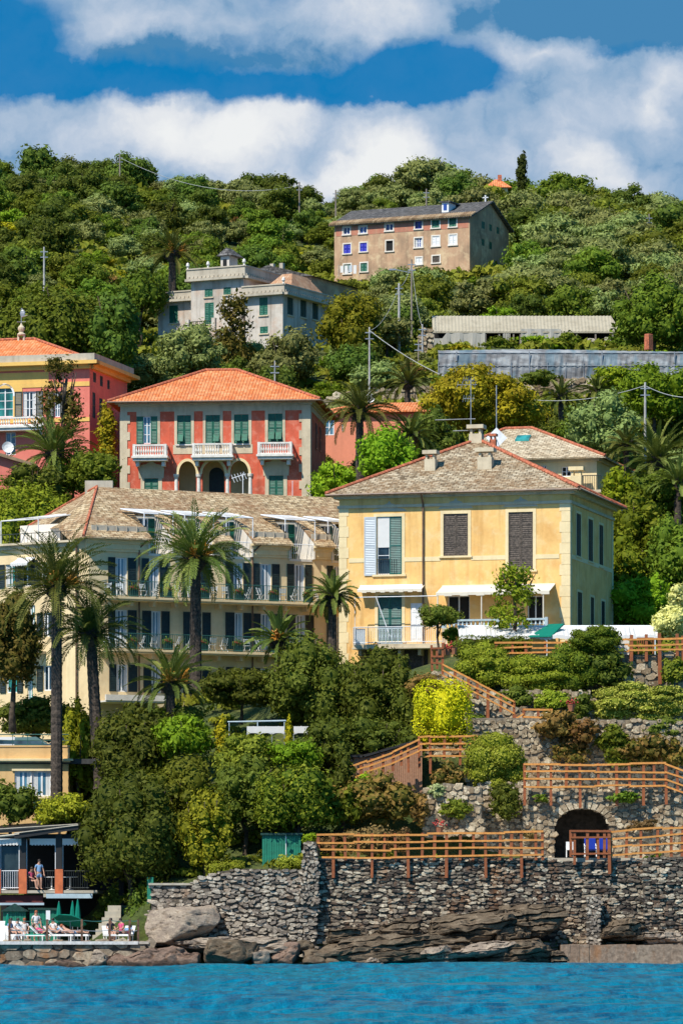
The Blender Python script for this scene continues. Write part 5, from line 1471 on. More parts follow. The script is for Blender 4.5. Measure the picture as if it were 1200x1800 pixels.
 base=[(ex0,ey0,z),(ex1,ey0,z),(ex1,ey1,z),(ex0,ey1,z)];zt=apx.z
 cx,cy=(ex0+ex1)/2,(ey0+ey1)/2
 rm.add(base+[(cx - .5,cy - 1.5,zt),(cx+.5,cy - 1.5,zt),(cx+.5,cy+1.5,zt),(cx - .5,cy+1.5,zt)],[(0,1,5,4),(1,2,6,5),(2,3,7,6),(3,0,4,7),(4,5,6,7)])
 rm.build('tile_roof',M['terra_old'],t)
 # long rear wing with dark gable roof
 g=MB();gx0,gx1=-11.2,-2.6;gy0,gy1=10.5,20.0
 zg=fr.local(at(560,492,fr.world((-.5,14,0)).y)).z;zr2=zg+1.3
 g.box(gx0,gx1,gy0,gy1,-1,zg);g.build('rear_wing',M['tan'],t)
 g=MB();g.add([(gx0 - .3,gy0 - .3,zg),(gx1+.4,gy0 - .3,zg),(gx1+.4,gy1,zg),(gx0 - .3,gy1,zg),((gx0+gx1)/2,gy0 - .3,zr2),((gx0+gx1)/2,gy1,zr2)],[(0,1,4),(1,2,5,4),(2,3,5),(3,0,4,5),(3,2,1,0)]);g.build('rear_roof',M['darkslate'],t)
 g=MB()
 for px in (466,487): 
  c=fr.local(at(px,490,fr.world((-5,12,0)).y));g.box(c.x - .18,c.x+.18,12,12.4,zg,zg+1.7)
 g.build('chimney',M['concrete'],t)
 # urn terrace in front of the left part
 b=MB();x0,x1,z0,z1=f3.rect(326,378,562,580,2);b.fbox(f3,x0,x1,-3,z0,.002,2);
 for u in (x0,x1 - .35,): b.fbox(f3,u,u+.35,z0,z1+.1,1.7,2.02)
 bo=b.build('terrace',M['greywhite'],t);r=MB()
 for k in range(12): uu=x0+.4+k*(x1 - x0 - .8)/11;r.tube(f3.pt(uu,z0,1.85),f3.pt(uu,z0+.8,1.85),.025,n=4)
 r.tube(f3.pt(x0,z0+.8,1.85),f3.pt(x1,z0+.8,1.85),.035,n=4);r.build('railing',M['iron'],bo)
white_house()
# ---------------------------------------------------------------- long tan farmhouse near the ridge
def tan_building():
 a=math.radians(-24);Y0=470;s=Y0/F
 cr=at(825,470,Y0);W=15.6;D=11.0
 u=Vector((math.cos(a),math.sin(a),0));o=cr - u*W;fr=Frame(o.x,o.y,70.0,a)
 t=thing('tan_farmhouse','long tan three storey farmhouse with peeling plaster below the ridge','house',fr.o,a)
 f=fr.fac(0,0,0);sd=fr.fac(W,0,math.pi/2);lf=fr.fac(0,D,-math.pi/2)
 H=f.px(705,389)[1]
 Z=lambda X,Yz: (560+X/3.53,320+Yz/3.53)
 def R(x0,x1,y0,y1): a0,b0=Z(x0,y0);a1,b1=Z(x1,y1);return f.rect(a0,a1,b0,b1)
 W1=[R(153,193,280,325),R(253,297,275,318),R(414,460,258,302),R(597,640,243,290),R(701,748,236,284),R(808,853,222,277)]
 W2=[R(155,198,385,443),R(256,299,377,431),R(418,460,364,428),R(595,641,347,405),R(704,748,336,397),R(810,854,327,389)]
 W3=[R(156,199,510,568),R(260,301,502,555),R(602,640,468,510),R(705,749,458,500)]
 S3=[sd.rect(846,851.5,388,402),sd.rect(859,864,391,406),sd.rect(872,877,397,411),sd.rect(846,851,420,432),sd.rect(859,864,425,438)]
 m=MB();wall_grid(m,f,W,-2,H,W1+W2+W3);wall_grid(m,sd,D,-2,H,S3);wall_grid(m,lf,D,-2,H,[])
 ym=D/2;zr=H+2.3
 P=sd.pt;m.add([P(0,H),P(D,H),P(D/2,zr)],[(0,1,2)]);P=lf.pt;m.add([P(0,H),P(D,H),P(D/2,zr)],[(0,1,2)])
 m.build('wall',M['tan'],t)
 b=MB();b.fbox(f,0.1,W,H - .95,H - .1,.002,.03)
 # rosy band only between the windows of the top floor
 us=sorted([(r[0],r[1]) for r in W1]);xs=[0.1]+[v for r in us for v in r]+[W];b=MB()
 for x0,x1 in zip(xs[0::2],xs[1::2]): b=MB();b.fbox(f,x0+.12,x1 - .12,H - 1.15,H - .2,.002,.02);b.build('painted_band',M['tanred'],t)
 for r in W1+W2+W3:
  q=MB();w=.13;q.fbox(f,r[0] - w,r[0],r[2],r[3],.002,.04);q.fbox(f,r[1],r[1]+w,r[2],r[3],.002,.04);q.fbox(f,r[0] - w,r[1]+w,r[3],r[3]+w,.002,.041);q.fbox(f,r[0] - w - .05,r[1]+w+.05,r[2] - .12,r[2],.002,.12)
  q.build('window_surround',M['whiteplaster'],t)
 def closed(r,mt,fc=f): um=(r[0]+r[1])/2;shutter(fc,r[0],um - .015,r[2],r[3],M[mt],t,-.06,slat=.16);shutter(fc,um+.015,r[1],r[2],r[3],M[mt],t,-.06,slat=.16)
 for r in (W1[0],W1[1],W1[2]): window(f,*r,t,M['whitepaint'],M['blueglass'],cols=2,rows=1)
 window(f,*W1[3],t,M['bluesh'],M['blueglass'],cols=2,rows=1)
 closed(W1[4],'greensh');closed(W1[5],'greensh');closed(W2[0],'bluesh');closed(W2[1],'bluesh')
 window(f,*W2[2],t,M['brownsh'],M['dark'],cols=1,rows=1);window(f,*W2[3],t,M['whitepaint'],M['blueglass'],curtain=M['curtain'])
 closed(W2[4],'whitepaint');closed(W2[5],'whitepaint');closed(W3[1],'greensh')
 r=W3[0];zm=(r[2]+r[3])/2;window(f,r[0],r[1],r[2],zm,t,M['whitepaint'],M['glass']);q=MB();q.fbox(f,r[0],r[1],zm,r[3],-.08,-.02);q.build('shutter',M['greensh'],t)
 closed(W3[2],'whitepaint');closed(W3[3],'brownsh')
 for r in S3: closed(r,'greensh',sd)
 # roof
 e=.45;rm=MB()
 pts=[(-e,-e,H+.02),(W+e,-e,H+.02),(W+e,D+e,H+.02),(-e,D+e,H+.02),(-e,ym,zr+.12),(W+e,ym,zr+.12)]
 dz=-.14;low=[(x,y,z+dz) for x,y,z in pts]
 rm.add(pts+low,[(0,1,5,4),(3,4,5,2),(10,11,7,6),(8,11,10,9),(0,6,7,1),(1,7,11,5),(5,11,8,2),(0,4,10,6),(4,3,9,10),(3,2,8,9)])
 rf=rm.build('roof',M['darkslate'],t)
 et=MB();n=62;sl=(zr+.1 - H)/(ym+e)
 for k in range(n):
  x=-e+(W+2*e)*(k+.5)/n;et.tube((x,-e - .1,H+.06),(x,-e+1.15,H+.06+1.25*sl),.13,.11,7,random.random())
 et.build('eaves_tiles',M['terra_eave'],rf)
 # dormer
 x0,x1,z0,z1=f.rect(776,788,356,371,-1.9);d=MB();d.fbox(f,x0,x1,z0 - .3,z1,-3.9,-1.9);do=d.build('dormer',M['whitepaint'],rf)
 d=MB();d.fbox(f,x0+.2,x1 - .2,z0+.1,z1 - .15,-1.9,-1.86);d.build('pane',M['blueglass'],do);d=MB();d.fbox(f,x0 - .2,x1+.25,z1,z1+.14,-4.8,-1.7);d.build('dormer_roof',M['darkslate'],do)
 d=MB();p=f.pt(W - .5,zr,-ym);d.box(p[0] - .05,p[0]+.1,p[1],p[1]+.1,zr,zr+.8);d.box(p[0] - .3,p[0]+.35,p[1],p[1]+.1,zr+.5,zr+.6);d.build('aerial',M['dish'],rf)
 # laundry
 l=thing('laundry_line','white laundry on a line at the left end of the tan farmhouse','laundry',fr.world(f.pt(.3,.0,1.2)),a)
 x0,z0=f.px(601,470,1.2);q=MB();o=f.pt(.3,0,1.2)
 q.tube((x0 - .4 - o[0],0,z0 - 1),(x0 - .4 - o[0],0,z0+.3),.03,n=5);q.tube((x0+2 - o[0],0,z0 - 1),(x0+2 - o[0],0,z0+.3),.03,n=5);q.tube((x0 - .4 - o[0],0,z0+.2),(x0+2 - o[0],0,z0+.1),.012,n=4);q.build('line',M['steel'],l)
 for k in range(4):
  q=MB();xx=x0 - .2 - o[0]+k*.5
  q.box(xx,xx+.38,-.015,.015,z0 - .55 - .2*(k % 2),z0+.15);q.build('garment',M['awning'] if k !=2 else M['greypaint'],l)
M['blueglass']=glass('deep_blue_window_glass',(.02,.05,.2),.2,.5)
M['terra_eave']=stone('mossy_eaves_tiles',[(.35,.22,.12),(.5,.33,.18),(.62,.45,.27)])
tan_building()
# house with orange roof behind the ridge, beside the tall cypress
def ridge_house():
 Y0=575;o=at(858,330,Y0);s=Y0/F;W=34*s;fr=Frame(o.x,o.y,o.z - 2,0)
 t=thing('ridge_house','house with orange roof peeping over the ridge beside the tall cypress','house',fr.o,0)
 m=MB();m.box(0,W,0,4,-3,2.2);m.build('wall',M['cream'],t)
 z=2.0;m=MB();m.add([(-.5,-.4,z),(W+.5,-.4,z),(W+.5,4.4,z),(-.5,4.4,z),(W*.35,2,z+1.4),(W*.62,2,z+1.4)],[(0,1,5,4),(1,2,5),(2,3,4,5),(3,0,4),(3,2,1,0)]);r=m.build('roof',M['terracotta'],t)
 m=MB();m.box(W*.5,W*.5+.5,1.4,1.8,z+.8,z+1.9);m.build('chimney',M['ridge'],r)
ridge_house()
# ---------------------------------------------------------------- greenhouses, netting and terrace walls on the right
def greenhouse():
 Y0=398;fr=Frame(*at(760,612,Y0),0);s=Y0/F
 t=thing('greenhouse','long derelict greenhouse with pale corrugated roof on the upper terrace','greenhouse',fr.o,0)
 f=fr.fac(0,0,0);X=lambda px: (px - 760)*s
 z0=f.px(900,583)[1];z1=f.px(900,562)[1]+.5;W=X(1091)
 m=MB();n=110
 # corrugated sloping roof
 v=[];fs=[]
 for k in range(n+1):
  x=W*k/n;c=.045*(k % 2)
  sk=-.0;v+=[(x,0,z0+c),(min(x,W - .75),2.8,z1+c+.2)]
 for k in range(n): fs.append((2*k,2*k+2,2*k+3,2*k+1))
 b=len(v);v+=[(x,y,z - .06) for x,y,z in v];fs+=[tuple(b+i for i in reversed(q)) for q in fs]
 m.add(v,fs);m.fbox(f,0,W,z0 - .12,z0+.02,-.03,.03);m.build('roof',M['corrug'],t)
 m=MB()
 for px in (762,799,853,877,902,914,985,1013,1046,1076):
  m.box(X(px) - .07,X(px)+.07,.05,.2,-1.5,z0);
 m.build('posts',M['polewood'],t)
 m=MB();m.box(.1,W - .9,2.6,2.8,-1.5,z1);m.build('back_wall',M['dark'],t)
 for (a,b_,ya,yb) in ((762,852,586,616),(915,985,579,602),(883,896,587,601)):
  x0,x1,q0,q1=f.rect(a,b_,ya,yb);m=MB();n=12
  v=[]
  for k in range(n+1):
   xx=x0+(x1 - x0)*k/n;d=.1*math.sin(k*1.9);v+=[(xx,.02+d,q0 - .3),(xx,-.03+d*.5,q1+.05 - (.5 if (a==762 and k<3) else 0))]
  fs=[(2*k,2*k+2,2*k+3,2*k+1) for k in range(n)]
  b=len(v);v+=[(x,y+.04,z) for x,y,z in v];fs+=[tuple(b+i for i in reversed(q)) for q in fs]
  m.add(v,fs);m.build('tarpaulin',M['tarp'],t)
 for (a,b_,ya,yb,dy,nm) in ((848,886,611,622,-2.0,'a long flat pale slab'),(1032,1044,594,615,-1.5,'a tall upright pale slab'),(1062,1072,592,604,-1.2,'a small tilted pale slab'),(925,942,606,617,-1.2,'a short brown slab')):
  x0,x1,q0,q1=f.rect(a,b_,ya,yb,-dy);m=MB();m.hexa([(x0,dy,q0 - .8),(x1,dy,q0 - .8),(x1,dy+.3,q0 - .8),(x0,dy+.3,q0 - .8),(x0+.1,dy+.15,q1),(x1+.05,dy+.15,q1 - .15),(x1,dy+.4,q1),(x0,dy+.4,q1)])
  o=m.build('stone_slab',M['concrete'],None,loc=fr.o);tag(o,nm[2:]+' on the bank in front of the greenhouse','slab','slabs in front of the greenhouse')
M['corrug']=stucco('weathered_corrugated_roof',(.42,.37,.27),stain=(.26,.22,.15),amt=.5,streak=.5)
M['tarp']=cloth('grey_white_tarpaulin',(.5,.47,.4),.7,.1)
greenhouse()
def net_fence():
 Y0=373.5;fr=Frame(*at(770,664,Y0),0);s=Y0/F
 t=thing('net_screen','long grey blue net screen on posts across the terrace below the greenhouse','net fence',fr.o,0)
 X=lambda px: (px - 770)*s;Z=lambda py: (664 - py)*s
 m=MB();v=[];fs=[];n=90;W=X(1260)
 for k in range(n+1):
  x=W*k/n;sag=.12*math.sin(k*2.1)**2
  v+=[(x,.03*math.sin(k*3.7),-.6),(x,.06*math.sin(k*2.7),Z(643)),(x,.25,Z(620) - sag*.4),(x,1.9,Z(613)+.1 - sag*.3+.1*math.sin(x*.21))]
 for k in range(n):
  for j in range(3): fs.append((4*k+j,4*k+4+j,4*k+5+j,4*k+1+j))
 m.add(v,fs);m.build('net',M['net'],t)
 for k in range(int(W/1.52)+1):
  m=MB();x=k*1.52;big=k % 4==1
  m.tube((x,-.06,-.6),(x,-.02,Z(618 if big else 636)),.055 if big else .035,n=5);m.build('post',M['steel'],t)
 m=MB();m.tube((0,-.05,Z(643)),(W,-.05,Z(643)),.03,n=4);m.tube((0,.2,Z(620)),(W,.2,Z(620)),.03,n=4);m.build('rail',M['steel'],t)
def netmat():
 m,nt,b=new_mat('shade_net');uv=tc(nt,'UV');v=tc(nt)
 n=noise_(nt,mapping(nt,v,(.6,.6,1.2)),1,5,.6);pan=noise_(nt,mapping(nt,v,(.9,.1,.3)),1,2)
 c=ramp(nt,n,[(.3,(.08,.078,.075)),(.46,(.19,.19,.19)),(.6,(.33,.35,.35)),(.75,(.4,.36,.3))])
 c=mixc(nt,ramp(nt,pan,[(.52,0.0),(.62,.55)]),c,(.07,.16,.21))
 L_(nt,c,b.inputs['Base Color']);b.inputs['Roughness'].default_value=.9
 bump(nt,b,n,.6,.1);return m
M['net']=netmat()
net_fence()
m=MB();m.lathe((0,0,0),[(.38,0),(.36,1.3),(.3,1.35)],4);o=m.build('brick_pier',M['ridge'],None,loc=at(1139,615,380));tag(o,'short red brick pier standing on the terrace above the net screen','pier')
# ---------------------------------------------------------------- stone walls
def inpoly(x,y,P):
 c=False;j=len(P) - 1
 for i in range(len(P)):
  if (P[i][1]>y) !=(P[j][1]>y) and x<(P[j][0] - P[i][0])*(y - P[i][1])/(P[j][1] - P[i][1])+P[i][0]: c=not c
  j=i
 return c
def stone_wall(name,label,poly,Y,mat,row=.2,ln=.5,seed=0,angle=0,jit=.25,proud=.12,back=.9,hole=None,cat='wall',group=None,back_mat='joint',n=6,flat=.62,holes_px=()):
 """retaining wall of separate stones filling an outline measured on the plane at depth Y"""
 rg=random.Random(seed)
 px0=min(p[0] for p in poly);py0=max(p[1] for p in poly)
 o=at(px0,py0,Y);fr=Frame(*o,angle);f=fr.fac(0,0,0)
 P=[f.px(x,y) for x,y in poly]
 Hs=[[f.px(x,y) for x,y in h] for h in holes_px]
 t=thing(name,label,cat,o,angle,group)
 zmin=min(p[1] for p in P);zmax=max(p[1] for p in P);umin=min(p[0] for p in P);umax=max(p[0] for p in P)
 m=MB();z=zmin+row*.4
 while z<zmax:
  r=row*rg.uniform(.75,1.3);u=umin - rg.random()*ln
  while u<umax:
   l=ln*rg.uniform(.5,1.6);cu=u+l/2;cz=z+rg.uniform(-1,1)*row*jit
   if inpoly(cu,cz,P) and not any(inpoly(cu,cz,h) for h in Hs):
    k=n+rg.randint(-1,1);d=proud*rg.uniform(.3,1.3);a0=rg.random()*6.28;rot=rg.uniform(-.18,.18)*jit*3
    base=[];top=[]
    ins=rg.uniform(.62,.82);su,sz=rg.uniform(-.06,.06),rg.uniform(-.04,.04)
    for q in range(k):
     a=a0+6.283*q/k+rg.uniform(-.2,.2)
     ca,sa=math.cos(a),math.sin(a)
     pw=1/max(abs(ca),abs(sa))**flat
     du=ca*pw*l*.57;dz=sa*pw*r*.6
     du,dz=du*math.cos(rot) - dz*math.sin(rot),du*math.sin(rot)+dz*math.cos(rot)
     base.append(f.pt(cu+du,cz+dz,-.1));top.append(f.pt(cu+du*(ins+.2*rg.random())+su,cz+dz*(ins+.2*rg.random())+sz,d*rg.uniform(.8,1.15)))
    base.reverse();top.reverse()
    vs=base+top
    fs=[tuple(range(2*k - 1,k - 1,-1))]+[(i,i+k,(i+1) % k+k,(i+1) % k) for i in range(k)]
    m.add(vs,fs,rg.random())
   u+=l
  z+=r
 so_=m.build('stones',mat,t)
 b=MB()
 if not Hs: b.fpoly(f,P if poly_ccw(P) else P[::-1],-back,-.02)
 else:
  # backing as a grid with the hole left open
  N=64;du=(umax - umin)/N;M_=24;dz=(zmax - zmin)/M_
  for i in range(N):
   for j in range(M_):
    cu,cz=umin+du*(i+.5),zmin+dz*(j+.5)
    if inpoly(cu,cz,P) and not any(inpoly(cu,cz,h) for h in Hs): b.fbox(f,cu - du/2,cu+du/2,cz - dz/2,cz+dz/2,-back,-.02)
 b.build('core',M['mortar' if mat.name==M['wallstone'].name else back_mat],t)
 return t,fr,f
def poly_ccw(P): return sum(P[i][0]*P[(i+1) % len(P)][1] - P[(i+1) % len(P)][0]*P[i][1] for i in range(len(P)))>0
# sea wall, lower terrace
stone_wall('sea_wall','tall dark dry stone sea wall under the lower wooden fence',[(548,1700),(548,1512),(950,1508),(1005,1516),(1138,1512),(1138,1700)],254.8,M['darkstone'],.15,.38,1,jit=.35,proud=.13)
stone_wall('sea_wall_end','shaded dry stone wall set back at the right edge above the ledge',[(1130,1700),(1130,1508),(1215,1505),(1215,1700)],254.3,M['darkstone'],.15,.38,2,proud=.16)
stone_wall('sea_wall','pale low dry stone wall left of the leaning buttress',[(262,1660),(262,1600),(330,1575),(345,1545),(392,1531),(430,1527),(556,1530),(556,1680),(400,1680)],254.2,M['greystone'],.16,.36,3,jit=.5,proud=.14)
t_,_,_=stone_wall('parapet_wall','flat topped grey wall with concrete coping beside the left trees',[(266,1602),(266,1556),(352,1554),(352,1602)],254.9,M['greystone'],.2,.5,4,jit=.5,proud=.06)
for nm_,x0_,x1_,y0_,y1_,z_ in (('lower_path',556,1215,255.0,264.2,6.12),('middle_path',919,1215,260.7,265.7,9.93)):
 m=MB();q=258 if z_<8 else 262;m.box(at(x0_,0,q).x,at(x1_,0,q).x,y0_,y1_,z_ - .3,z_);tag(m.build(nm_,M['concrete'],None),kind='structure')
m=MB();s=254.9/F;m.box(-.15,3.0,-.2,.9,0,.12);m.build('coping',M['concrete'],t_,loc=(0,0,46*s))
stone_wall('buttress','rough leaning stone buttress at the left end of the lower fence',[(524,1592),(531,1545),(533,1485),(540,1478),(556,1480),(560,1520),(560,1592)],254.0,M['rubble'] if 'rubble' in M else M['greystone'],.16,.2,5,jit=.6,proud=.1,n=5)
# arch wall
arch=[(975,1512),(975,1452)]+[(1022.5 - 47.5*math.cos(math.pi*k/12),1452 - 32*math.sin(math.pi*k/12)) for k in range(1,12)]+[(1070,1452),(1070,1512)]
t_,fr_,f_=stone_wall('arch_wall','rubble stone wall with a dark arched niche under the middle fence',[(918,1512),(918,1392),(1215,1386),(1215,1508)],260.4,M['wallstone'],.29,.36,6,jit=.55,proud=.1,back=1.2,n=6,flat=.3,holes_px=(arch,))
# voussoirs + niche interior
m=MB();rg=random.Random(3)
A=[f_.px(x,y) for x,y in arch]
cu=(A[0][0]+A[-1][0])/2;zs_=A[1][1];rr=(A[-1][0] - A[0][0])/2;ri=f_.px(1022,1420)[1] - zs_
for k in range(15):
 a0,a1=math.pi*k/15+.02,math.pi*(k+1)/15 - .02;w=rg.uniform(.32,.5)
 q=lambda a,e: (cu+(rr+e)*math.cos(a),zs_+(ri+e)*math.sin(a))
 m.fpoly(f_,[q(a1,-.03),q(a0,-.03),q(a0,w),q(a1,w)],-.4,.1+rg.random()*.06,rg.random())
m.build('voussoirs',M['wallstone'],t_)
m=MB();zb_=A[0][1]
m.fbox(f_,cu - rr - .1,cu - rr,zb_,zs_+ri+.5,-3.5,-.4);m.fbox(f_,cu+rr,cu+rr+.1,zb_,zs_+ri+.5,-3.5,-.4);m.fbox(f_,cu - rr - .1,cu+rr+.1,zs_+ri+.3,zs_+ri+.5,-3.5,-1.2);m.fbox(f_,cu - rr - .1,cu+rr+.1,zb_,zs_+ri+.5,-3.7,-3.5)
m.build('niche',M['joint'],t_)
stone_wall('terrace_wall','dark recessed terrace wall left of the arch',[(838,1512),(838,1375),(925,1375),(925,1512)],261.2,M['wallstone'],.25,.34,7,jit=.5,proud=.1,n=6,flat=.35)
stone_wall('terrace_wall','sunlit grey terrace wall under the silver bush',[(742,1470),(742,1392),(780,1376),(845,1385),(845,1470)],259.9,M['wallstone'],.28,.4,8,jit=.5,proud=.1,n=6,flat=.35,angle=-.15)
stone_wall('terrace_wall','stone wall behind the middle fence with hanging rusty shrubs',[(820,1400),(820,1262),(905,1262),(1215,1268),(1215,1400)],265.6,M['wallstone'],.25,.34,9,jit=.5,proud=.1,n=6,flat=.35)
stone_wall('terrace_wall','stone wall carrying the upper stairway',[(748,1335),(765,1180),(800,1180),(905,1242),(960,1258),(960,1335)],267.6,M['wallstone'],.28,.38,10,jit=.5,proud=.1,n=6,flat=.35)
stone_wall('terrace_wall','shaded stone wall under the big clipped hedges',[(880,1285),(880,1212),(1035,1216),(1050,1250),(1215,1256),(1215,1285)],269.6,M['wallstone'],.27,.36,11,jit=.5,proud=.1,n=6,flat=.35)
stone_wall('terrace_wall','big block stone wall under the top terrace fence at right',[(1000,1225),(1000,1152),(1215,1150),(1215,1225)],272.6,M['wallstone'],.5,.6,12,jit=.4,proud=.12,n=6,flat=.4)
stone_wall('terrace_wall','stone wall above the net screen shrubs beside the golden tree',[(560,706),(600,690),(880,668),(1060,664),(1060,712),(560,730)],371.5,M['wallstone'],.4,.55,13,jit=.4,proud=.12)
stone_wall('hill_terrace_wall','low pale terrace wall at the foot of the pole on the slope',[(735,600),(744,575),(760,580),(764,622),(735,626)],392,M['wallstone'],.3,.45,14,jit=.4,proud=.15)
# pillar and ledge at the water
t_,_,_=stone_wall('stone_pillar','tall pale stone pillar standing against the sea wall',[(1031,1664),(1031,1576),(1055,1574),(1055,1664)],253.6,M['greystone'],.14,.2,15,jit=.5,proud=.05,n=5,back=.7)
def ledge(label,x0,x1,y0,y1,Y,d,seed):
 rg=random.Random(seed);s=Y/F;o=at(x0,y1,Y);W=(x1 - x0)*s;h=(y1 - y0)*s;m=MB();n=max(3,int(W/.5));
 for i in range(n):
  xa,xb=W*i/n,W*(i+1)/n
  h0=h+.03*math.sin(i*1.3)
  m.hexa([(xa,.12*rg.random(),-1.2),(xb,.12*rg.random(),-1.2),(xb,d,-1.2),(xa,d,-1.2),(xa,0.05*rg.random(),h0),(xb,.05*rg.random(),h0+.02),(xb,d,h0+.02),(xa,d,h0)],rg.random())
 o_=m.build('quay_ledge',M['ledge'],None,loc=o);tag(o_,label,'ledge')
M['ledge']=stone('wet_ledge_stone',[(.28,.19,.13),(.33,.24,.17),(.4,.3,.21)],samt=.5,fs=4)
ledge('low pinkish stone quay ledge at the right waterline',985,1215,1661,1700,252.4,3.0,1)
# ---------------------------------------------------------------- rocks
def rock(label,px,top,bot,wpx,Y,seed,mat='rock',d=None,tilt=0,layered=.0,name='boulder',group='boulders along the waterline',rough=1.0,cat='boulder'):
 import bmesh
 s=Y/F;bm=bmesh.new();bmesh.ops.create_icosphere(bm,subdivisions=5 if wpx>60 else 4,radius=1)
 W=wpx*s/2;H=(bot - top)*s/2;D=d or W*.8;so=Vector((seed*7.3,seed*3.1,seed*1.7))
 rg=random.Random(seed);cuts=[]
 for k in range(13 if layered else 9):
  n=Vector((rg.gauss(0,1),rg.gauss(0,1),rg.gauss(0,1.2))).normalized();cuts.append((n,rg.uniform(.55,.85)))
 for v in bm.verts:
  p=v.co.copy();q=max(abs(p.x),abs(p.y),abs(p.z));p=p.lerp(p/q*.95,.5)
  for n,dd in cuts:
   e=p.dot(n) - dd
   if e>0: p -=n*e*.92
  w=Vector((p.x*W,p.y*D,p.z*H))
  if layered:
   st=(w.z+w.x*(tilt - .12))/.34;fz=st - math.floor(st);lay=mnoise.noise(Vector((math.floor(st)*3.7,w.x*.25,seed)))
   w.y -=(lay*.55+(.12 if fz<.75 else -.12)) ;w.x+=lay*.35*(1 if p.x>0 else -1)
   w.z+=.10*(round(st*1.0) - st)*.34*3
  w+=Vector(mnoise.noise_vector(w*1.1+so))*.13*rough+Vector(mnoise.noise_vector(w*3.2+so))*.05*rough
  c=abs(mnoise.noise(Vector((w.x*.9,w.y*.9,w.z*2.4))+so))
  if c<.07: w.y+=(.07 - c)*3.0;w.z -=(.07 - c)*.8
  w.z+=w.x*tilt
  v.co=w
 me=bpy.data.meshes.new(name);bm.to_mesh(me);bm.free()
 metric_uv(me);a=me.attributes.new('rnd','FLOAT','FACE');a.data.foreach_set('value',np.full(len(me.polygons),(seed*.377) % 1,dtype=np.float32))
 if not layered: me.polygons.foreach_set('use_smooth',[True]*len(me.polygons))
 o=link(name,me,M[mat],None,at(px,(top+bot)/2,Y));tag(o,label,cat,group)
 return o
def rockmat(name,cols,fs=3.0):
 m,nt,b=new_mat(name);v=tc(nt);r=rndattr(nt);n=len(cols)
 n1=noise_(nt,mapping(nt,v,(1,1,2.2)),1.3,8,.68);n2=noise_(nt,v,fs*4,6,.7)
 c=ramp(nt,n1,[(.25+.5*i/(n - 1),cc) for i,cc in enumerate(cols)])
 cr=ramp(nt,noise_(nt,mapping(nt,v,(.5,.5,2.6)),1.1,7,.75,.4),[(.33,1.0),(.40,0.0),(.66,0.0),(.70,.6)])
 c=mixc(nt,cr,c,(.02,.017,.015));c=mixc(nt,ramp(nt,n2,[(.35,.5),(.6,0.0)]),c,tuple(x*.4 for x in cols[0]))
 # darker, wet foot near the water
 geo=nd(nt,'ShaderNodeNewGeometry');sx=nd(nt,'ShaderNodeSeparateXYZ');L_(nt,geo.outputs['Position'],sx.inputs[0])
 wet=ramp(nt,math_(nt,'ADD',sx.outputs[2],math_(nt,'MULTIPLY',n1,.4)),[(.32,1.0),(.55,0.0)])
 c=mixc(nt,math_(nt,'MULTIPLY',wet,.75),c,(.035,.025,.018))
 L_(nt,c,b.inputs['Base Color']);b.inputs['Roughness'].default_value=.82;b.inputs['Specular IOR Level'].default_value=.25
 h=math_(nt,'SUBTRACT',math_(nt,'ADD',n1,math_(nt,'MULTIPLY',n2,.4)),cr)
 bump(nt,b,h,1.0,.12);return m
M['rock']=rockmat('brown_shore_rock',[(.075,.05,.032),(.165,.12,.075),(.31,.24,.16)])
M['rockpale']=rockmat('pale_shore_rock',[(.2,.15,.12),(.38,.3,.22),(.56,.46,.34)])
M['rockred']=rockmat('reddish_shore_rock',[(.14,.085,.06),(.26,.17,.12),(.4,.28,.2)])
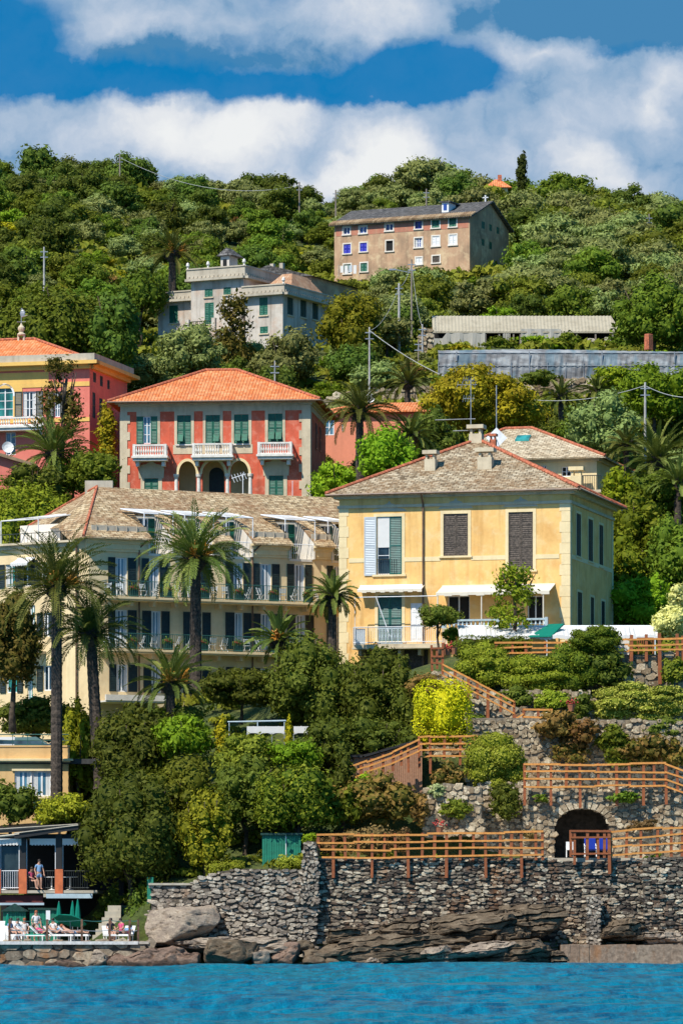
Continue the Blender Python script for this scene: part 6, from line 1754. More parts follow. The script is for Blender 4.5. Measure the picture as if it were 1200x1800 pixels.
def rocks():
 R=[ # label, px, top, bot, w, Y, mat, tilt, layered
  ('long slanting dark rock slab in the middle of the wall foot',730,1640,1712,300,252.6,'rock',.02,1),('high pointed brown rock leaning against the sea wall',840,1600,1668,190,253.6,'rock',.12,1),
  ('brown rock ledge rising to the right below the fence post stains',935,1585,1650,130,253.8,'rock',-.05,1),('low brown rock under the orange patch',620,1640,1710,170,252.8,'rock',.05,1),
  ('broad layered rock beside the quay ledge',905,1640,1715,190,252.0,'rock',.05,1),('ochre topped rock wedge at the waterline',775,1650,1700,70,251.6,'rockpale',-.1,1),('thin sunlit rock slab pointing right',850,1655,1682,150,251.5,'rockpale',.12,1),
  ('big smooth grey boulder at the waterline left of centre',408,1640,1714,98,251.5,'rock',.12,0),('long smooth reddish boulder with a rounded top',275,1660,1712,122,251.2,'rockred',-.05,0),
  ('small brown boulder between the long reddish and grey ones',335,1672,1712,56,251.3,'rockred',0,0),('pinkish block boulder right of the grey one',497,1654,1708,74,251.8,'rockred',.02,0),('low dark rock right of the pinkish block',560,1668,1712,80,251.9,'rock',0,0),
  ('greenish square boulder at the end of the bathing quay',173,1668,1714,46,251.5,'rockpale',0,0),('brown boulder beside the greenish square one',208,1672,1712,44,251.3,'rockred',.05,0),('flat brown boulder in front of the bathing quay',118,1688,1716,88,250.6,'rockred',.0,0),
  ('sloping pale rock outcrop below the flat topped wall',322,1588,1662,140,253.4,'rockpale',.06,0),('pale rock shelf behind the boulders',400,1645,1682,260,253.0,'rockpale',-.02,1),('small pale boulder below the buttress',455,1668,1704,40,251.2,'rockpale',.1,0),
  ('small grey rock at the foot of the buttress',530,1650,1680,50,252.8,'rock',.1,0),('dark tumbled rock at the right edge of the ledge',1100,1605,1665,90,254.0,'rock',.1,1),('small tumbled rock right of the pillar',1160,1630,1668,80,254.3,'rockpale',-.1,1),('block of dark rock left of the long slanting slab',612,1622,1668,74,253.4,'rock',.05,1),('broken dark rock above the long slab',700,1612,1656,92,253.7,'rock',.1,1),('dark rock under the rusty post stains',890,1612,1668,84,253.2,'rock',-.1,1),('small ochre rock chip at the waterline',655,1682,1706,34,251.4,'rockpale',0,1),
  ('tiny brown rock at the foot of the ledge',822,1684,1708,30,251.2,'rockred',0,0),('small dark rock in front of the layered one',945,1686,1710,36,251.2,'rock',0,0),('narrow rock at the left end of the quay ledge',985,1672,1708,40,251.6,'rock',0,1)]
 for i,(lb,px,a,b,w,Y,mt,ti,la) in enumerate(R): rock(lb,px,a,b,w,Y,i+1,mt,tilt=ti,layered=la,d=1.6 if w>100 else None)
rocks()
# ---------------------------------------------------------------- wooden fences
def fence(label,pts,Y,posts,rails,mat='fence',pmat='fencepost',group='wooden fences on the terraces',r=.052,pw=.078):
 """pts: polyline of the top rail [(px,py,(Y))]; posts: [(px, top, bottom)]; rails: offsets below the top rail in photo px"""
 Pt=[at(p[0],p[1],p[2] if len(p)>2 else Y) for p in pts];o=Pt[0].copy();o.z=min(p.z for p in Pt) - 1.4
 t=thing('wooden_fence',label,'fence',o,0,group);s=Y/F;rg=random.Random(int(pts[0][0]))
 def onpoly(px):
  for a,b in zip(pts,pts[1:]):
   lo,hi=sorted((a[0],b[0]))
   if lo - .5<=px<=hi+.5:
    k=(px - a[0])/((b[0] - a[0]) or 1);ya=a[2] if len(a)>2 else Y;yb=b[2] if len(b)>2 else Y;return a[1]+(b[1] - a[1])*k,ya+(yb - ya)*k
  e=pts[0] if abs(px - pts[0][0])<abs(px - pts[-1][0]) else pts[-1];return e[1],(e[2] if len(e)>2 else Y)
 for (px,tp,bt) in posts:
  py,yy=onpoly(px);top=at(px,tp if tp else py - 2,yy) - o;bot=at(px,bt,yy) - o
  m=MB();w=pw*rg.uniform(.9,1.15);lean=rg.uniform(-.06,.06)
  m.hexa([(bot.x - w,bot.y - w,bot.z),(bot.x+w,bot.y - w,bot.z),(bot.x+w,bot.y+w,bot.z),(bot.x - w,bot.y+w,bot.z),(top.x - w+lean,top.y - w,top.z),(top.x+w+lean,top.y - w,top.z),(top.x+w+lean,top.y+w,top.z),(top.x - w+lean,top.y+w,top.z)],rg.random())
  m.build('post',M[pmat],t)
 for off in rails:
  m=MB()
  for a,b in zip(Pt,Pt[1:]):
   L=(b - a).length;n=max(1,round(L/2.0));q0=a - o - Vector((0,0,off*s))
   for k in range(n):
    p0=q0+(b - a)*(k/n);p1=q0+(b - a)*((k+1)/n+.01)
    dz=rg.uniform(-.04,.04);d=Vector((0,-.085 - rg.uniform(0,.02),dz));w=Vector((0,.03,0));h=Vector((0,0,r*(1.0 if off else 1.1)))
    e=Vector((0,0,rg.uniform(-.05,.05)))
    m.hexa([p0+d - w - h,p1+d - w - h+e,p1+d+w - h+e,p0+d+w - h,p0+d - w+h,p1+d - w+h+e,p1+d+w+h+e,p0+d+w+h],rg.random())
  m.build('rail',M[mat],t)
 return t
zx=lambda X: 560+X/1.875
zy=lambda y: 1380+y/1.875
lp=[zx(x) for x in (0,48,88,130,175,215,253,295,340,380,420,465,507,550,595,632,668,715,737)];longs={1,4,7,10,13,16}
fence('long wooden rail fence along the lower terrace above the sea wall',[(556,1468),(750,1466),(952,1463)],254.5,[(p,None,1543 if i in longs else 1512) for i,p in enumerate(lp)],[0,13,26,40])
fence('wooden rail fence at the right edge of the lower terrace',[(1070,1462),(1110,1459),(1215,1452)],254.5,[(zx(x),None,b) for x,b in ((962,1535),(1012,1508),(1060,1508),(1113,1508),(1160,1506),(1196,1506))],[0,14,28,42])
fence('dark brown guard fence in front of the arched niche',[(1002,1461),(1072,1461)],254.3,[(zx(x),None,b) for x,b in ((830,1506),(842,1520),(883,1512),(920,1510),(940,1508),(957,1536))],[0,12,40],mat='fencepost')
zx2=lambda X: 600+X/2;zy2=lambda y: 1080+y/2
fence('orange wooden fence along the middle terrace above the arch',[(920,1344),(1167,1343),(1205,1356)],259.8,[(zx2(x),None,b) for x,b in ((643,1416),(690,1386),(735,1416),(788,1386),(838,1420),(902,1384),(967,1416),(1012,1385),(1060,1416),(1098,1385),(1140,1414),(1180,1392))],[0,13,26,39])
fence('stepped wooden fence down the upper stairway',[(777,1168),(902,1234)],266.4,[(zx2(x),None,b) for x,b in ((355,1185),(400,1205),(443,1235),(478,1228),(513,1278),(558,1252),(605,1266))],[0,9,19])
fence('short wooden fence at the landing of the stairs',[(919,1247),(970,1248)],266.2,[(919,None,1312),(946,None,1305),(968,None,1280)],[0,12,24])
fence('wooden fence climbing to the landing from the left',[(835,1299),(868,1287),(919,1256)],266.2,[(868,None,1300),(892,1262,1296),(905,1256,1290)],[0,11])
fence('wooden fence behind the yellow bush and round hedge',[(737,1296),(755,1295),(838,1295)],262.8,[(737,None,1350),(756,None,1360),(780,None,1335),(808,None,1345),(832,None,1330)],[0,12,23,34])
fence('wooden fence sloping down beside the timber shed',[(737,1300),(690,1322),(600,1354)],262.2,[(zx2(x),None,b) for x,b in ((235,1358),(210,1346),(180,1356),(145,1362),(105,1368),(70,1372),(30,1380),(4,1385))],[0,10,20])
fence('orange wooden fence on the top terrace at right',[(1000,1127),(1205,1124)],272.3,[(zx2(x),zy2(y0),zy2(y1)) for x,y0,y1 in ((1017,72,165),(1070,70,165),(1118,66,245),(1178,68,165),(1200,75,165))],[0,9,18],pw=.09)
fence('orange wooden fence half hidden behind the big hedges',[(868,1131),(1000,1128)],273.4,[(zx2(x),None,b) for x,b in ((545,1150),(600,1150),(648,1150),(715,1150),(790,1150),(838,1165),(925,1150),(975,1150))],[0,9,18])
fence('dark red gate posts at the top of the stairs',[(757,1140),(779,1140)],270.5,[(759,1134,1180),(777,1130,1188),(768,1142,1176)],[0,14,26],mat='fencepost',pw=.07)
# timber-clad shed beside the sloping fence
def shed():
 Y0=263.5;fr=Frame(*at(600,1382,Y0),0);t=thing('timber_shed','low timber clad shed with sloping dark roof beside the fence','shed',fr.o,0);f=fr.fac(0,0,0)
 pl=[f.px(x,y) for x,y in ((594,1390),(742,1340),(742,1305),(732,1304),(640,1332),(594,1329))]
 x=pl[0][0];m=MB();n=40;W=pl[2][0] - pl[0][0]
 for k in range(n):
  ua=pl[0][0]+W*k/n;ub=ua+W/n - .015;fr_=(k+.5)/n
  zt=np.interp(ua,[pl[5][0],pl[4][0],pl[3][0]],[pl[5][1],pl[4][1],pl[3][1]]);m.fbox(f,ua,ub,-.8,zt,-.05 - .02*(k % 2),0,random.random())
 m.build('board_wall',M['shedwood'],t)
 m=MB();pr=pl[5],pl[4],pl[3]
 for a,b in zip(pr,pr[1:]): P=f.pt;m.hexa([P(a[0] - .1,a[1],.25),P(b[0],b[1],.25),P(b[0],b[1]+.35,-2.6),P(a[0] - .1,a[1]+.35,-2.6),P(a[0] - .1,a[1]+.1,.25),P(b[0],b[1]+.1,.25),P(b[0],b[1]+.45,-2.6),P(a[0] - .1,a[1]+.45,-2.6)])
 m.build('roof',M['black'],t)
M['shedwood']=wood('weathered_shed_boards',(.5,.26,.15),(.3,.15,.08))
shed()
# ---------------------------------------------------------------- top terrace: awning, parapet, benches
def terrace_awning():
 Y0=275.5;fr=Frame(*at(810,1150,Y0),0);f=fr.fac(0,0,0);s=Y0/F
 t=thing('terrace_canopy','long rippled white fabric canopy over the top terrace in front of the yellow villa','canopy',fr.o,0)
 m=MB();u0,u1=f.px(806,1110)[0],f.px(1156,1110)[0];n=90;v=[];fs=[]
 for k in range(n+1):
  u=u0+(u1 - u0)*k/n;w=.09*abs(math.sin(k*1.45))+.04*math.sin(k*.6)
  zf=f.px(900,1119)[1]+w;zb=f.px(900,1100)[1]+.12
  v+=[f.pt(u,zf - .22,.32),f.pt(u,zf,.3),f.pt(u,(zf+zb)/2 - .06+w*.6,-.9),f.pt(u,zb,-2.4)]
 for k in range(n):
  for j in range(3): fs.append((4*k+j,4*k+4+j,4*k+5+j,4*k+1+j))
 m.add(v,fs);m.build('fabric',M['awning'],t)
 m=MB();z=f.px(900,1099)[1]+.1;m.tube(f.pt(u0,z,-2.45),f.pt(u1,z,-2.45),.06,n=6)
 for px in (812,960,1056,1150): u=f.px(px,1110)[0];m.tube(f.pt(u,-.6,.28),f.pt(u,f.px(px,1120)[1],.28),.04,n=6)
 m.build('frame',M['whitemetal'],t)
 m=MB();a,b=f.px(928,1110)[0],f.px(992,1110)[0];z0=f.px(930,1121)[1];z1=f.px(990,1101)[1]+.25;P=f.pt
 m.hexa([P(a,z0,.45),P(a+1.4,z0+.02,.45),P(b,z1 - .1,-1.2),P(b - .9,z1 - .1,-1.6),P(a,z0+.07,.43),P(a+1.4,z0+.1,.43),P(b,z1,-1.2),P(b - .9,z1,-1.6)]);m.build('green_stripe',M['parasol'],t)
 # white parapet + red slatted bench
 p=MB();Yp=273.0;o=at(1100,1152,Yp);s=Yp/F;p.box(-49*s,5*s,0,.3,-.1,30*s);q=p.build('parapet',M['whiteplaster'],None,loc=o);tag(q,'short white parapet wall behind the red slatted bench','parapet')
 b=thing('slatted_bench','red slatted bench against the short white parapet','bench',at(1133,1150,272.7));s=272.7/F;w=14*s
 m=MB()
 for k in range(9): x=-w+2*w*k/8;m.box(x - .025,x+.025,-.06,-.02,.35,.95)
 m.box(-w - .03,w+.03,-.07,-.01,.95,1.02);m.box(-w - .03,w+.03,-.07,-.01,.42,.47);m.build('backrest',M['fencepost'],b)
 m=MB()
 for k in range(4): m.box(-w,w,-.5+k*.11,-.42+k*.11,.4,.43)
 m.build('seat',M['fencepost'],b)
 for x in (-w+.05,w - .05):
  m=MB();m.box(x - .03,x+.03,-.5,-.44,0,.4);m.box(x - .03,x+.03,-.09,-.03,0,.42);m.build('leg',M['fencepost'],b)
terrace_awning()
def deck_chairs():
 # two blue loungers in the niche
 for k,(px,lb) in enumerate(((1037,'left blue deck chair inside the arched niche'),(1061,'right blue deck chair inside the arched niche'))):
  t=thing('deck_chair',lb,'deck chair',at(px,1506,257.6),0,'blue deck chairs in the niche');m=MB();w=.33
  m.hexa([(-w,-.3,.42),(w,-.3,.42),(w,.35,.34),(-w,.35,.34),(-w,-.3,.46),(w,-.3,.46),(w,.35,.38),(-w,.35,.38)]);m.build('seat',M['bluecloth'],t)
  m=MB();m.hexa([(-w,.33,.36),(w,.33,.36),(w,.38,.36),(-w,.38,.36),(-w,.75,1.15),(w,.75,1.15),(w,.8,1.15),(-w,.8,1.15)]);m.build('backrest',M['bluecloth'],t)
  for sx in (-w,w):
   m=MB();m.tube((sx,-.35,0),(sx,.5,.75),.03,n=5);m.tube((sx,.5,0),(sx,-.3,.5),.03,n=5);m.tube((sx,-.4,.62),(sx,.4,.62),.035,n=5);m.build('leg',M['whitepaint'],t)
 t=thing('side_chair','white plastic chair at the left side of the arched niche','chair',at(1001,1507,257));m=MB()
 m.box(-.22,.22,-.22,.22,.42,.46);m.build('seat',M['whitepaint'],t);m=MB();m.box(-.22,.22,.19,.23,.46,.9);m.build('backrest',M['whitepaint'],t)
 for x in (-.2,.2):
  for y in (-.2,.2): m=MB();m.tube((x,y,0),(x,y,.42),.025,n=5);m.build('leg',M['whitepaint'],t)
M['bluecloth']=cloth('cobalt_deck_chair_cloth',(.015,.04,.3))
deck_chairs()
# ---------------------------------------------------------------- shrubs and hedges of the terraces
def shrubs():
 def B(name,lb,px,y0,y1,w,Y,mt,seed,**k):
  if mt.startswith('hedge') or mt=='yellow_bush':
   k['leaf']=min(k.get('leaf',.13),.1)*.72;k.setdefault('thick',.09);k.setdefault('core',.9)
  return bush(name,lb,px,y0,y1,w,Y,mt,seed,**k)
 B('box_hedge','dark flat topped hedge under the white canopy',868,1118,1152,125,274.6,'hedge_dark',1,boxy=True,d=1.0)
 B('topiary_bush','round clipped bush nearest the top of the stairs',848,1126,1212,92,271.4,'hedge',2,leaf=.1,n=12,group='clipped hedges on the terraces')
 B('clipped_hedge','big long clipped hedge bulging over the shaded stone wall',940,1146,1226,170,271.0,'hedge',3,leaf=.11,n=20,d=2.6,lr=.3,group='clipped hedges on the terraces')
 B('clipped_hedge','domed darker hedge at the right end of the long clipped one',992,1134,1226,100,271.2,'hedge_dark',4,leaf=.11,n=14,d=2.4,group='clipped hedges on the terraces')
 B('round_bush','dark mushroom shaped bush in front of the white canopy',1044,1097,1152,90,272.0,'hedge_dark',5,leaf=.11,n=12,d=2.2)
 B('bush','loose dark shrub hanging under the mushroom shaped bush',1062,1140,1216,84,271.8,'oak',6,leaf=.14,n=12)
 B('hanging_hedge','long pale flowering hedge hanging over the wall at right',1128,1196,1274,205,269.4,'hedge_flower',7,leaf=.11,n=26,d=2.0,lr=.26)
 B('hanging_hedge','small trailing green shrub left below the flowering hedge',1020,1215,1268,60,269.5,'oak',8,leaf=.13)
 B('yellow_bush','tall boxy bright yellow bush beside the stairs',779,1196,1304,88,263.6,'yellow_bush',9,leaf=.1,boxy=True,d=2.0,n=10)
 B('green_bush','yellow green lower growth under the tall yellow bush',777,1262,1312,78,263.9,'yellowg',10,leaf=.11,n=9)
 B('rusty_bush','rust brown shrub above the yellow bush',745,1178,1232,62,266.5,'rust',11,leaf=.14)
 B('rusty_bush','rust brown shrub hanging right of the stair landing',982,1250,1300,76,265.0,'rust',12,leaf=.15,n=11)
 B('rusty_bush','second rust brown shrub hanging behind the middle fence',1022,1262,1318,62,264.9,'rust',13,leaf=.15)
 B('rusty_bush','mixed rusty and green shrub at right above the middle fence',1128,1290,1342,96,264.8,'rust_green',14,leaf=.15,n=12)
 B('bush','light green shrub tumbling over the wall above the mixed one',1078,1276,1316,60,265.0,'mid',15,leaf=.14)
 B('bush','green and rust shrub at the right edge by the sloping fence',1185,1300,1350,50,264.6,'rust_green',16,leaf=.15)
 B('topiary_bush','big round light green bush above the arch wall',868,1292,1400,128,261.6,'hedge_light',17,leaf=.1,n=16,group='clipped hedges on the terraces')
 B('succulent_bush','large rusty flowering shrub below the timber shed',670,1362,1452,130,259.6,'rust_green',18,leaf=.16,n=16,d=3)
 B('succulent_bush','rusty shrub between the large one and the round bush',787,1340,1392,56,261.0,'rust_green',19,leaf=.14)
 B('silver_bush','small silver leaved bush on the corner of the sunlit wall',766,1372,1406,36,259.9,'silver',20,leaf=.09)
 B('bush','green spiky growth left of the rusty flowering shrub',612,1382,1450,50,258.8,'mid',21,leaf=.2)
 B('bush','rusty trailing plant at the corner of the sunlit wall',738,1400,1450,34,258.9,'rust',22,leaf=.13)
 B('bush','bright green bush behind the sloping fence',640,1360,1400,50,261.5,'bright',23,leaf=.13)
 for i,(px,y0,y1,w,mt,lb) in enumerate(((575,1462,1512,60,'brownheath','brown heathery mound behind the left end of the lower fence'),(640,1452,1505,90,'brownheath','brown grassy mound behind the lower fence'),(700,1450,1500,60,'brownheath','small dull mound behind the lower fence near the stone corner'),
    (808,1430,1468,50,'brownheath','brown mound at the foot of the sunlit wall'),(610,1508,1530,26,'mid','green tuft on the sea wall near its left end'),(660,1508,1528,24,'mid','thin tuft on top of the sea wall'),(765,1505,1545,34,'bright','largest green tuft growing from the sea wall'),(845,1508,1532,20,'mid','small green tuft under the dark recess'),
    (1150,1500,1520,40,'mid','thin green tuft under the right lower fence'),(950,1395,1412,30,'mid','tuft at the left end of the middle fence'),(930,1455,1475,36,'brownheath','brown tuft left of the arched niche'),(1130,1438,1462,60,'brownheath','dry plant growing on the arch wall'))):
  B('bush',lb,px,y0,y1,w,255.6 if y0>1440 and i<9 else 259.9,mt,40+i,leaf=.09,n=6,d=.8,group='tufts on the walls' if i>3 else None)
 B('white_flower_bush','pale creamy flowering bush at the right edge of the top terrace',1182,1060,1122,72,277.0,'palebush',60,leaf=.1,n=12)
 B('white_flower_bush','smaller pale flowering bush rising behind the creamy one',1192,1026,1066,36,278.5,'palebush',61,leaf=.1)
 B('bush','small green bush by the villa balcony',792,1100,1128,36,279.0,'mid',62,leaf=.12)
 B('bush','bright round bush on top of the buttress wall',545,1462,1484,26,254.8,'bright',63,leaf=.08)
 B('box_hedge','low clipped hedge left of the green shed',395,1512,1540,62,256.0,'hedge_light',64,leaf=.08,boxy=True,d=1.2)
 B('box_hedge','low clipped hedge right of the green shed',511,1504,1532,42,255.4,'hedge_light',65,leaf=.08,boxy=True,d=1.2)
 B('bush','dark ivy bush between the steps and the flat topped wall',256,1556,1640,60,256.4,'oak',66,leaf=.12,n=12)
 B('bush','dark ivy growth behind the stone steps',205,1560,1640,80,259.5,'oak',67,leaf=.12,n=12)
 for k,(px,y0,y1,w,Y,mt,lb) in enumerate(((905,1205,1248,66,269.2,'oak2','dark creeper hanging below the left end of the long clipped hedge'),(965,1212,1250,60,269.2,'hedge','light creeper hanging below the middle of the long clipped hedge'),(1000,1300,1345,70,264.9,'rust_green','rusty creeper reaching down to the middle fence'),
  (1092,1300,1345,80,264.8,'goldgreen2','olive green creeper on the wall behind the middle fence'),(1165,1262,1300,90,265.8,'oak2','dark creeper below the long flowering hedge'),(830,1255,1300,54,266.5,'mid','green creeper between the stair fence and the round bush'),
  (800,1408,1440,56,259.2,'goldgreen2','small creeper on the sunlit terrace wall'),(890,1375,1440,60,260.0,'oak2','dark creeper hanging in the recess left of the arch'),(1100,1390,1412,60,259.9,'mid','thin green creeper over the arch wall at right'),(1185,1150,1200,50,271.9,'goldgreen2','creeper on the big block wall at the right edge'))):
  B('creeper',lb,px,y0,y1,w,Y,mt,100+k,leaf=.11,n=12,d=.9,cat='creeper',group='creepers on the terrace walls')
 for k,(px,y0,y1,w,mt,lb) in enumerate(((875,594,618,60,'mid','weedy bush before the dark bay of the greenhouse'),(960,590,616,110,'bright','long bright weeds under the middle tarpaulin of the greenhouse'),(1000,584,612,50,'mid','taller weeds at the right of the middle tarpaulin'),(1085,590,614,50,'mid','weeds at the right end of the greenhouse'),(815,604,622,50,'yellowg','low yellowish weeds under the left tarpaulin'))):
  bush('bush',lb,px,y0,y1,w,395.5,mt,80+k,leaf=.13,n=10,d=1.2,group='weeds in front of the greenhouse')
 for k,(px,y0,y1,w,mt,lb) in enumerate(((800,652,690,90,'mid','bush overlapping the left foot of the net screen'),(945,650,680,60,'oak2','dull bush at the foot of the net screen'),(1080,642,690,70,'bright','bright bush at the foot of the net screen'))):
  bush('bush',lb,px,y0,y1,w,369,mt,90+k,leaf=.15,n=12,d=2,group='bushes along the net screen')
 # flower pots, terracotta urn by the gate
 for k,(px,py,lb) in enumerate(((786,1152,'clay pot by the gate posts'),(797,1150,'second clay pot right of the gate posts'),(1003,1250,'small clay pot beside the landing fence'),(772,1466,'clay pot with red flowers at the foot of the sunlit wall'))):
  m=MB();m.lathe((0,0,0),[(.14,0),(.24,.4),(.27,.42),(.2,.42)],10);o=thing('flower_pot',lb,'flower pot',at(px,py,271 if py<1200 else 266 if py<1300 else 257));m.build('pot',M['pottery'],o)
  m=MB();
  for q in range(24): m.ball((random.gauss(0,.16),random.gauss(0,.12),.55+random.gauss(0,.1)),.07,n=5)
  m.build('blossoms',M['flower'] if k !=1 else M['mid'],o)
M['hedge_dark']=foliage('dark_clipped_leaves',(.06,.1,.015),(.15,.2,.03),.18,.01)
M['hedge_light']=foliage('light_clipped_leaves',(.16,.21,.025),(.36,.4,.1),.2,.01)
M['hedge_flower']=foliage('flowering_hedge_leaves',(.14,.18,.03),(.5,.52,.18),.2,.01)
M['rust_green']=foliage('rusty_green_leaves',(.08,.08,.025),(.26,.15,.08),.2,.01)
M['brownheath']=foliage('brown_heath_tufts',(.1,.07,.045),(.24,.17,.12),.1,.01)
# ---------------------------------------------------------------- people
def skin_mesh(name,verts,edges,mat,sub=1,root=0):
 me=bpy.data.meshes.new(name);me.from_pydata([v[:3] for v in verts],edges,[]);o=bpy.data.objects.new('tmp',me);COL.objects.link(o)
 md=o.modifiers.new('s','SKIN');md.use_smooth_shade=True
 for i,v in enumerate(verts):
  sv=me.skin_vertices[0].data[i];sv.radius=(v[3],v[4] if len(v)>4 else v[3]);sv.use_root=(i==root)
 if sub: sm=o.modifiers.new('d','SUBSURF');sm.levels=sub
 dg=bpy.context.evaluated_depsgraph_get();ev=o.evaluated_get(dg)
 res=bpy.data.meshes.new_from_object(ev);res.name=name
 bpy.data.objects.remove(o);bpy.data.meshes.remove(me)
 res.materials.clear();res.materials.append(mat);return res
M['skin']=plain('skin',(.55,.3,.2),.6,.08);M['shirtwhite']=cloth('white_shirt',(.78,.76,.74));M['hairred']=plain('red_hair',(.35,.09,.03),.6,.2)
M['hairdark']=plain('dark_hair',(.03,.02,.015),.6,.2);M['clothblue']=cloth('light_blue_cloth',(.25,.42,.65));M['clothpink']=cloth('pink_cloth',(.75,.12,.25));M['clothdark']=cloth('dark_cloth',(.03,.03,.05));M['clothgreen']=cloth('sea_green_towel',(.03,.4,.28))
POSES={
 'stand': dict(p=(0,0,.95),c=(0,.01,1.25),n=(0,.01,1.47),h=(0,-.03,1.63),e=((-.26,.03,1.15),(.26,.0,1.15)),w=((-.24,-.12,.93),(.27,-.1,.92)),k=((-.1,-.02,.5),(.12,-.05,.5)),a=((-.1,.02,.08),(.13,.02,.08)),t=((-.1,-.15,.04),(.14,-.15,.04))),
 'sit': dict(p=(0,.1,.52),c=(0,.16,.82),n=(0,.14,1.04),h=(0,.08,1.2),e=((-.26,.1,.76),(.26,.1,.76)),w=((-.2,-.16,.68),(.2,-.16,.68)),k=((-.12,-.34,.54),(.12,-.36,.56)),a=((-.12,-.42,.1),(.13,-.46,.1)),t=((-.12,-.58,.06),(.14,-.62,.06))),
 'lie': dict(p=(0,0,.5),c=(0,.3,.62),n=(0,.5,.74),h=(0,.62,.86),e=((-.28,.22,.6),(.28,.24,.6)),w=((-.24,-.02,.6),(.2,-.04,.62)),k=((-.1,-.42,.62),(.11,-.42,.56)),a=((-.1,-.8,.48),(.12,-.84,.48)),t=((-.1,-.86,.6),(.13,-.9,.6))),
}
def person(label,loc,rz,pose,top,hair,bottom='clothdark',scale=1.0,group='people on the bathing quay',longhair=False):
 P=POSES[pose];t=thing('person',label,'person',loc,rz,group);t.scale=(scale,)*3
 V=[(*P['p'],.13,.1),(*P['c'],.14,.1),(*P['n'],.055,.055)];E=[(0,1),(1,2)]
 n=Vector(P['n']);h=Vector(P['h']);d=(h - n)
 V+=[(*(n+d*.55),.06,.065),(*h,.082,.095),(*(h+d.normalized()*.085),.06,.07)];E+=[(2,3),(3,4),(4,5)]
 c=Vector(P['c']);sh=c.lerp(n,.72)
 for i,sx in enumerate((-1,1)):
  s_=sh+Vector((sx*.17,0,0));b=len(V);e=Vector(P['e'][i]);w=Vector(P['w'][i])
  V+=[(*s_,.058,.055),(*e,.042,.04),(*w,.028,.024)];E+=[(2,b),(b,b+1),(b+1,b+2)]
  dr=(w - e).normalized();pm=w+dr*.07;V.append((*pm,.034,.016));E.append((b+2,b+3))
  sd=dr.cross(Vector((0,0,1))); sd=sd.normalized() if sd.length>.1 else Vector((0,1,0))
  for q,(o,L) in enumerate(((-.028,.07),(-.01,.085),(.01,.08),(.028,.06))):
   b2=len(V);V+=[(*(pm+sd*o+dr*L*.55),.009),(*(pm+sd*o*1.1+dr*L*.9+Vector((0,0,-.02))),.007)];E+=[(b+3,b2),(b2,b2+1)]
  b2=len(V);V+=[(*(w+dr*.04+sd*.045),.01),(*(w+dr*.075+sd*.06),.008)];E+=[(b+2,b2),(b2,b2+1)]
  hp=Vector(P['p'])+Vector((sx*.09,0,-.03));b=len(V);V+=[(*hp,.09,.09),(*P['k'][i],.062,.062),(*P['a'][i],.038,.04),(*P['t'][i],.035,.022)];E+=[(0,b),(b,b+1),(b+1,b+2),(b+2,b+3)]
 link('body',skin_mesh('body',V,E,M['skin'],1),None,t)
 # shirt over torso and upper arms, shorts over hips
 pv=Vector(P['p']);V=[(*(pv+(c - pv)*-.02),.15,.12),(*c,.158,.122),(*c.lerp(n,.75),.085,.075)];E=[(0,1),(1,2)]
 for i,sx in enumerate((-1,1)):
  s_=sh+Vector((sx*.17,0,0));b=len(V);e=Vector(P['e'][i]);V+=[(*s_,.075,.072),(*s_.lerp(e,.6),.062,.06)];E+=[(2,b),(b,b+1)]
 if top: link('shirt',skin_mesh('shirt',V,E,M[top],1),None,t)
 V=[(*(pv+(c - pv)*.12),.145,.115),(*(pv+Vector((0,0,-.03))),.15,.12)];E=[(0,1)]
 for i,sx in enumerate((-1,1)):
  hp=pv+Vector((sx*.09,0,-.04));b=len(V);V+=[(*hp,.1,.1),(*hp.lerp(Vector(P['k'][i]),.6),.085,.085)];E+=[(1,b),(b,b+1)]
 link('shorts',skin_mesh('shorts',V,E,M[bottom],1),None,t)
 m=MB();hd=d.normalized();m.ball(h+hd*.045+Vector((0,.02,0)),.1,.105,.1,10)
 if longhair: m.ball(h+Vector((0,.05,-.07)),.1,.07,.14,10)
 link('hair',m.mesh('hair',True),M[hair],t)
 m=MB();f_=h+Vector((0,-.1,0));m.ball(f_+Vector((0,-.005,-.01)),.014,.02,.022,6);m.build('nose',M['skin'],t)
 m=MB();m.ball(f_+Vector((-.032,.012,.015)),.01,n=6);m.ball(f_+Vector((.032,.012,.015)),.01,n=6);m.build('eyes',M['hairdark'],t)
 return t
def lounger(label,loc,rz,cl='awning',back=.5):
 t=thing('sun_lounger',label,'sun lounger',loc,rz,'white sun loungers on the bathing quay');m=MB()
 m.box(-.32,.32,-1.0,.25,.3,.36);m.build('frame',M['whitepaint'],t)
 m=MB();m.hexa([(-.3,.25,.33),(.3,.25,.33),(.3,.25,.37),(-.3,.25,.37),(-.3,.8,.33+back),(.3,.8,.33+back),(.3,.77,.38+back),(-.3,.77,.38+back)]);m.build('backrest',M['whitepaint'],t)
 m=MB();m.box(-.28,.28,-.95,.25,.362,.41);m.build('cushion',M[cl],t)
 for x in (-.28,.28):
  for y in (-.85,.15): m=MB();m.box(x - .025,x+.025,y - .025,y+.025,0,.3);m.build('leg',M['whitepaint'],t)
 return t
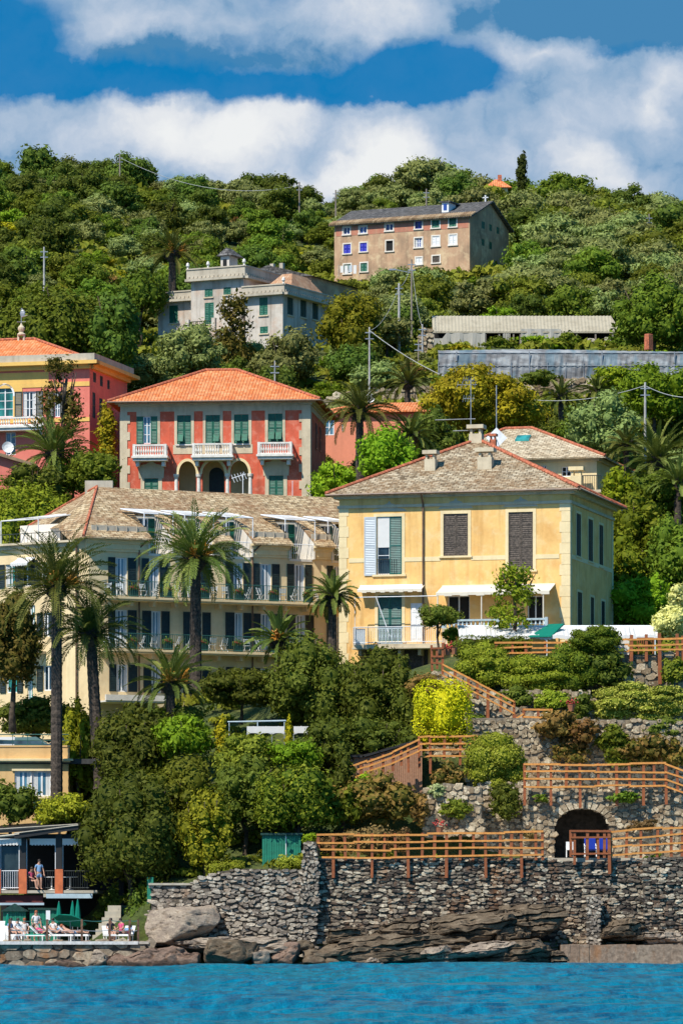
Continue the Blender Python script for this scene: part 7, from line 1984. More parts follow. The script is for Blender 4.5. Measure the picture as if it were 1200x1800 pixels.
# ---------------------------------------------------------------- bathing quay
def quay():
 t_,fr,f=stone_wall('quay_wall','rust stained stone quay wall under the bathing deck',[(16,1712),(16,1660),(185,1658),(270,1654),(270,1712)],251.6,M['quaystone'],.45,.9,21,jit=.25,proud=.06,n=6,flat=.45,back=1.5)
 stone_wall('quay_wall','dark set back quay wall at the left edge',[(-60,1712),(-60,1660),(22,1660),(22,1712)],251.8,M['darkstone'],.4,.8,22,jit=.3,proud=.06)
 Yq=251.5;m=MB();z=at(0,1655,Yq).z;x0=at(-30,0,Yq).x;x1=at(262,0,Yq).x
 m.box(x0,x1,Yq - .05,266,z - .14,z);o=m.build('bathing_deck',M['deck'],None);tag(o,kind='structure')
 m=MB();m.box(x0,x1 - .6,Yq - .12,Yq+.1,z - .17,z+.01);o=m.build('deck_edge',M['whitepaint2'],None);tag(o,kind='structure')
 # railing with mixed posts
 t=thing('quay_railing','thin rope railing with rusty posts along the bathing deck','railing',(0,Yq+.15,z));s=Yq/F
 ps=[17,83,144,193,228,243]
 for px in ps: m=MB();x=(px - 600)*s;m.box(x - .06,x+.06,-.05,.05,-.2,1.25);m.build('post',M['rustpost'],t)
 for zz,mt in ((1.2,'greeniron'),(.65,'steel')):
  m=MB();pts=[]
  for a,b in zip(ps,ps[1:]):
   for k in range(6): u=k/6;pts.append(((a+(b - a)*u - 600)*s,0,zz - .07*math.sin(math.pi*u)))
  pts.append(((ps[-1] - 600)*s,0,zz));m.path(pts,[.022]*len(pts),5);m.build('rope',M[mt],t)
 zq=z
 A=lambda px,Y: Vector(((px - 600)/F*Y,Y,zq))
 L=[(24,253.3,.5,'left end white sun lounger on the bathing quay'),(55,253.0,1.2,'sun lounger with green towel right of the left end one'),(78,253.4,1.35,'sun lounger under the woman in pink'),(103,253.1,1.3,'white sun lounger in the middle of the bathing quay'),
   (128,253.2,1.4,'white sun lounger left of the rusty post'),(192,254.0,.2,'white sun lounger under the woman in dark clothes'),(224,254.2,-.2,'right end white sun lounger by the pale rock')]
 for px,Y,rz,lb in L: lounger(lb,A(px,Y),rz,'clothgreen' if 'green' in lb else 'awning')
 person('standing person with red hair and white shirt behind the rope railing',A(64,253.8),.3,'stand','shirtwhite','hairred','shirtwhite',longhair=True)
 person('person in white shirt sitting at the left end of the quay',A(34,253.2),.9,'sit','shirtwhite','hairdark')
 person('person in blue sitting at the left edge with bent head',A(22,253.4),1.1,'sit','clothblue','hairdark')
 person('person in pink top reclining on a lounger',A(80,253.4),1.35,'lie','clothpink','hairdark')
 person('bare chested person sunbathing on the middle lounger',A(104,253.1),1.3,'lie',None,'hairdark')
 person('person in light blue shorts lying left of the rusty post',A(129,253.2),1.4,'lie',None,'hairred','clothblue')
 person('person in dark clothes sitting up on a lounger right of the steps',A(196,254.0),.4,'sit','clothdark','hairdark')
 person('person in pale blue shirt lying at the right end of the quay',A(222,254.2),-.3,'lie','clothblue','hairdark','clothpink')
 person('person in white leaning on the rope beside the notice board',A(92,254.4),-.5,'sit','shirtwhite','hairdark','clothblue')
 person('person in green sitting between the parasols and the standing person',A(72,255.0),.6,'sit','clothgreen','hairdark')
 person('person in pale blue lying behind the middle lounger',A(116,255.4),1.5,'lie','clothblue','hairred')
 person('person in pink sitting low at the end of the rope railing',A(210,253.6),-.9,'sit','clothpink','hairdark')
 person('person in white sitting behind the left end loungers',A(44,254.6),.2,'sit','shirtwhite','hairred')
 q=thing('parasol','small open tilted green parasol over the middle loungers','parasol',A(124,254.6));m=MB();m.tube((0,0,0),(0,0,1.35),.02,n=5);m.build('pole',M['steel'],q)
 m=MB();m.lathe((0,0,0),[(.95,0),(.6,.18),(.03,.3)],8);o=m.build('canopy',M['parasol'],q,loc=(0,0,1.15));o.rotation_euler=(-.35,.2,0)
 # closed green parasols
 for k,(px,y0,Y,lb) in enumerate(((104,1585,256.5,'closed green parasol standing alone left of the pair'),(128,1584,256.2,'left closed green parasol of the pair'),(137,1581,256.0,'right and tallest closed green parasol of the pair'),(14,1606,254.6,'closed green parasol by the folded chairs at the left edge'))):
  s=Y/F;hh=(1655 - y0)*s;t=thing('parasol',lb,'parasol',A(px,Y),0,'closed green parasols on the quay')
  m=MB();m.tube((0,0,0),(0,0,hh),.025,n=6);m.build('pole',M['steel'],t)
  m=MB();pr=[(.03,hh*.42),(.16,hh*.46),(.17,hh*.6),(.12,hh*.8),(.05,hh*.95),(.01,hh)]
  m.lathe((0,0,0),pr,7);m.build('canopy',M['parasol'],t);m=MB();m.lathe((0,0,0),[(.25,0),(.25,.08),(.05,.1)],10);m.build('base',M['concrete'],t)
 # green cabins under the pavilion
 for k,(x0,x1,y0,Y,g,lb) in enumerate(((6,46,1594,257.2,1,'small green bathing cabin with gabled roof at the left'),(53,100,1600,257.0,0,'green boarded cabin with flat roof behind the standing person'),(205,250,1596,257.6,0,'green boarded hut left of the pale rock outcrop'))):
  s=Y/F;W=(x1 - x0)*s;h=(1655 - y0)*s - (.3 if g else 0);t=thing('bathing_cabin',lb,'cabin',A(x0,Y),0,'green bathing cabins')
  m=MB();n=max(6,int(W/.13))
  for q in range(n): m.box(W*q/n,W*(q+1)/n - .012,-.02*(q % 2),1.5,0,h)
  m.build('board_wall',M['greenpaint'],t);m=MB()
  if g: m.add([(-.15,-.2,h),(W/2,-.2,h+.45),(W+.15,-.2,h),(-.15,1.6,h),(W/2,1.6,h+.45),(W+.15,1.6,h)],[(0,1,4,3),(1,2,5,4),(0,2,1),(0,3,5,2)])
  else: m.hexa([(-.1,-.15,h),(W+.1,-.15,h - .05),(W+.1,1.6,h),(-.1,1.6,h),(-.1,-.15,h+.1),(W+.1,-.15,h+.05),(W+.1,1.6,h+.1),(-.1,1.6,h+.1)])
  m.build('roof',M['darkgreensh'],t)
 # pale stone steps block and folded white chairs
 m=MB();s=256.5/F
 for k in range(6): m.box(k*.17,3.9 - 2.6+.3,k*.12,1.6,0,.34*(k+1))
 o=m.build('stone_steps',M['concrete'],None,loc=A(163,256.2));tag(o,'pale stone block with steps between the parasols and the hut','steps')
 for k in range(4):
  m=MB();m.hexa([(-.2,0,0),(.2,0,0),(.2,.05,0),(-.2,.05,0),(-.2,.25,1.15),(.2,.25,1.15),(.2,.3,1.15),(-.2,.3,1.15)]);
  for q in range(3): m.box(-.2,.2,.2,.24,.3+q*.3,.36+q*.3)
  o=m.build('folded_chair',M['whitepaint'],None,loc=A(6+k*9,255.2));tag(o,'%s white folded chair from the left leaning in front of the gabled cabin' % ['first','second','third','fourth'][k],'folded chair','folded white chairs')
 m=MB();m.box(-.12,.12,-.03,.03,1.2,1.75);m.tube((0,0,0),(0,0,1.3),.03,n=5);o=m.build('notice_board',M['whitepaint'],None,loc=A(85,255.6));tag(o,'small white notice board on a post before the green cabin','notice board')
M['quaystone']=stone('weathered_quay_stone',[(.22,.17,.12),(.34,.27,.19),(.46,.38,.27)],samt=.55,fs=5)
M['deck']=stucco('deck_concrete',(.45,.4,.33));M['whitepaint2']=plain('worn_white_edge',(.62,.6,.56),.7,.15,5);M['rustpost']=plain('rusty_post',(.16,.08,.045),.8,.4,6)
quay()
# ---------------------------------------------------------------- pavilion restaurant over the quay
def pavilion():
 Y0=258.5;fr=Frame(*at(-12,1655,Y0),0);f=fr.fac(0,0,0);t=thing('pavilion','dark roofed open pavilion on terracotta piers above the bathing quay','pavilion',fr.o,0)
 U=lambda px,py=1500: f.px(px,py)[0];Z=lambda py: f.px(50,py)[1]
 W=U(172)
 m=MB();m.fbox(f,0,W,Z(1570),Z(1565),-6,.5);m.fbox(f,U(78),U(164),Z(1577),Z(1571),.2,.62);fl=m.build('floor_slab',M['concrete'],t)
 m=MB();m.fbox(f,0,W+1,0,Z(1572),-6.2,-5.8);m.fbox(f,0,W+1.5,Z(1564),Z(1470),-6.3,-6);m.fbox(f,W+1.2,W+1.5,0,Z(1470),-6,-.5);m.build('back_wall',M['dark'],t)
 m=MB();m.fbox(f,0,U(79),Z(1590),Z(1586),.1,.5);m.fbox(f,0,U(76),Z(1586),Z(1574),.12,.2);m.build('beam',M['redbeam'],t)
 m=MB();m.fbox(f,0,U(79),Z(1591),Z(1587),.5,.56);m.fbox(f,U(83),U(164),Z(1579),Z(1571),.5,.7);m.build('pale_beam',M['bluerail'],t)
 for px in (-4,41.5,105):
  w=.23;m=MB();u=U(px);m.fbox(f,u - w,u+w,Z(1571),Z(1528),.1,.56);m.build('pier',M['pier'],t)
  m=MB();m.fbox(f,u - .18,u+.18,Z(1528),Z(1466),.15,.45);m.build('post',M['black'],t)
  m=MB();m.fbox(f,u - .24,u - .2,Z(1564),Z(1476),.2,.3);m.fbox(f,u+.2,u+.24,Z(1564),Z(1476),.2,.3);m.build('blind_guide',M['whitemetal'],t)
 for a,b in ((-8,39),(54,99),(111,158)):
  u0,u1=U(a),U(b);m=MB();n=16;z0,z1=Z(1485),Z(1475)
  m.fbox(f,u0,u1,z1 - .08,z1+.02,.3,.5)
  for k in range(n): ua,ub=u0+(u1 - u0)*k/n,u0+(u1 - u0)*(k+1)/n;m.fbox(f,ua,ub,z0 - .04*(k % 2),z1 - .08,.42+.02*(k % 2),.46+.02*(k % 2))
  m.build('rolled_awning',M['awning'],t)
  m=MB();zr0,zr1=Z(1563),Z(1531);k=u0
  while k<u1: m.tube(f.pt(k,zr0,.36),f.pt(k,zr1,.36),.014,n=4);k+=.13
  for zz in (zr0+.08,zr1): m.tube(f.pt(u0,zz,.36),f.pt(u1,zz,.36),.026,n=4)
  m.build('railing',M['iron'] if a>0 else M['whitemetal'],t)
 # roof planes
 P=f.pt;m=MB()
 def slab(u0,z0,u1,z1,d0,d1,rise,th):
  m.hexa([P(u0,z0 - th,d1),P(u1,z1 - th,d1),P(u1,z1+rise - th,d0),P(u0,z0+rise - th,d0),P(u0,z0,d1),P(u1,z1,d1),P(u1,z1+rise,d0),P(u0,z0+rise,d0)])
 slab(U(-12),Z(1462),U(138),Z(1452),-6.2,.5,.5,.12);slab(U(28),Z(1468),U(140),Z(1452),-5,1.0,.25,.22);m.fbox(f,0,U(170),Z(1474),Z(1466),-6,.2)
 m.build('roof',M['black'],t)
 m=MB();m.tube(P(U(-12),Z(1460)+.05,.56),P(U(138),Z(1449),.56),.035,n=6);m.tube(P(U(28),Z(1466)+.02,1.06),P(U(140),Z(1451),1.06),.035,n=6);m.tube(P(U(-12),Z(1472),.7),P(U(36),Z(1467),.7),.07,n=6);m.build('roof_edge',M['concrete'],t)
 m=MB();m.fbox(f,0.05,U(38),Z(1562),Z(1488),.1,.12);m.build('glass_screen',M['dimglass'],t)
 z=fr.o.z+Z(1564)
 person('waiter in a light blue shirt standing inside the pavilion',Vector((at(69,0,257.8).x,257.9,z)),0.4,'stand','clothblue','hairdark','clothblue',group='people in the pavilion')
 person('person in pink sitting by the pavilion rail beside the waiter',Vector((at(58,0,258.2).x,258.3,z)),.8,'sit','clothpink','hairdark',group='people in the pavilion')
 person('person in white sitting behind the left pavilion railing',Vector((at(29,0,258.2).x,258.9,z)),-.6,'sit','shirtwhite','hairdark',group='people in the pavilion')
 for k,(px,lb) in enumerate(((5,'white round table behind the left pavilion railing'),(90,'white round table in the middle pavilion bay'),(122,'white round table in the right pavilion bay'))):
  q=thing('round_table',lb,'table',Vector((at(px,0,258.6).x,259.4,z)),0,'white tables in the pavilion');m=MB();m.lathe((0,0,.72),[(.45,0),(.45,.04)],14);m.build('tabletop',M['whitepaint'],q);m=MB();m.lathe((0,0,0),[(.25,0),(.05,.06),(.04,.72)],8);m.build('pedestal',M['whitepaint'],q)
 # sand-coloured slope and shadowed trunk zone between pavilion and wall
M['pier']=plain('terracotta_pier_paint',(.6,.15,.05),.8,.12);M['redbeam']=plain('dark_red_beam',(.12,.02,.015),.7,.2);M['dimglass']=glass('dim_green_glass',(.02,.03,.03),.15,.5)
pavilion()
# ---------------------------------------------------------------- annex with car park on its roof
def annex():
 Y0=268;a=0.0;fr=Frame(*at(-30,1440,Y0),a);f=fr.fac(0,0,0);t=thing('annex','flat roofed ochre annex with sliding glass doors below the parked cars','annex',fr.o,a)
 W=f.px(121,1400)[0];D=6;top=f.px(60,1313)[1];co_=f.px(60,1337)[1]
 hs=[f.rect(26,91,1355,1418)];r=hs[0]
 hs=[(r[0],r[0]+(r[1] - r[0])*.47,r[2],r[3]),(r[0]+(r[1] - r[0])*.47+.001,r[1],f.px(60,1400)[1],r[3])]
 sd=fr.fac(W,0,math.pi/2);m=MB();wall_grid(m,f,W,-2,co_ - .1,hs);wall_grid(m,sd,D,-2,co_ - .1,[]);m.build('wall',M['annexwall'],t)
 m=MB();m.fbox(f,-.1,W+.12,co_ - .1,co_+.12,-D,.28);m.fbox(f,-.1,W+.3,co_ - .02,co_+.1,.1,.42);m.build('cornice',M['cream'],t)
 m=MB();m.fbox(f,0,W+.05,co_+.12,top,-.2,.05);m.fbox(f,-.02,W+.1,top,top+.1,-.25,.1);m.fbox(sd,.2,D,co_+.12,top,-.2,.04);m.build('parapet',M['annexwall'],t)
 for h in hs: window(f,*h,t,M['whitepaint'],M['skyglass'],cols=2,rows=1,curtain=M['curtain'],fw=.09)
 m=MB();q=hs[1];m.fbox(f,hs[0][0] - .15,q[1]+.15,q[3],q[3]+.14,.002,.1);m.fbox(f,q[0]+.05,q[1]+.15,q[2] - .12,q[2],.002,.16);m.build('window_surround',M['cream'],t)
 m=MB();m.fbox(f,q[0]+.1,q[0]+1.0,q[2] - 1.0,q[2] - .25,.05,.45);m.build('air_conditioner',M['darkgreensh'],t)
 m=MB();m.tube(f.pt(W - .6,co_,.1),f.pt(W - .6,-1,.1),.05,n=6);m.build('downpipe',M['copper'],t)
 # railing on the parapet
 m=MB();k=0
 while k<W: m.tube(f.pt(k,top,-.1),f.pt(k,top+.75,-.1),.02,n=4);k+=.9
 m.tube(f.pt(0,top+.75,-.1),f.pt(W,top+.75,-.1),.03,n=4);m.tube(f.pt(0,top+.4,-.1),f.pt(W,top+.4,-.1),.02,n=4);m.build('railing',M['greeniron'],t)
 m=MB();z=fr.o.z+co_+.1;m.box(at(-60,0,270).x,at(200,0,270).x,267.9,283,z - .3,z);o=m.build('car_park',M['asphalt'],None);tag(o,kind='structure')
 return z
M['annexwall']=stucco('annex_plaster',(.72,.46,.2),stain=(.45,.25,.1),amt=.3,streak=.3);M['asphalt']=plain('asphalt',(.05,.05,.05),.9,.2,6,.3)
ZP=annex()
def car(label,loc,rz,mat):
 t=thing('parked_car',label,'car',loc,rz,'cars parked on the roof terrace');L,Wd=4.1,1.7
 prof=[(-2.05,.35),(-2.05,.75),(-1.95,.88),(-1.1,.97),(-.55,1.42),(.75,1.44),(1.45,1.0),(1.98,.92),(2.05,.6),(2.05,.35)]
 m=MB();n=len(prof);ins=[0,0,.03,.06,.2,.2,.06,.03,0,0]
 vs=[(x,-Wd/2+i_,z) for (x,z),i_ in zip(prof,ins)]+[(x,Wd/2 - i_,z) for (x,z),i_ in zip(prof,ins)]
 m.add(vs,[tuple(range(n)),tuple(range(2*n - 1,n - 1,-1))]+[(i,i+n,(i+1) % n+n,(i+1) % n) for i in range(n)]);m.build('body',mat,t)
 m=MB()
 for sy in (-1,1):
  y0,y1=sy*(Wd/2 - .055),sy*(Wd/2 - .185)
  m.add([(-1.0,y0,1.0),(1.3,y0,1.0),(.72,y1,1.37),(-.52,y1,1.36)],[(0,1,2,3) if sy<0 else (3,2,1,0)])
 m.build('side_window',M['glass'],t)
 m=MB();m.add([(-1.1,-.74,.985),(-1.1,.74,.985),(-.57,.6,1.41),(-.57,-.6,1.41)],[(0,3,2,1)]);m.add([(1.46,-.74,1.01),(1.46,.74,1.01),(.77,.6,1.43),(.77,-.6,1.43)],[(0,1,2,3)]);m.build('windscreen',M['skyglass'],t)
 for x in (-1.3,1.3):
  for y in (-.78,.78):
   m=MB();m.tube((x,y - .1,.32),(x,y+.1,.32),.32,n=14);w=m.build('wheel',M['black'],t);m=MB();m.tube((x,y - .11,.32),(x,y+.11,.32),.18,n=10);m.build('rim',M['steel'],w)
 for y in (-.6,.6): m=MB();m.ball((-2.02,y,.7),.05,.14,.08,8);m.build('headlight',M['dish'],t)
 return t
M['carwhite']=plain('white_car_paint',(.6,.6,.6),.25,.03,spec=.6);M['carteal']=plain('dark_teal_car_paint',(.02,.09,.09),.25,.05,spec=.6);M['carnavy']=plain('dark_navy_car_paint',(.02,.03,.08),.25,.05,spec=.6);M['carblue']=plain('pale_blue_car_paint',(.25,.4,.6),.25,.05,spec=.6)
for px,rz,mt,lb in ((8,.1,'carwhite','white parked car at the left edge above the annex'),(46,-.1,'carteal','dark teal parked car above the annex window'),(116,.15,'carnavy','dark navy parked car right of the tall palm trunk'),(160,1.2,'carblue','pale blue parked car behind the second palm trunk')):
 car(lb,Vector((at(px,0,271.5).x,271.5,ZP)),rz,M[mt])
# green shed, garden parasols, gate
def garden():
 Y0=257.2;s=Y0/F;t=thing('garden_shed','dark green double door garden shed under the tiered tree','shed',at(461,1532,Y0));W=68*s;h=64*s
 m=MB();n=16
 for k in range(n): m.box(W*k/n,W*(k+1)/n - .015,-.02*(k % 2),1.4,0,h)
 m.build('board_wall',M['greenpaint'],t);m=MB();m.box(W*.6,W*.62,-.05,-.02,0,h);m.build('door_gap',M['whitepaint'],t);m=MB();m.box(-.1,W+.1,-.15,1.5,h,h+.12);m.build('roof',M['darkgreensh'],t)
 m=MB();m.box(0,.35,0,.3,0,1.5);o=m.build('green_gate_post',M['greenpaint'],None,loc=at(259,1588,255));tag(o,'narrow green painted post by the flat topped wall','post')
 for k,(x0,x1,lb) in enumerate(((434,500,'wide white garden canopy among the bright vines'),(516,542,'narrow white garden canopy right of the green column'))):
  Y=266.5;s=Y/F;t=thing('garden_canopy',lb,'canopy',at(x0,1330,Y),0,'white garden canopies');W=(x1 - x0)*s;z=42*s;m=MB();n=3 if k==0 else 1
  for q in range(n):
   a,b=W*q/n,W*(q+1)/n;mx=(a+b)/2
   m.add([(a,0,z),(b,0,z),(b,2,z+.1),(a,2,z+.1),(mx,1,z+.45),(a,-.02,z - .1),(b,-.02,z - .1),(mx,-.02,z+.02)],[(0,1,4),(1,2,4),(2,3,4),(3,0,4),(5,7,0),(7,6,1),(0,7,1)])
  m.box(0,W,-.03,0,z - .02,z+.38);m.build('fabric',M['awning'],t);m=MB()
  for q in range(n+1): m.tube((W*q/n,0,-.5),(W*q/n,0,z),.03,n=5)
  m.build('pole',M['steel'],t)
 m=MB();m.tube((0,0,0),(3.5,0,.08),.05,n=6);m.tube((0,.6,.02),(3.5,.6,.08),.03,n=6)
 for x in (.1,1.8,3.4): m.tube((x,0,-1.5),(x,0,0),.03,n=5)
 o=m.build('pergola_rail',M['bluerail'],None,loc=at(400,1269,267.5));tag(o,'thin pale blue rail behind the white garden canopies','rail')
garden()
# ---------------------------------------------------------------- trees placed one by one
def named_trees():
 T=tpx
 # skyline and upper hill
 T('evergreen_oak','tall dark evergreen on the skyline at far left','tree',66,253,352,66,548,'oak',101,leaf=.3,n=18,trunkh=.15)
 T('cypress','tall clipped dark cypress standing above the skyline','cypress',917,271,345,25,566,'cypress',102,kind='column',leaf=.2,n=9,trunkh=.05,thick=.06)
 T('cypress','thin small cypress on the slope left of the tan farmhouse','cypress',498,402,450,9,505,'cypress',103,kind='column',leaf=.15,n=7,trunkh=.05)
 T('cypress','second thin cypress left of the small one on the slope','cypress',389,420,455,9,470,'cypress',104,kind='column',leaf=.15,n=7,trunkh=.05)
 T('umbrella_pine','flat topped umbrella pine left of the hillside palm','pine',246,462,612,100,404,'pine',105,kind='umbrella',leaf=.18,n=16,trunkh=.45)
 T('umbrella_pine','huge spreading pine dome behind the pink villa roof','pine',105,492,660,255,378,'pine',106,kind='umbrella',leaf=.2,n=42,trunkh=.15,up=.5)
 T('evergreen_oak','tall dark evergreen tree between the pink villa and the white house','tree',203,497,668,88,366,'oak',107,leaf=.2,n=24,trunkh=.05,lr=.36)
 T('olive_tree','large olive tree in front of the white house terrace','olive tree',338,574,690,120,372,'olive',108,leaf=.16,n=22,trunkh=.15)
 T('loose_conifer','loose brownish conifer in front of the white house','conifer',411,512,665,78,382,'rustpine',109,kind='sparse',leaf=.2,n=75,trunkh=.12,lr=.42)
 T('olive_tree','olive tree below the right block of the white house','olive tree',500,584,690,110,380,'olive',110,leaf=.17,n=20,trunkh=.15)
 T('broadleaf_tree','round yellow green tree right of the white house','tree',618,513,655,108,384,'goldgreen',111,leaf=.17,n=24,trunkh=.12)
 T('broadleaf_tree','wide golden green tree below the net screen','tree',845,636,790,205,343,'goldtree',112,leaf=.15,n=40,trunkh=.1,lr=.3)
 T('dense_tree','large dark rounded tree right of the greenhouse','tree',1152,488,640,155,384,'dense',113,leaf=.18,n=34,trunkh=.08,lr=.32)
 T('olive_tree','tall grey olive tree above the right end of the back house','olive tree',1062,692,830,112,330,'olive',114,leaf=.14,n=26,trunkh=.1)
 T('broadleaf_tree','bright green bushy tree at the right under the net screen','tree',1150,640,760,120,345,'bright2',115,leaf=.16,n=26,trunkh=.1)
 T('broadleaf_tree','bright leafy tree between the red villa palms','tree',678,752,860,88,308,'bright',116,leaf=.15,n=20,trunkh=.1)
 T('dense_tree','dark tree beside the trunk of the palm right of the red villa','tree',760,720,850,90,322,'oak',117,leaf=.15,n=22,trunkh=.1)
 T('column_tree','golden columnar tree between the pink and the red villa','tree',188,712,812,42,332,'goldtree',118,kind='column',leaf=.13,n=9,trunkh=.03,thick=.14)
 T('loose_conifer','thin loose tree in front of the pink villa','tree',105,622,830,92,321,'rustpine',119,kind='sparse',leaf=.13,n=60,trunkh=.15,lr=.34)
 T('umbrella_pine','broad bright pine crown behind the left end of the hotel','pine',40,834,985,200,303,'pinebright',120,kind='umbrella',leaf=.13,n=36,trunkh=.1,up=.5)
 T('broadleaf_tree','mid green tree left of the red villa wall','tree',168,790,880,78,316,'mid',121,leaf=.14,n=18,trunkh=.08)
 T('broadleaf_tree','bright green shrub tree at the foot of the red villa corner','tree',590,812,890,80,306,'bright',122,leaf=.13,n=14,trunkh=.05)
 T('broadleaf_tree','low bushy tree at the foot of the pink villa side wall','tree',128,792,890,110,317,'mid',124,leaf=.14,n=18,trunkh=.03)
 T('broadleaf_tree','olive green tree low at the left edge under the pink villa','tree',60,812,890,90,311,'oak2',125,leaf=.14,n=16,trunkh=.03)
 # right of the yellow villa
 for i,(px,a,b,w,mt,lb) in enumerate(((1118,872,1000,110,'pinebright','topmost bright tiered pine mass right of the yellow villa'),(1095,945,1080,96,'pinebright','middle bright pine mass against the villa side wall'),(1125,1010,1130,120,'bright','lowest bright green tree mass right of the villa'),
            (1180,905,1060,90,'mid','mid green tree at the right edge beside the villa'),(1160,830,930,110,'dense','dark tree below the palms at the right edge'),(1085,818,900,50,'bright','bright tree under the back house terrace'))):
  T('tiered_tree' if i<3 else 'broadleaf_tree',lb,'tree',px,a,b,w,300+[4,1,-3,0,8,6][i],mt,130+i,leaf=.14,n=20,trunkh=.05)
 # terrace trees of the villa
 T('standard_tree','small round headed tree on a thin stem on the villa terrace','tree',771,1058,1160,64,277.5,'oak2',140,leaf=.09,n=12,trunkh=.52)
 T('young_pine','young airy pine in front of the villa awning','pine',901,986,1150,96,276.5,'pinebright',141,kind='sparse',leaf=.12,n=70,trunkh=.24,lr=.36)
 # between hotel and shore
 L=[('evergreen_oak','dark dense tree in front of the hotel right of the tall palm',425,1168,1262,128,274.5,'oak',.1,.13,20),
   ('evergreen_oak','large olive toned tree covering the hotel and villa corner',552,1122,1345,160,272.5,'oak2',.22,.13,34),
   ('evergreen_oak','tree under the villa balcony with a leaning dark trunk',672,1138,1345,140,270.5,'oak2',.15,.13,30),
   ('loose_conifer','loose reddish tree at the left edge in front of the hotel',22,1040,1275,110,272.5,'rustoak',.2,.13,30),
   ('broadleaf_tree','shrubby tree at the left behind the parked cars',60,1222,1310,130,275.5,'oak2',.08,.13,16),
   ('broadleaf_tree','yellow green climber between the two palm trunks',140,1225,1420,62,269.5,'goldgreen',.05,.13,20),
   ('evergreen_oak','broad dark tree right of the second palm trunk',232,1232,1410,150,266.5,'oak',.08,.13,32),
   ('evergreen_oak','largest dark tree hanging over the bathing quay',228,1348,1625,172,257.6,'oak',.16,.13,44),
   ('broadleaf_tree','olive green tree above the yellowish column tree',322,1322,1520,140,261.5,'goldgreen2',.1,.13,30),
   ('column_tree','yellowish upright tree on the pale sea wall',361,1380,1550,92,256.8,'goldgreen',.05,.12,30),
   ('broadleaf_tree','shadowy tree between the yellowish tree and the tiered one',432,1320,1520,120,260.5,'oak2',.2,.12,28),
   ('tiered_tree','tiered dark green tree with light tips above the green shed',522,1346,1515,150,258.3,'tier',.22,.12,36),
   ('clipped_tree','smooth bright green dome above the tiered tree',514,1300,1360,86,262.5,'bright2',.02,.09,12),
   ('broadleaf_tree','bright leafy tree below the garden palm',325,1252,1345,100,264.8,'bright2',.08,.12,20),
   ('broadleaf_tree','pale grey green tree in the middle of the slope',430,1285,1390,110,263.5,'goldgreen2',.08,.11,20),
   ('broadleaf_tree','dark green tree right of the garden canopies',580,1255,1380,100,264.5,'oak',.08,.12,22),
   ('climber_column','narrow bright vine column left of the canopies',390,1264,1340,32,265.0,'yellowg',.02,.1,8),
   ('climber_column','narrow bright vine column between the two canopies',508,1258,1320,17,265.4,'yellowg',.02,.1,8),
   ('broadleaf_tree','spreading yellow green shrub above the pavilion roof',120,1398,1460,112,262.5,'goldgreen',.02,.11,16),
   ('evergreen_oak','dark shrub mass at the left edge above the pavilion',18,1372,1455,92,263.5,'oak',.02,.12,16),
   ('evergreen_oak','dark tree filling the gap between the tiered tree and the fence',605,1330,1480,60,260.5,'oak',.1,.12,16),
   ('broadleaf_tree','low green tree under the balcony stairs',722,1190,1330,62,268.2,'oak2',.08,.12,16),
   ('evergreen_oak','shaded green mass left of the yellow bush',672,1262,1345,150,265.5,'oak',.02,.12,20),
   ('broadleaf_tree','low bright hedge tree in front of the hotel base',560,1290,1350,90,266.5,'mid',.02,.12,14),
   ('evergreen_oak','dark undergrowth tree below the palm in front of the hotel',300,1235,1300,120,268.5,'oak',.02,.12,16)]
 for i,(nm,lb,px,a,b,w,Y,mt,th,lf,n) in enumerate(L):
  k='column' if nm in ('climber_column',) else ('umbrella' if nm=='tiered_tree' else 'round')
  T(nm,lb,'tree',px,a,b,w,Y,mt,150+i,kind=k if nm !='tiered_tree' else 'round',leaf=lf,n=n,trunkh=th,lr=.34 if n>20 else .42)
 # palms
 palm('hillside palm with orange fruit left of the white house',303,0,448,535,92,418,201,nf=46,trunk_px=12,fruit=3,droop=1.5)
 palm('palm with bushy crown in front of the pink villa',94,0,800,880,128,317,202,nf=50,trunk_px=15,droop=1.7)
 palm('palm with tall trunk right of the red villa',632,0,726,855,118,316,203,nf=48,trunk_px=13,droop=1.8)
 palm('small palm by the terrace wall above the salmon house',716,0,676,720,80,362,204,nf=36,trunk_px=9)
 palm('dark palm in front of the salmon house',722,0,768,830,86,318,205,nf=40,trunk_px=12,droop=1.7)
 palm('right palm with grey green fronds below the pole',1155,0,812,900,128,312,206,nf=50,trunk_px=14,droop=1.5)
 palm('small palm with yellowish fronds left of the right palm',1100,0,785,850,66,318,207,nf=34,trunk_px=9)
 palm('palm at the right edge above the villa trees',1190,0,852,930,90,306,208,nf=40,trunk_px=12)
 palm('dark small palm at the foot of the net screen',985,0,700,745,66,352,209,nf=30,trunk_px=9)
 palm('second small palm right of the dark one at the terrace wall',1048,0,690,735,60,354,210,nf=30,trunk_px=9)
 palm('tall palm with golden heart in front of the hotel balconies',344,0,985,1215,172,276.0,211,nf=64,trunk_px=18,fruit=4,droop=1.9)
 palm('tallest palm in front of the hotel corner',100,0,1035,1418,200,266.6,212,nf=66,trunk_px=18,fruit=4,droop=1.75,foot_px=100)
 palm('palm leaning right of the tallest one',160,0,1118,1385,168,268.4,213,nf=60,trunk_px=19,droop=1.9,foot_px=178)
 palm('low palm with orange fruit in the garden below the hotel',300,0,1205,1275,130,267.2,214,nf=44,trunk_px=15,fruit=3,droop=1.6)
 palm('low palm beside the hotel second balcony',490,0,1128,1185,98,274.4,215,nf=38,trunk_px=13,fruit=1,droop=1.5)
 palm('dark palm squeezed between the hotel and the yellow villa',584,0,1052,1170,84,281.5,216,nf=42,trunk_px=14,droop=1.9)
M['rustpine']=foliage('brownish_conifer_leaves',(.07,.07,.02),(.16,.13,.05),.15,.01)
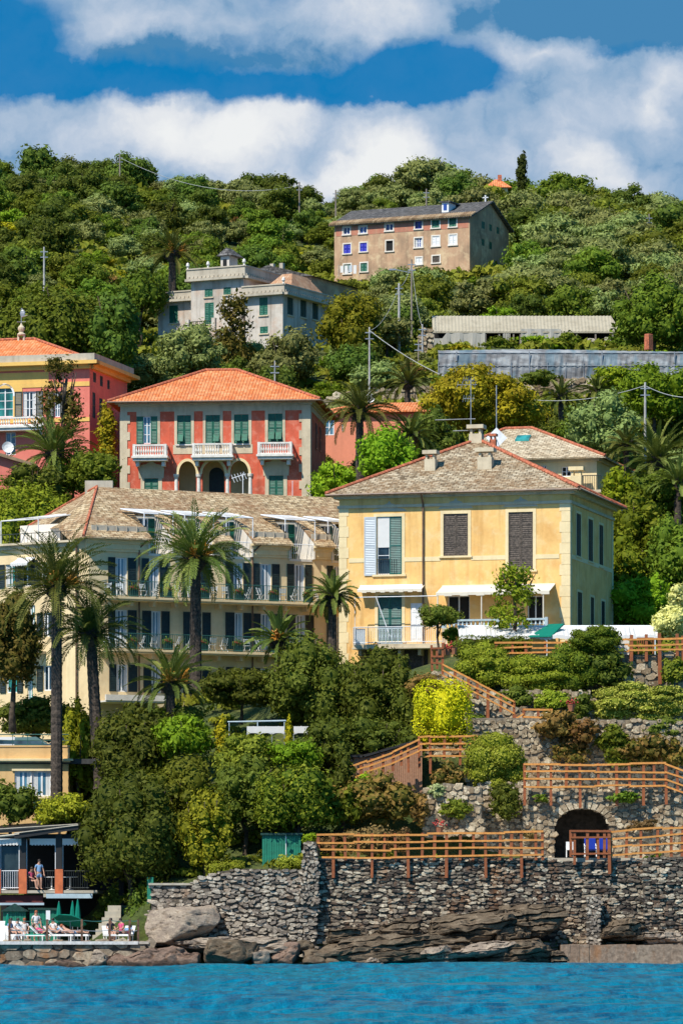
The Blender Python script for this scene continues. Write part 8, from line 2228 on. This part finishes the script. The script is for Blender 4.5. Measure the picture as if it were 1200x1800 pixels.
M['rustoak']=foliage('reddish_evergreen_leaves',(.06,.065,.02),(.16,.12,.05),.15,.02)
M['goldgreen']=foliage('golden_green_light_leaves',(.14,.16,.018),(.3,.31,.04),.25,.01)
M['goldgreen2']=foliage('olive_green_light_leaves',(.09,.12,.02),(.2,.23,.045),.22,.01)
M['bright2']=foliage('fresh_green_leaves',(.09,.16,.012),(.18,.28,.03),.25,.01)
M['dense']=foliage('dense_green_leaves',(.06,.1,.014),(.13,.18,.03),.15,.01)
M['oak2']=foliage('olive_evergreen_leaves',(.06,.085,.018),(.14,.17,.045),.2,.015)
M['tier']=foliage('light_tipped_leaves',(.05,.09,.012),(.24,.28,.04),.2,.01)
M['pinebright']=foliage('bright_pine_needles',(.1,.15,.015),(.24,.28,.035),.2,.01)
named_trees()
shrubs()
rock('pale rock bank between the steps and the flat topped wall',262,1592,1662,60,256.6,61,'rockpale',layered=1,group=None)
# ---------------------------------------------------------------- the wooded hill, tree by tree
def hill_trees():
 rg=np.random.default_rng(77);kinds=[]
 spec=[('olive_tree','olive tree','olive',.135,3.6,4.6,.18,3,14),('evergreen_oak','dark evergreen tree','oak',.15,4.6,4.6,.12,3,16),('broadleaf_tree','mid green tree','mid',.15,4.0,4.4,.12,3,14),
   ('bright_shrub','bright green shrub','bright2',.13,2.4,3.8,.04,2,10),('yellow_shrub','yellow green shrub','yellowg',.12,1.8,3.4,.03,2,9),('rusty_shrub','rust brown shrub','rust',.13,2.2,3.2,.04,2,9),('scrub_tree','grey green scrub tree','goldgreen2',.135,3.2,4.2,.08,3,14)]
 for (nm,lab,mt,lf,h,w,th,nv,n) in spec:
  vs=[]
  for q in range(nv):
   r2=np.random.default_rng(500+len(kinds)*10+q);ch=h*(1 - th)
   L=lumps_tree(w/2,w/2,ch/2,h - ch/2,n,r2,.4)
   vs.append((crown_mesh('crown',L,lf,1.25,900+len(kinds)*10+q,M[mt],thick=.17),trunk_mesh(h*(th+.35),.12,r2,4,w*.3,h*.8)))
  kinds.append((nm,lab,vs,w,h))
 keep=[(584,885,362,462,484),(584,640,362,490,484),(276,600,452,572,402),(276,340,452,600,402),(0,205,560,730,338),(190,560,650,885,332),(566,592,732,768,354),(566,780,696,714,354),(758,1092,556,606,399),(772,1200,614,660,376),(880,1072,746,850,314),
   (575,1080,770,1140,290),(0,600,862,1200,290),(600,780,1100,1170,290),(858,890,305,325,575),(903,930,268,322,566)]
 foot=[(at(720,0,474),9.5,9),(at(800,0,474),8,8),(at(650,0,480),8,8),(at(440,0,406),10.5,12),(at(330,0,404),7,9),(at(520,0,412),8,12),(at(80,0,344),9,9),(at(370,0,338),10,9),(at(650,0,355),7,5),(at(930,0,318),9,7),(at(1040,0,318),6,7),(at(400,0,292),14,6)]
 pts=[];out=[]
 Y=300.0;
 while Y<596:
  sx=3.0+(Y - 300)*.006;x=at(-90,0,Y).x
  while x<at(1290,0,Y).x:
   X=x+rg.normal()*.9;yy=Y+rg.normal()*1.6;x+=sx*rg.uniform(.75,1.35)
   pxx,_=proj((X,yy,0))
   if any(abs(X - f_[0].x)<f_[1]*.85 and abs(yy - f_[0].y)<f_[2] for f_ in foot): continue
   if 396<yy<403 and 750<pxx<1110: continue
   if 371<yy<377 and 760<pxx: continue
   if 366<yy<373 and 550<pxx<1070: continue
   cl=mnoise.noise(Vector((X*.06,yy*.035,3)));c2=mnoise.noise(Vector((X*.12,yy*.07,9)));u=rg.random()
   if pxx>700 and yy>410: k=0 if u<.55+cl else (6 if u<.8 else (2 if u<.93 else 1))
   elif yy>530: k=1 if u<.45+cl else (0 if u<.7 else (2 if u<.9 else 5))
   elif cl>.18: k=3 if u<.5 else (4 if u<.72 else 2)
   elif cl<-.2: k=1 if u<.5 else (0 if u<.8 else 5)
   else: k=[0,6,2,1,3,4,5][min(6,int(u*7.2*(1 if c2>0 else .8)))]
   nm,lab,vs,w,h=kinds[k];sc=rg.uniform(.72,1.22)
   if yy<360: sc*=.8
   if pxx>700 and yy>410: sc*=1.22;x+=sx*.3
   z=ground(X,yy) - .25
   bx0,by1=proj((X - w*sc*.55,yy,z));bx1,_=proj((X+w*sc*.55,yy,z));_,by0=proj((X,yy,z+h*sc*1.04))
   bad=False
   for (a,b,c,d,Yb) in keep:
    if yy<Yb and bx1>a and bx0<b and by1>c and by0<d: bad=True;break
   if bad:
    # try a low shrub instead
    k=3 if u<.5 else 0;nm,lab,vs,w,h=kinds[k];sc=.5
    bx0,by1=proj((X - w*sc*.5,yy,z));bx1,_=proj((X+w*sc*.5,yy,z));_,by0=proj((X,yy,z+h*sc))
    if any(yy<Yb and bx1>a and bx0<b and by1>c and by0<d for (a,b,c,d,Yb) in keep): continue
   out.append((k,X,yy,z,sc,pxx,(by0+by1)/2))
  Y+=4.6+(Y - 300)*.012
 zones=[]
 def zone(px,Y):
  if Y>535: return 'on the skyline left of the tan farmhouse' if px<560 else ('on the skyline behind the tan farmhouse' if px<900 else 'on the skyline right of the clipped cypress')
  if Y>480: return 'high on the slope at far left' if px<300 else ('high on the slope left of the tan farmhouse' if px<590 else ('beside the roof of the tan farmhouse' if px<900 else 'high on the slope right of the tan farmhouse'))
  if Y>408: return 'on the slope above the big pine' if px<270 else ('on the slope behind the white house' if px<620 else ('on the slope between the tan farmhouse and greenhouse' if px<900 else 'on the slope above the greenhouse at right'))
  if Y>376: return 'around the big pine at left' if px<270 else ('below the white house' if px<620 else ('beside the poles left of the greenhouse' if px<770 else 'behind the net screen'))
  if Y>342: return 'behind the pink villa' if px<200 else ('behind the red villa roof' if px<570 else ('between the salmon house and the net screen' if px<800 else 'below the net screen at right'))
  return 'between the two big left villas' if px<560 else ('between the red and the yellow villa' if px<800 else 'right of the back house')
 grp={}
 for e in out: grp.setdefault((e[0],zone(e[5],e[2])),[]).append(e)
 ordn=['first','second','third','fourth','fifth','sixth','seventh','eighth','ninth','tenth','eleventh','twelfth','thirteenth','fourteenth','fifteenth','sixteenth','seventeenth','eighteenth','nineteenth','twentieth']
 for (k,zn),es in grp.items():
  es.sort(key=lambda e: e[5]);nm,lab,vs,w,h=kinds[k];n=len(es)
  for i,(k_,X,yy,z,sc,px,py) in enumerate(es):
   size='small ' if sc<.85 else ('large ' if sc>1.1 else '')
   if n==1: lb='only %s%s %s' % (size,lab,zn)
   elif i<10 and i<(n+1)//2: lb='%s%s %s, %s from the left' % (size,lab,zn,ordn[i])
   elif n - 1 - i<20: lb='%s%s %s, %s from the right' % (size,lab,zn,ordn[n - 1 - i])
   else: lb='%s%s %s, %s from the left' % (size,lab,zn,ordn[min(i,19)])
   if len(lb.split())>16: lb=lb.replace(size,'',1).replace('the slope','slope').replace('on slope','on the slope') if size else lb.replace('on the slope','on slope')
   if len(lb.split())>16: lb=lb.replace('tan farmhouse','farmhouse').replace('on the slope','on slope')
   t=thing(nm,lb,lab.split()[-1] if 'olive' not in lab else 'olive tree',(X,yy,z),rg.random()*6.28,lab+'s on the hillside');t.scale=(sc*rg.uniform(.9,1.15),sc*rg.uniform(.9,1.1),sc)
   c_,tr=vs[int(rg.integers(len(vs)))]
   link('crown',c_,None,t);link('trunk',tr,M['bark'] if not tr.materials else None,t)
 print('hill trees',len(out),{kinds[k][0]: sum(1 for e in out if e[0]==k) for k in range(len(kinds))})
hill_trees()
def undergrowth():
 """low ground cover between the trees: nobody could count it"""
 rg=np.random.default_rng(5);L=[]
 for (Y0,Y1,n,r) in ((256,286,260,.8),(286,345,420,1.1),(345,420,420,1.4),(420,600,620,1.9)):
  for q in range(n):
   Y=rg.uniform(Y0,Y1);px=rg.uniform(-30,1230);X=(px - 600)/F*Y
   if Y<276 and px>735: continue
   if Y<284 and (px<200): continue
   if Y<266 and px<240: continue
   if 276<=Y<300 and px>560 and px<1090: continue
   if 371.5<Y<374.5 and px>765: continue
   s=r*rg.uniform(.5,1.2);L.append((X,Y,ground(X,Y)+.05,s*1.5,s*1.5,s*.6))
 arr=np.array(L);V=[];RR=[]
 for (x,y,z,a,b,c) in L:
  lf=.09+.0005*(y - 250)*1.2;n=95
  d=rg.normal(size=(n,3));d[:,2]=abs(d[:,2]);d/=np.linalg.norm(d,axis=1)[:,None]
  p=d*rg.uniform(.55,1.05,size=(n,1))*np.array([a,b,c])+np.array([x,y,z]);N=d+rg.normal(size=(n,3))*.5;N/=np.linalg.norm(N,axis=1)[:,None]
  T=np.cross(N,rg.normal(size=(n,3)));T/=np.linalg.norm(T,axis=1)[:,None];B=np.cross(N,T);s=lf*rg.uniform(.8,1.8,size=(n,1))*1.4
  V.append(np.stack([p - T*s,p - B*s*.6,p+T*s,p+B*s*.6],1).reshape(-1,3));RR.append(np.clip(rg.random(n)*.6+rg.random()*.5,0,1))
 V=np.concatenate(V);me=soup('undergrowth',V,np.arange(len(V)).reshape(-1,4),M['undergrowth'],np.concatenate(RR))
 tag(link('undergrowth',me),kind='stuff')
M['undergrowth']=foliage('undergrowth_leaves',(.05,.085,.014),(.19,.22,.035),.2,.01,c3=(.14,.13,.03))
undergrowth()
# ---------------------------------------------------------------- poles and wires
def pole(label,px,top,bot,Y,r=.12,mat='polewood',arm=None,lamp=False):
 s=Y/F;h=(bot - top)*s;t=thing('utility_pole',label,'pole',at(px,bot,Y),0,'utility poles on the hillside');m=MB();m.tube((0,0,-1),(0,0,h),r,r*.7,8);m.build('shaft',M[mat],t)
 m=MB()
 for k in range(2): m.box(-.35,.35,-.06,.06,h - .5 - k*.5,h - .42 - k*.5)
 m.box(-.03,.03,-.08,-.05,h - 1.0,h - .42)
 m.build('crossarm',M['steel'],t)
 if lamp: m=MB();m.tube((0,0,h - 1.2),(-1.5,0,h - .9),.04,n=5);m.box(-2.0,-1.4,-.12,.12,h - .98,h - .84);m.build('lamp_arm',M['steel'],t)
 return at(px,top+6,Y)
a1=pole('wooden pole on the skyline above the left slope',211,271,345,545);a2=pole('thin pole on the skyline left of centre',526,320,395,540);a2b=pole('short pole on the skyline beside the farmhouse trees',590,334,380,535)
pole('pole behind the roof of the tan farmhouse',749,332,385,510);pole('pale pole on the left slope above the big pine',78,434,520,415,.11,'polemetal');a5=pole('pole on the right slope near the edge',1140,376,450,480,.1)
b1=pole('pole with lamp below the tan farmhouse',723,456,580,398,.1,lamp=True);b2=pole('shorter thick pole left of the lamp pole',701,498,605,394,.13,'polemetal');b3=pole('leaning pale pole left of the greenhouse',742,570,650,385,.1,'polemetal')
b4=pole('white pole right of the round yellow green tree',649,575,690,365,.09,'polemetal');b5=pole('tall white pole with crossarms at right',1133,672,800,332,.11,'polemetal');b6=pole('thin white pole behind the red villa roof',483,634,700,352,.07,'polemetal')
b7=pole('thin pole between the trees in front of the round tree',735,596,640,380,.08)
def wire(label,p,q,sag,r=.016):
 m=MB();n=20;pts=[]
 for k in range(n+1): u=k/n;w=p.lerp(q,u);w.z -=sag*4*u*(1 - u);pts.append(w - p)
 m.path(pts,[r]*(n+1),4);o=m.build('overhead_wire',M['steelwire'],None,loc=p);tag(o,label,'wire','overhead wires')
M['steelwire']=plain('pale_cable',(.45,.45,.42),.5,.1)
wire('long pale cable from the left poles down to the tall white pole',b4,b5,3.0,.03);wire('cable on the skyline between the left and middle pole',a1,a2,2.0,.03);wire('cable from the lamp pole to the thick pole',b1,b2,.5);wire('cable from the tall white pole out of the right edge',b5,at(1260,690,332),.6,.035)
wire('cable from the thick pole to the pole in front of the round tree',b2,b4,.8);wire('cable from the leaning pale pole to the lamp pole',b3,b1,.8)
for i,(px,Y,lb) in enumerate(((403,318,'round white satellite dish low in front of the red villa arches'),(440,318.5,'second smaller dish in front of the red villa'),(14,312,'round white satellite dish at the left edge'))):
 pass
def roof_dishes():
 for px,py,Y,r,lb in ((392,884,297,.46,'round white satellite dish on the hotel ridge before the arched door'),(428,890,297.5,.36,'smaller white dish right of the round one on the hotel ridge'),(514,896,299,.28,'tiny white dish near the right end of the hotel ridge'),(14,786,316,.42,'round white satellite dish near the left edge below the pink villa')):
  t=thing('satellite_dish',lb,'satellite dish',at(px,py+14,Y),0,'satellite dishes on the hotel ridge' if px>100 else None);m=MB();m.tube((0,.15,-.9),(0,.15,.5),.035,n=5);m.build('mast',M['steel'],t)
  m=MB();m.lathe((0,0,0),[(.01,0),(r*.6,.05),(r,.15),(r,.17),(r*.6,.07),(.01,.02)],16);o=m.build('dish',M['dish'],t,loc=(0,-.02,.5));o.rotation_euler=(math.radians(75),0,math.radians(12))
 t=thing('roof_aerial','tall television aerial standing before the right arch of the red villa','aerial',at(427,890,298));m=MB();s=298/F;h=58*s;m.tube((0,0,-.8),(0,0,h),.03,n=5);m.tube((-.75,0,h - .35),(.2,0,h - .05),.025,n=4)
 for k in range(5): x=-.65+k*.2;m.tube((x - .12,0,h - .1+k*.05),(x+.1,0,h - .62+k*.06),.02,n=4)
 m.build('antenna',M['whitemetal'],t)
 t=thing('roof_aerial','thin whip aerial left of the small dish before the red villa','aerial',at(514,895,299.2));m=MB();m.tube((0,0,-.6),(0,0,1.9),.022,n=5);m.build('mast',M['whitemetal'],t)
 for k,(px,w,lb) in enumerate(((415,.9,'first brown chimney from the left on the hotel ridge'),(487,.95,'second brown chimney from the left on the hotel ridge'),(558,1.0,'third brown chimney on the hotel ridge near the villa'))):
  t=thing('chimney_stack',lb,'chimney',at(px,893+k*3,296.5+k*1.2),0,'chimneys on the hotel ridge');m=MB();m.box(-w*.35,w*.35,-.3,.3,-1,.25);m.box(-w*.3,-w*.2,-.25,.25,.25,.55);m.box(w*.2,w*.3,-.25,.25,.25,.55);m.build('stack',M['concrete'],t);m=MB();m.box(-w*.6,w*.6,-.45,.45,.55,.85);m.build('cap',M['brownslab'],t)
M['brownslab']=plain('brown_chimney_slab',(.3,.2,.11),.85,.2)
roof_dishes()
# low roof in the left edge beneath the pink villa
def left_lowroof():
 Y0=314;fr=Frame(*at(-20,860,Y0),0);f=fr.fac(0,0,0);t=thing('low_house','small low house with sloping dark roof at the left edge below the pink villa','house',fr.o,0);m=MB()
 P=f.px;a=[P(-20,860),P(35,860),P(35,812),P(-20,795)];m.fpoly(f,a,-4,0);m.build('wall',M['pink'],t)
 m=MB();b=[P(-22,796),P(66,822),P(66,817),P(-22,790)];m.fpoly(f,b,-4.3,.5);m.build('roof',M['brownslab'],t)
left_lowroof()
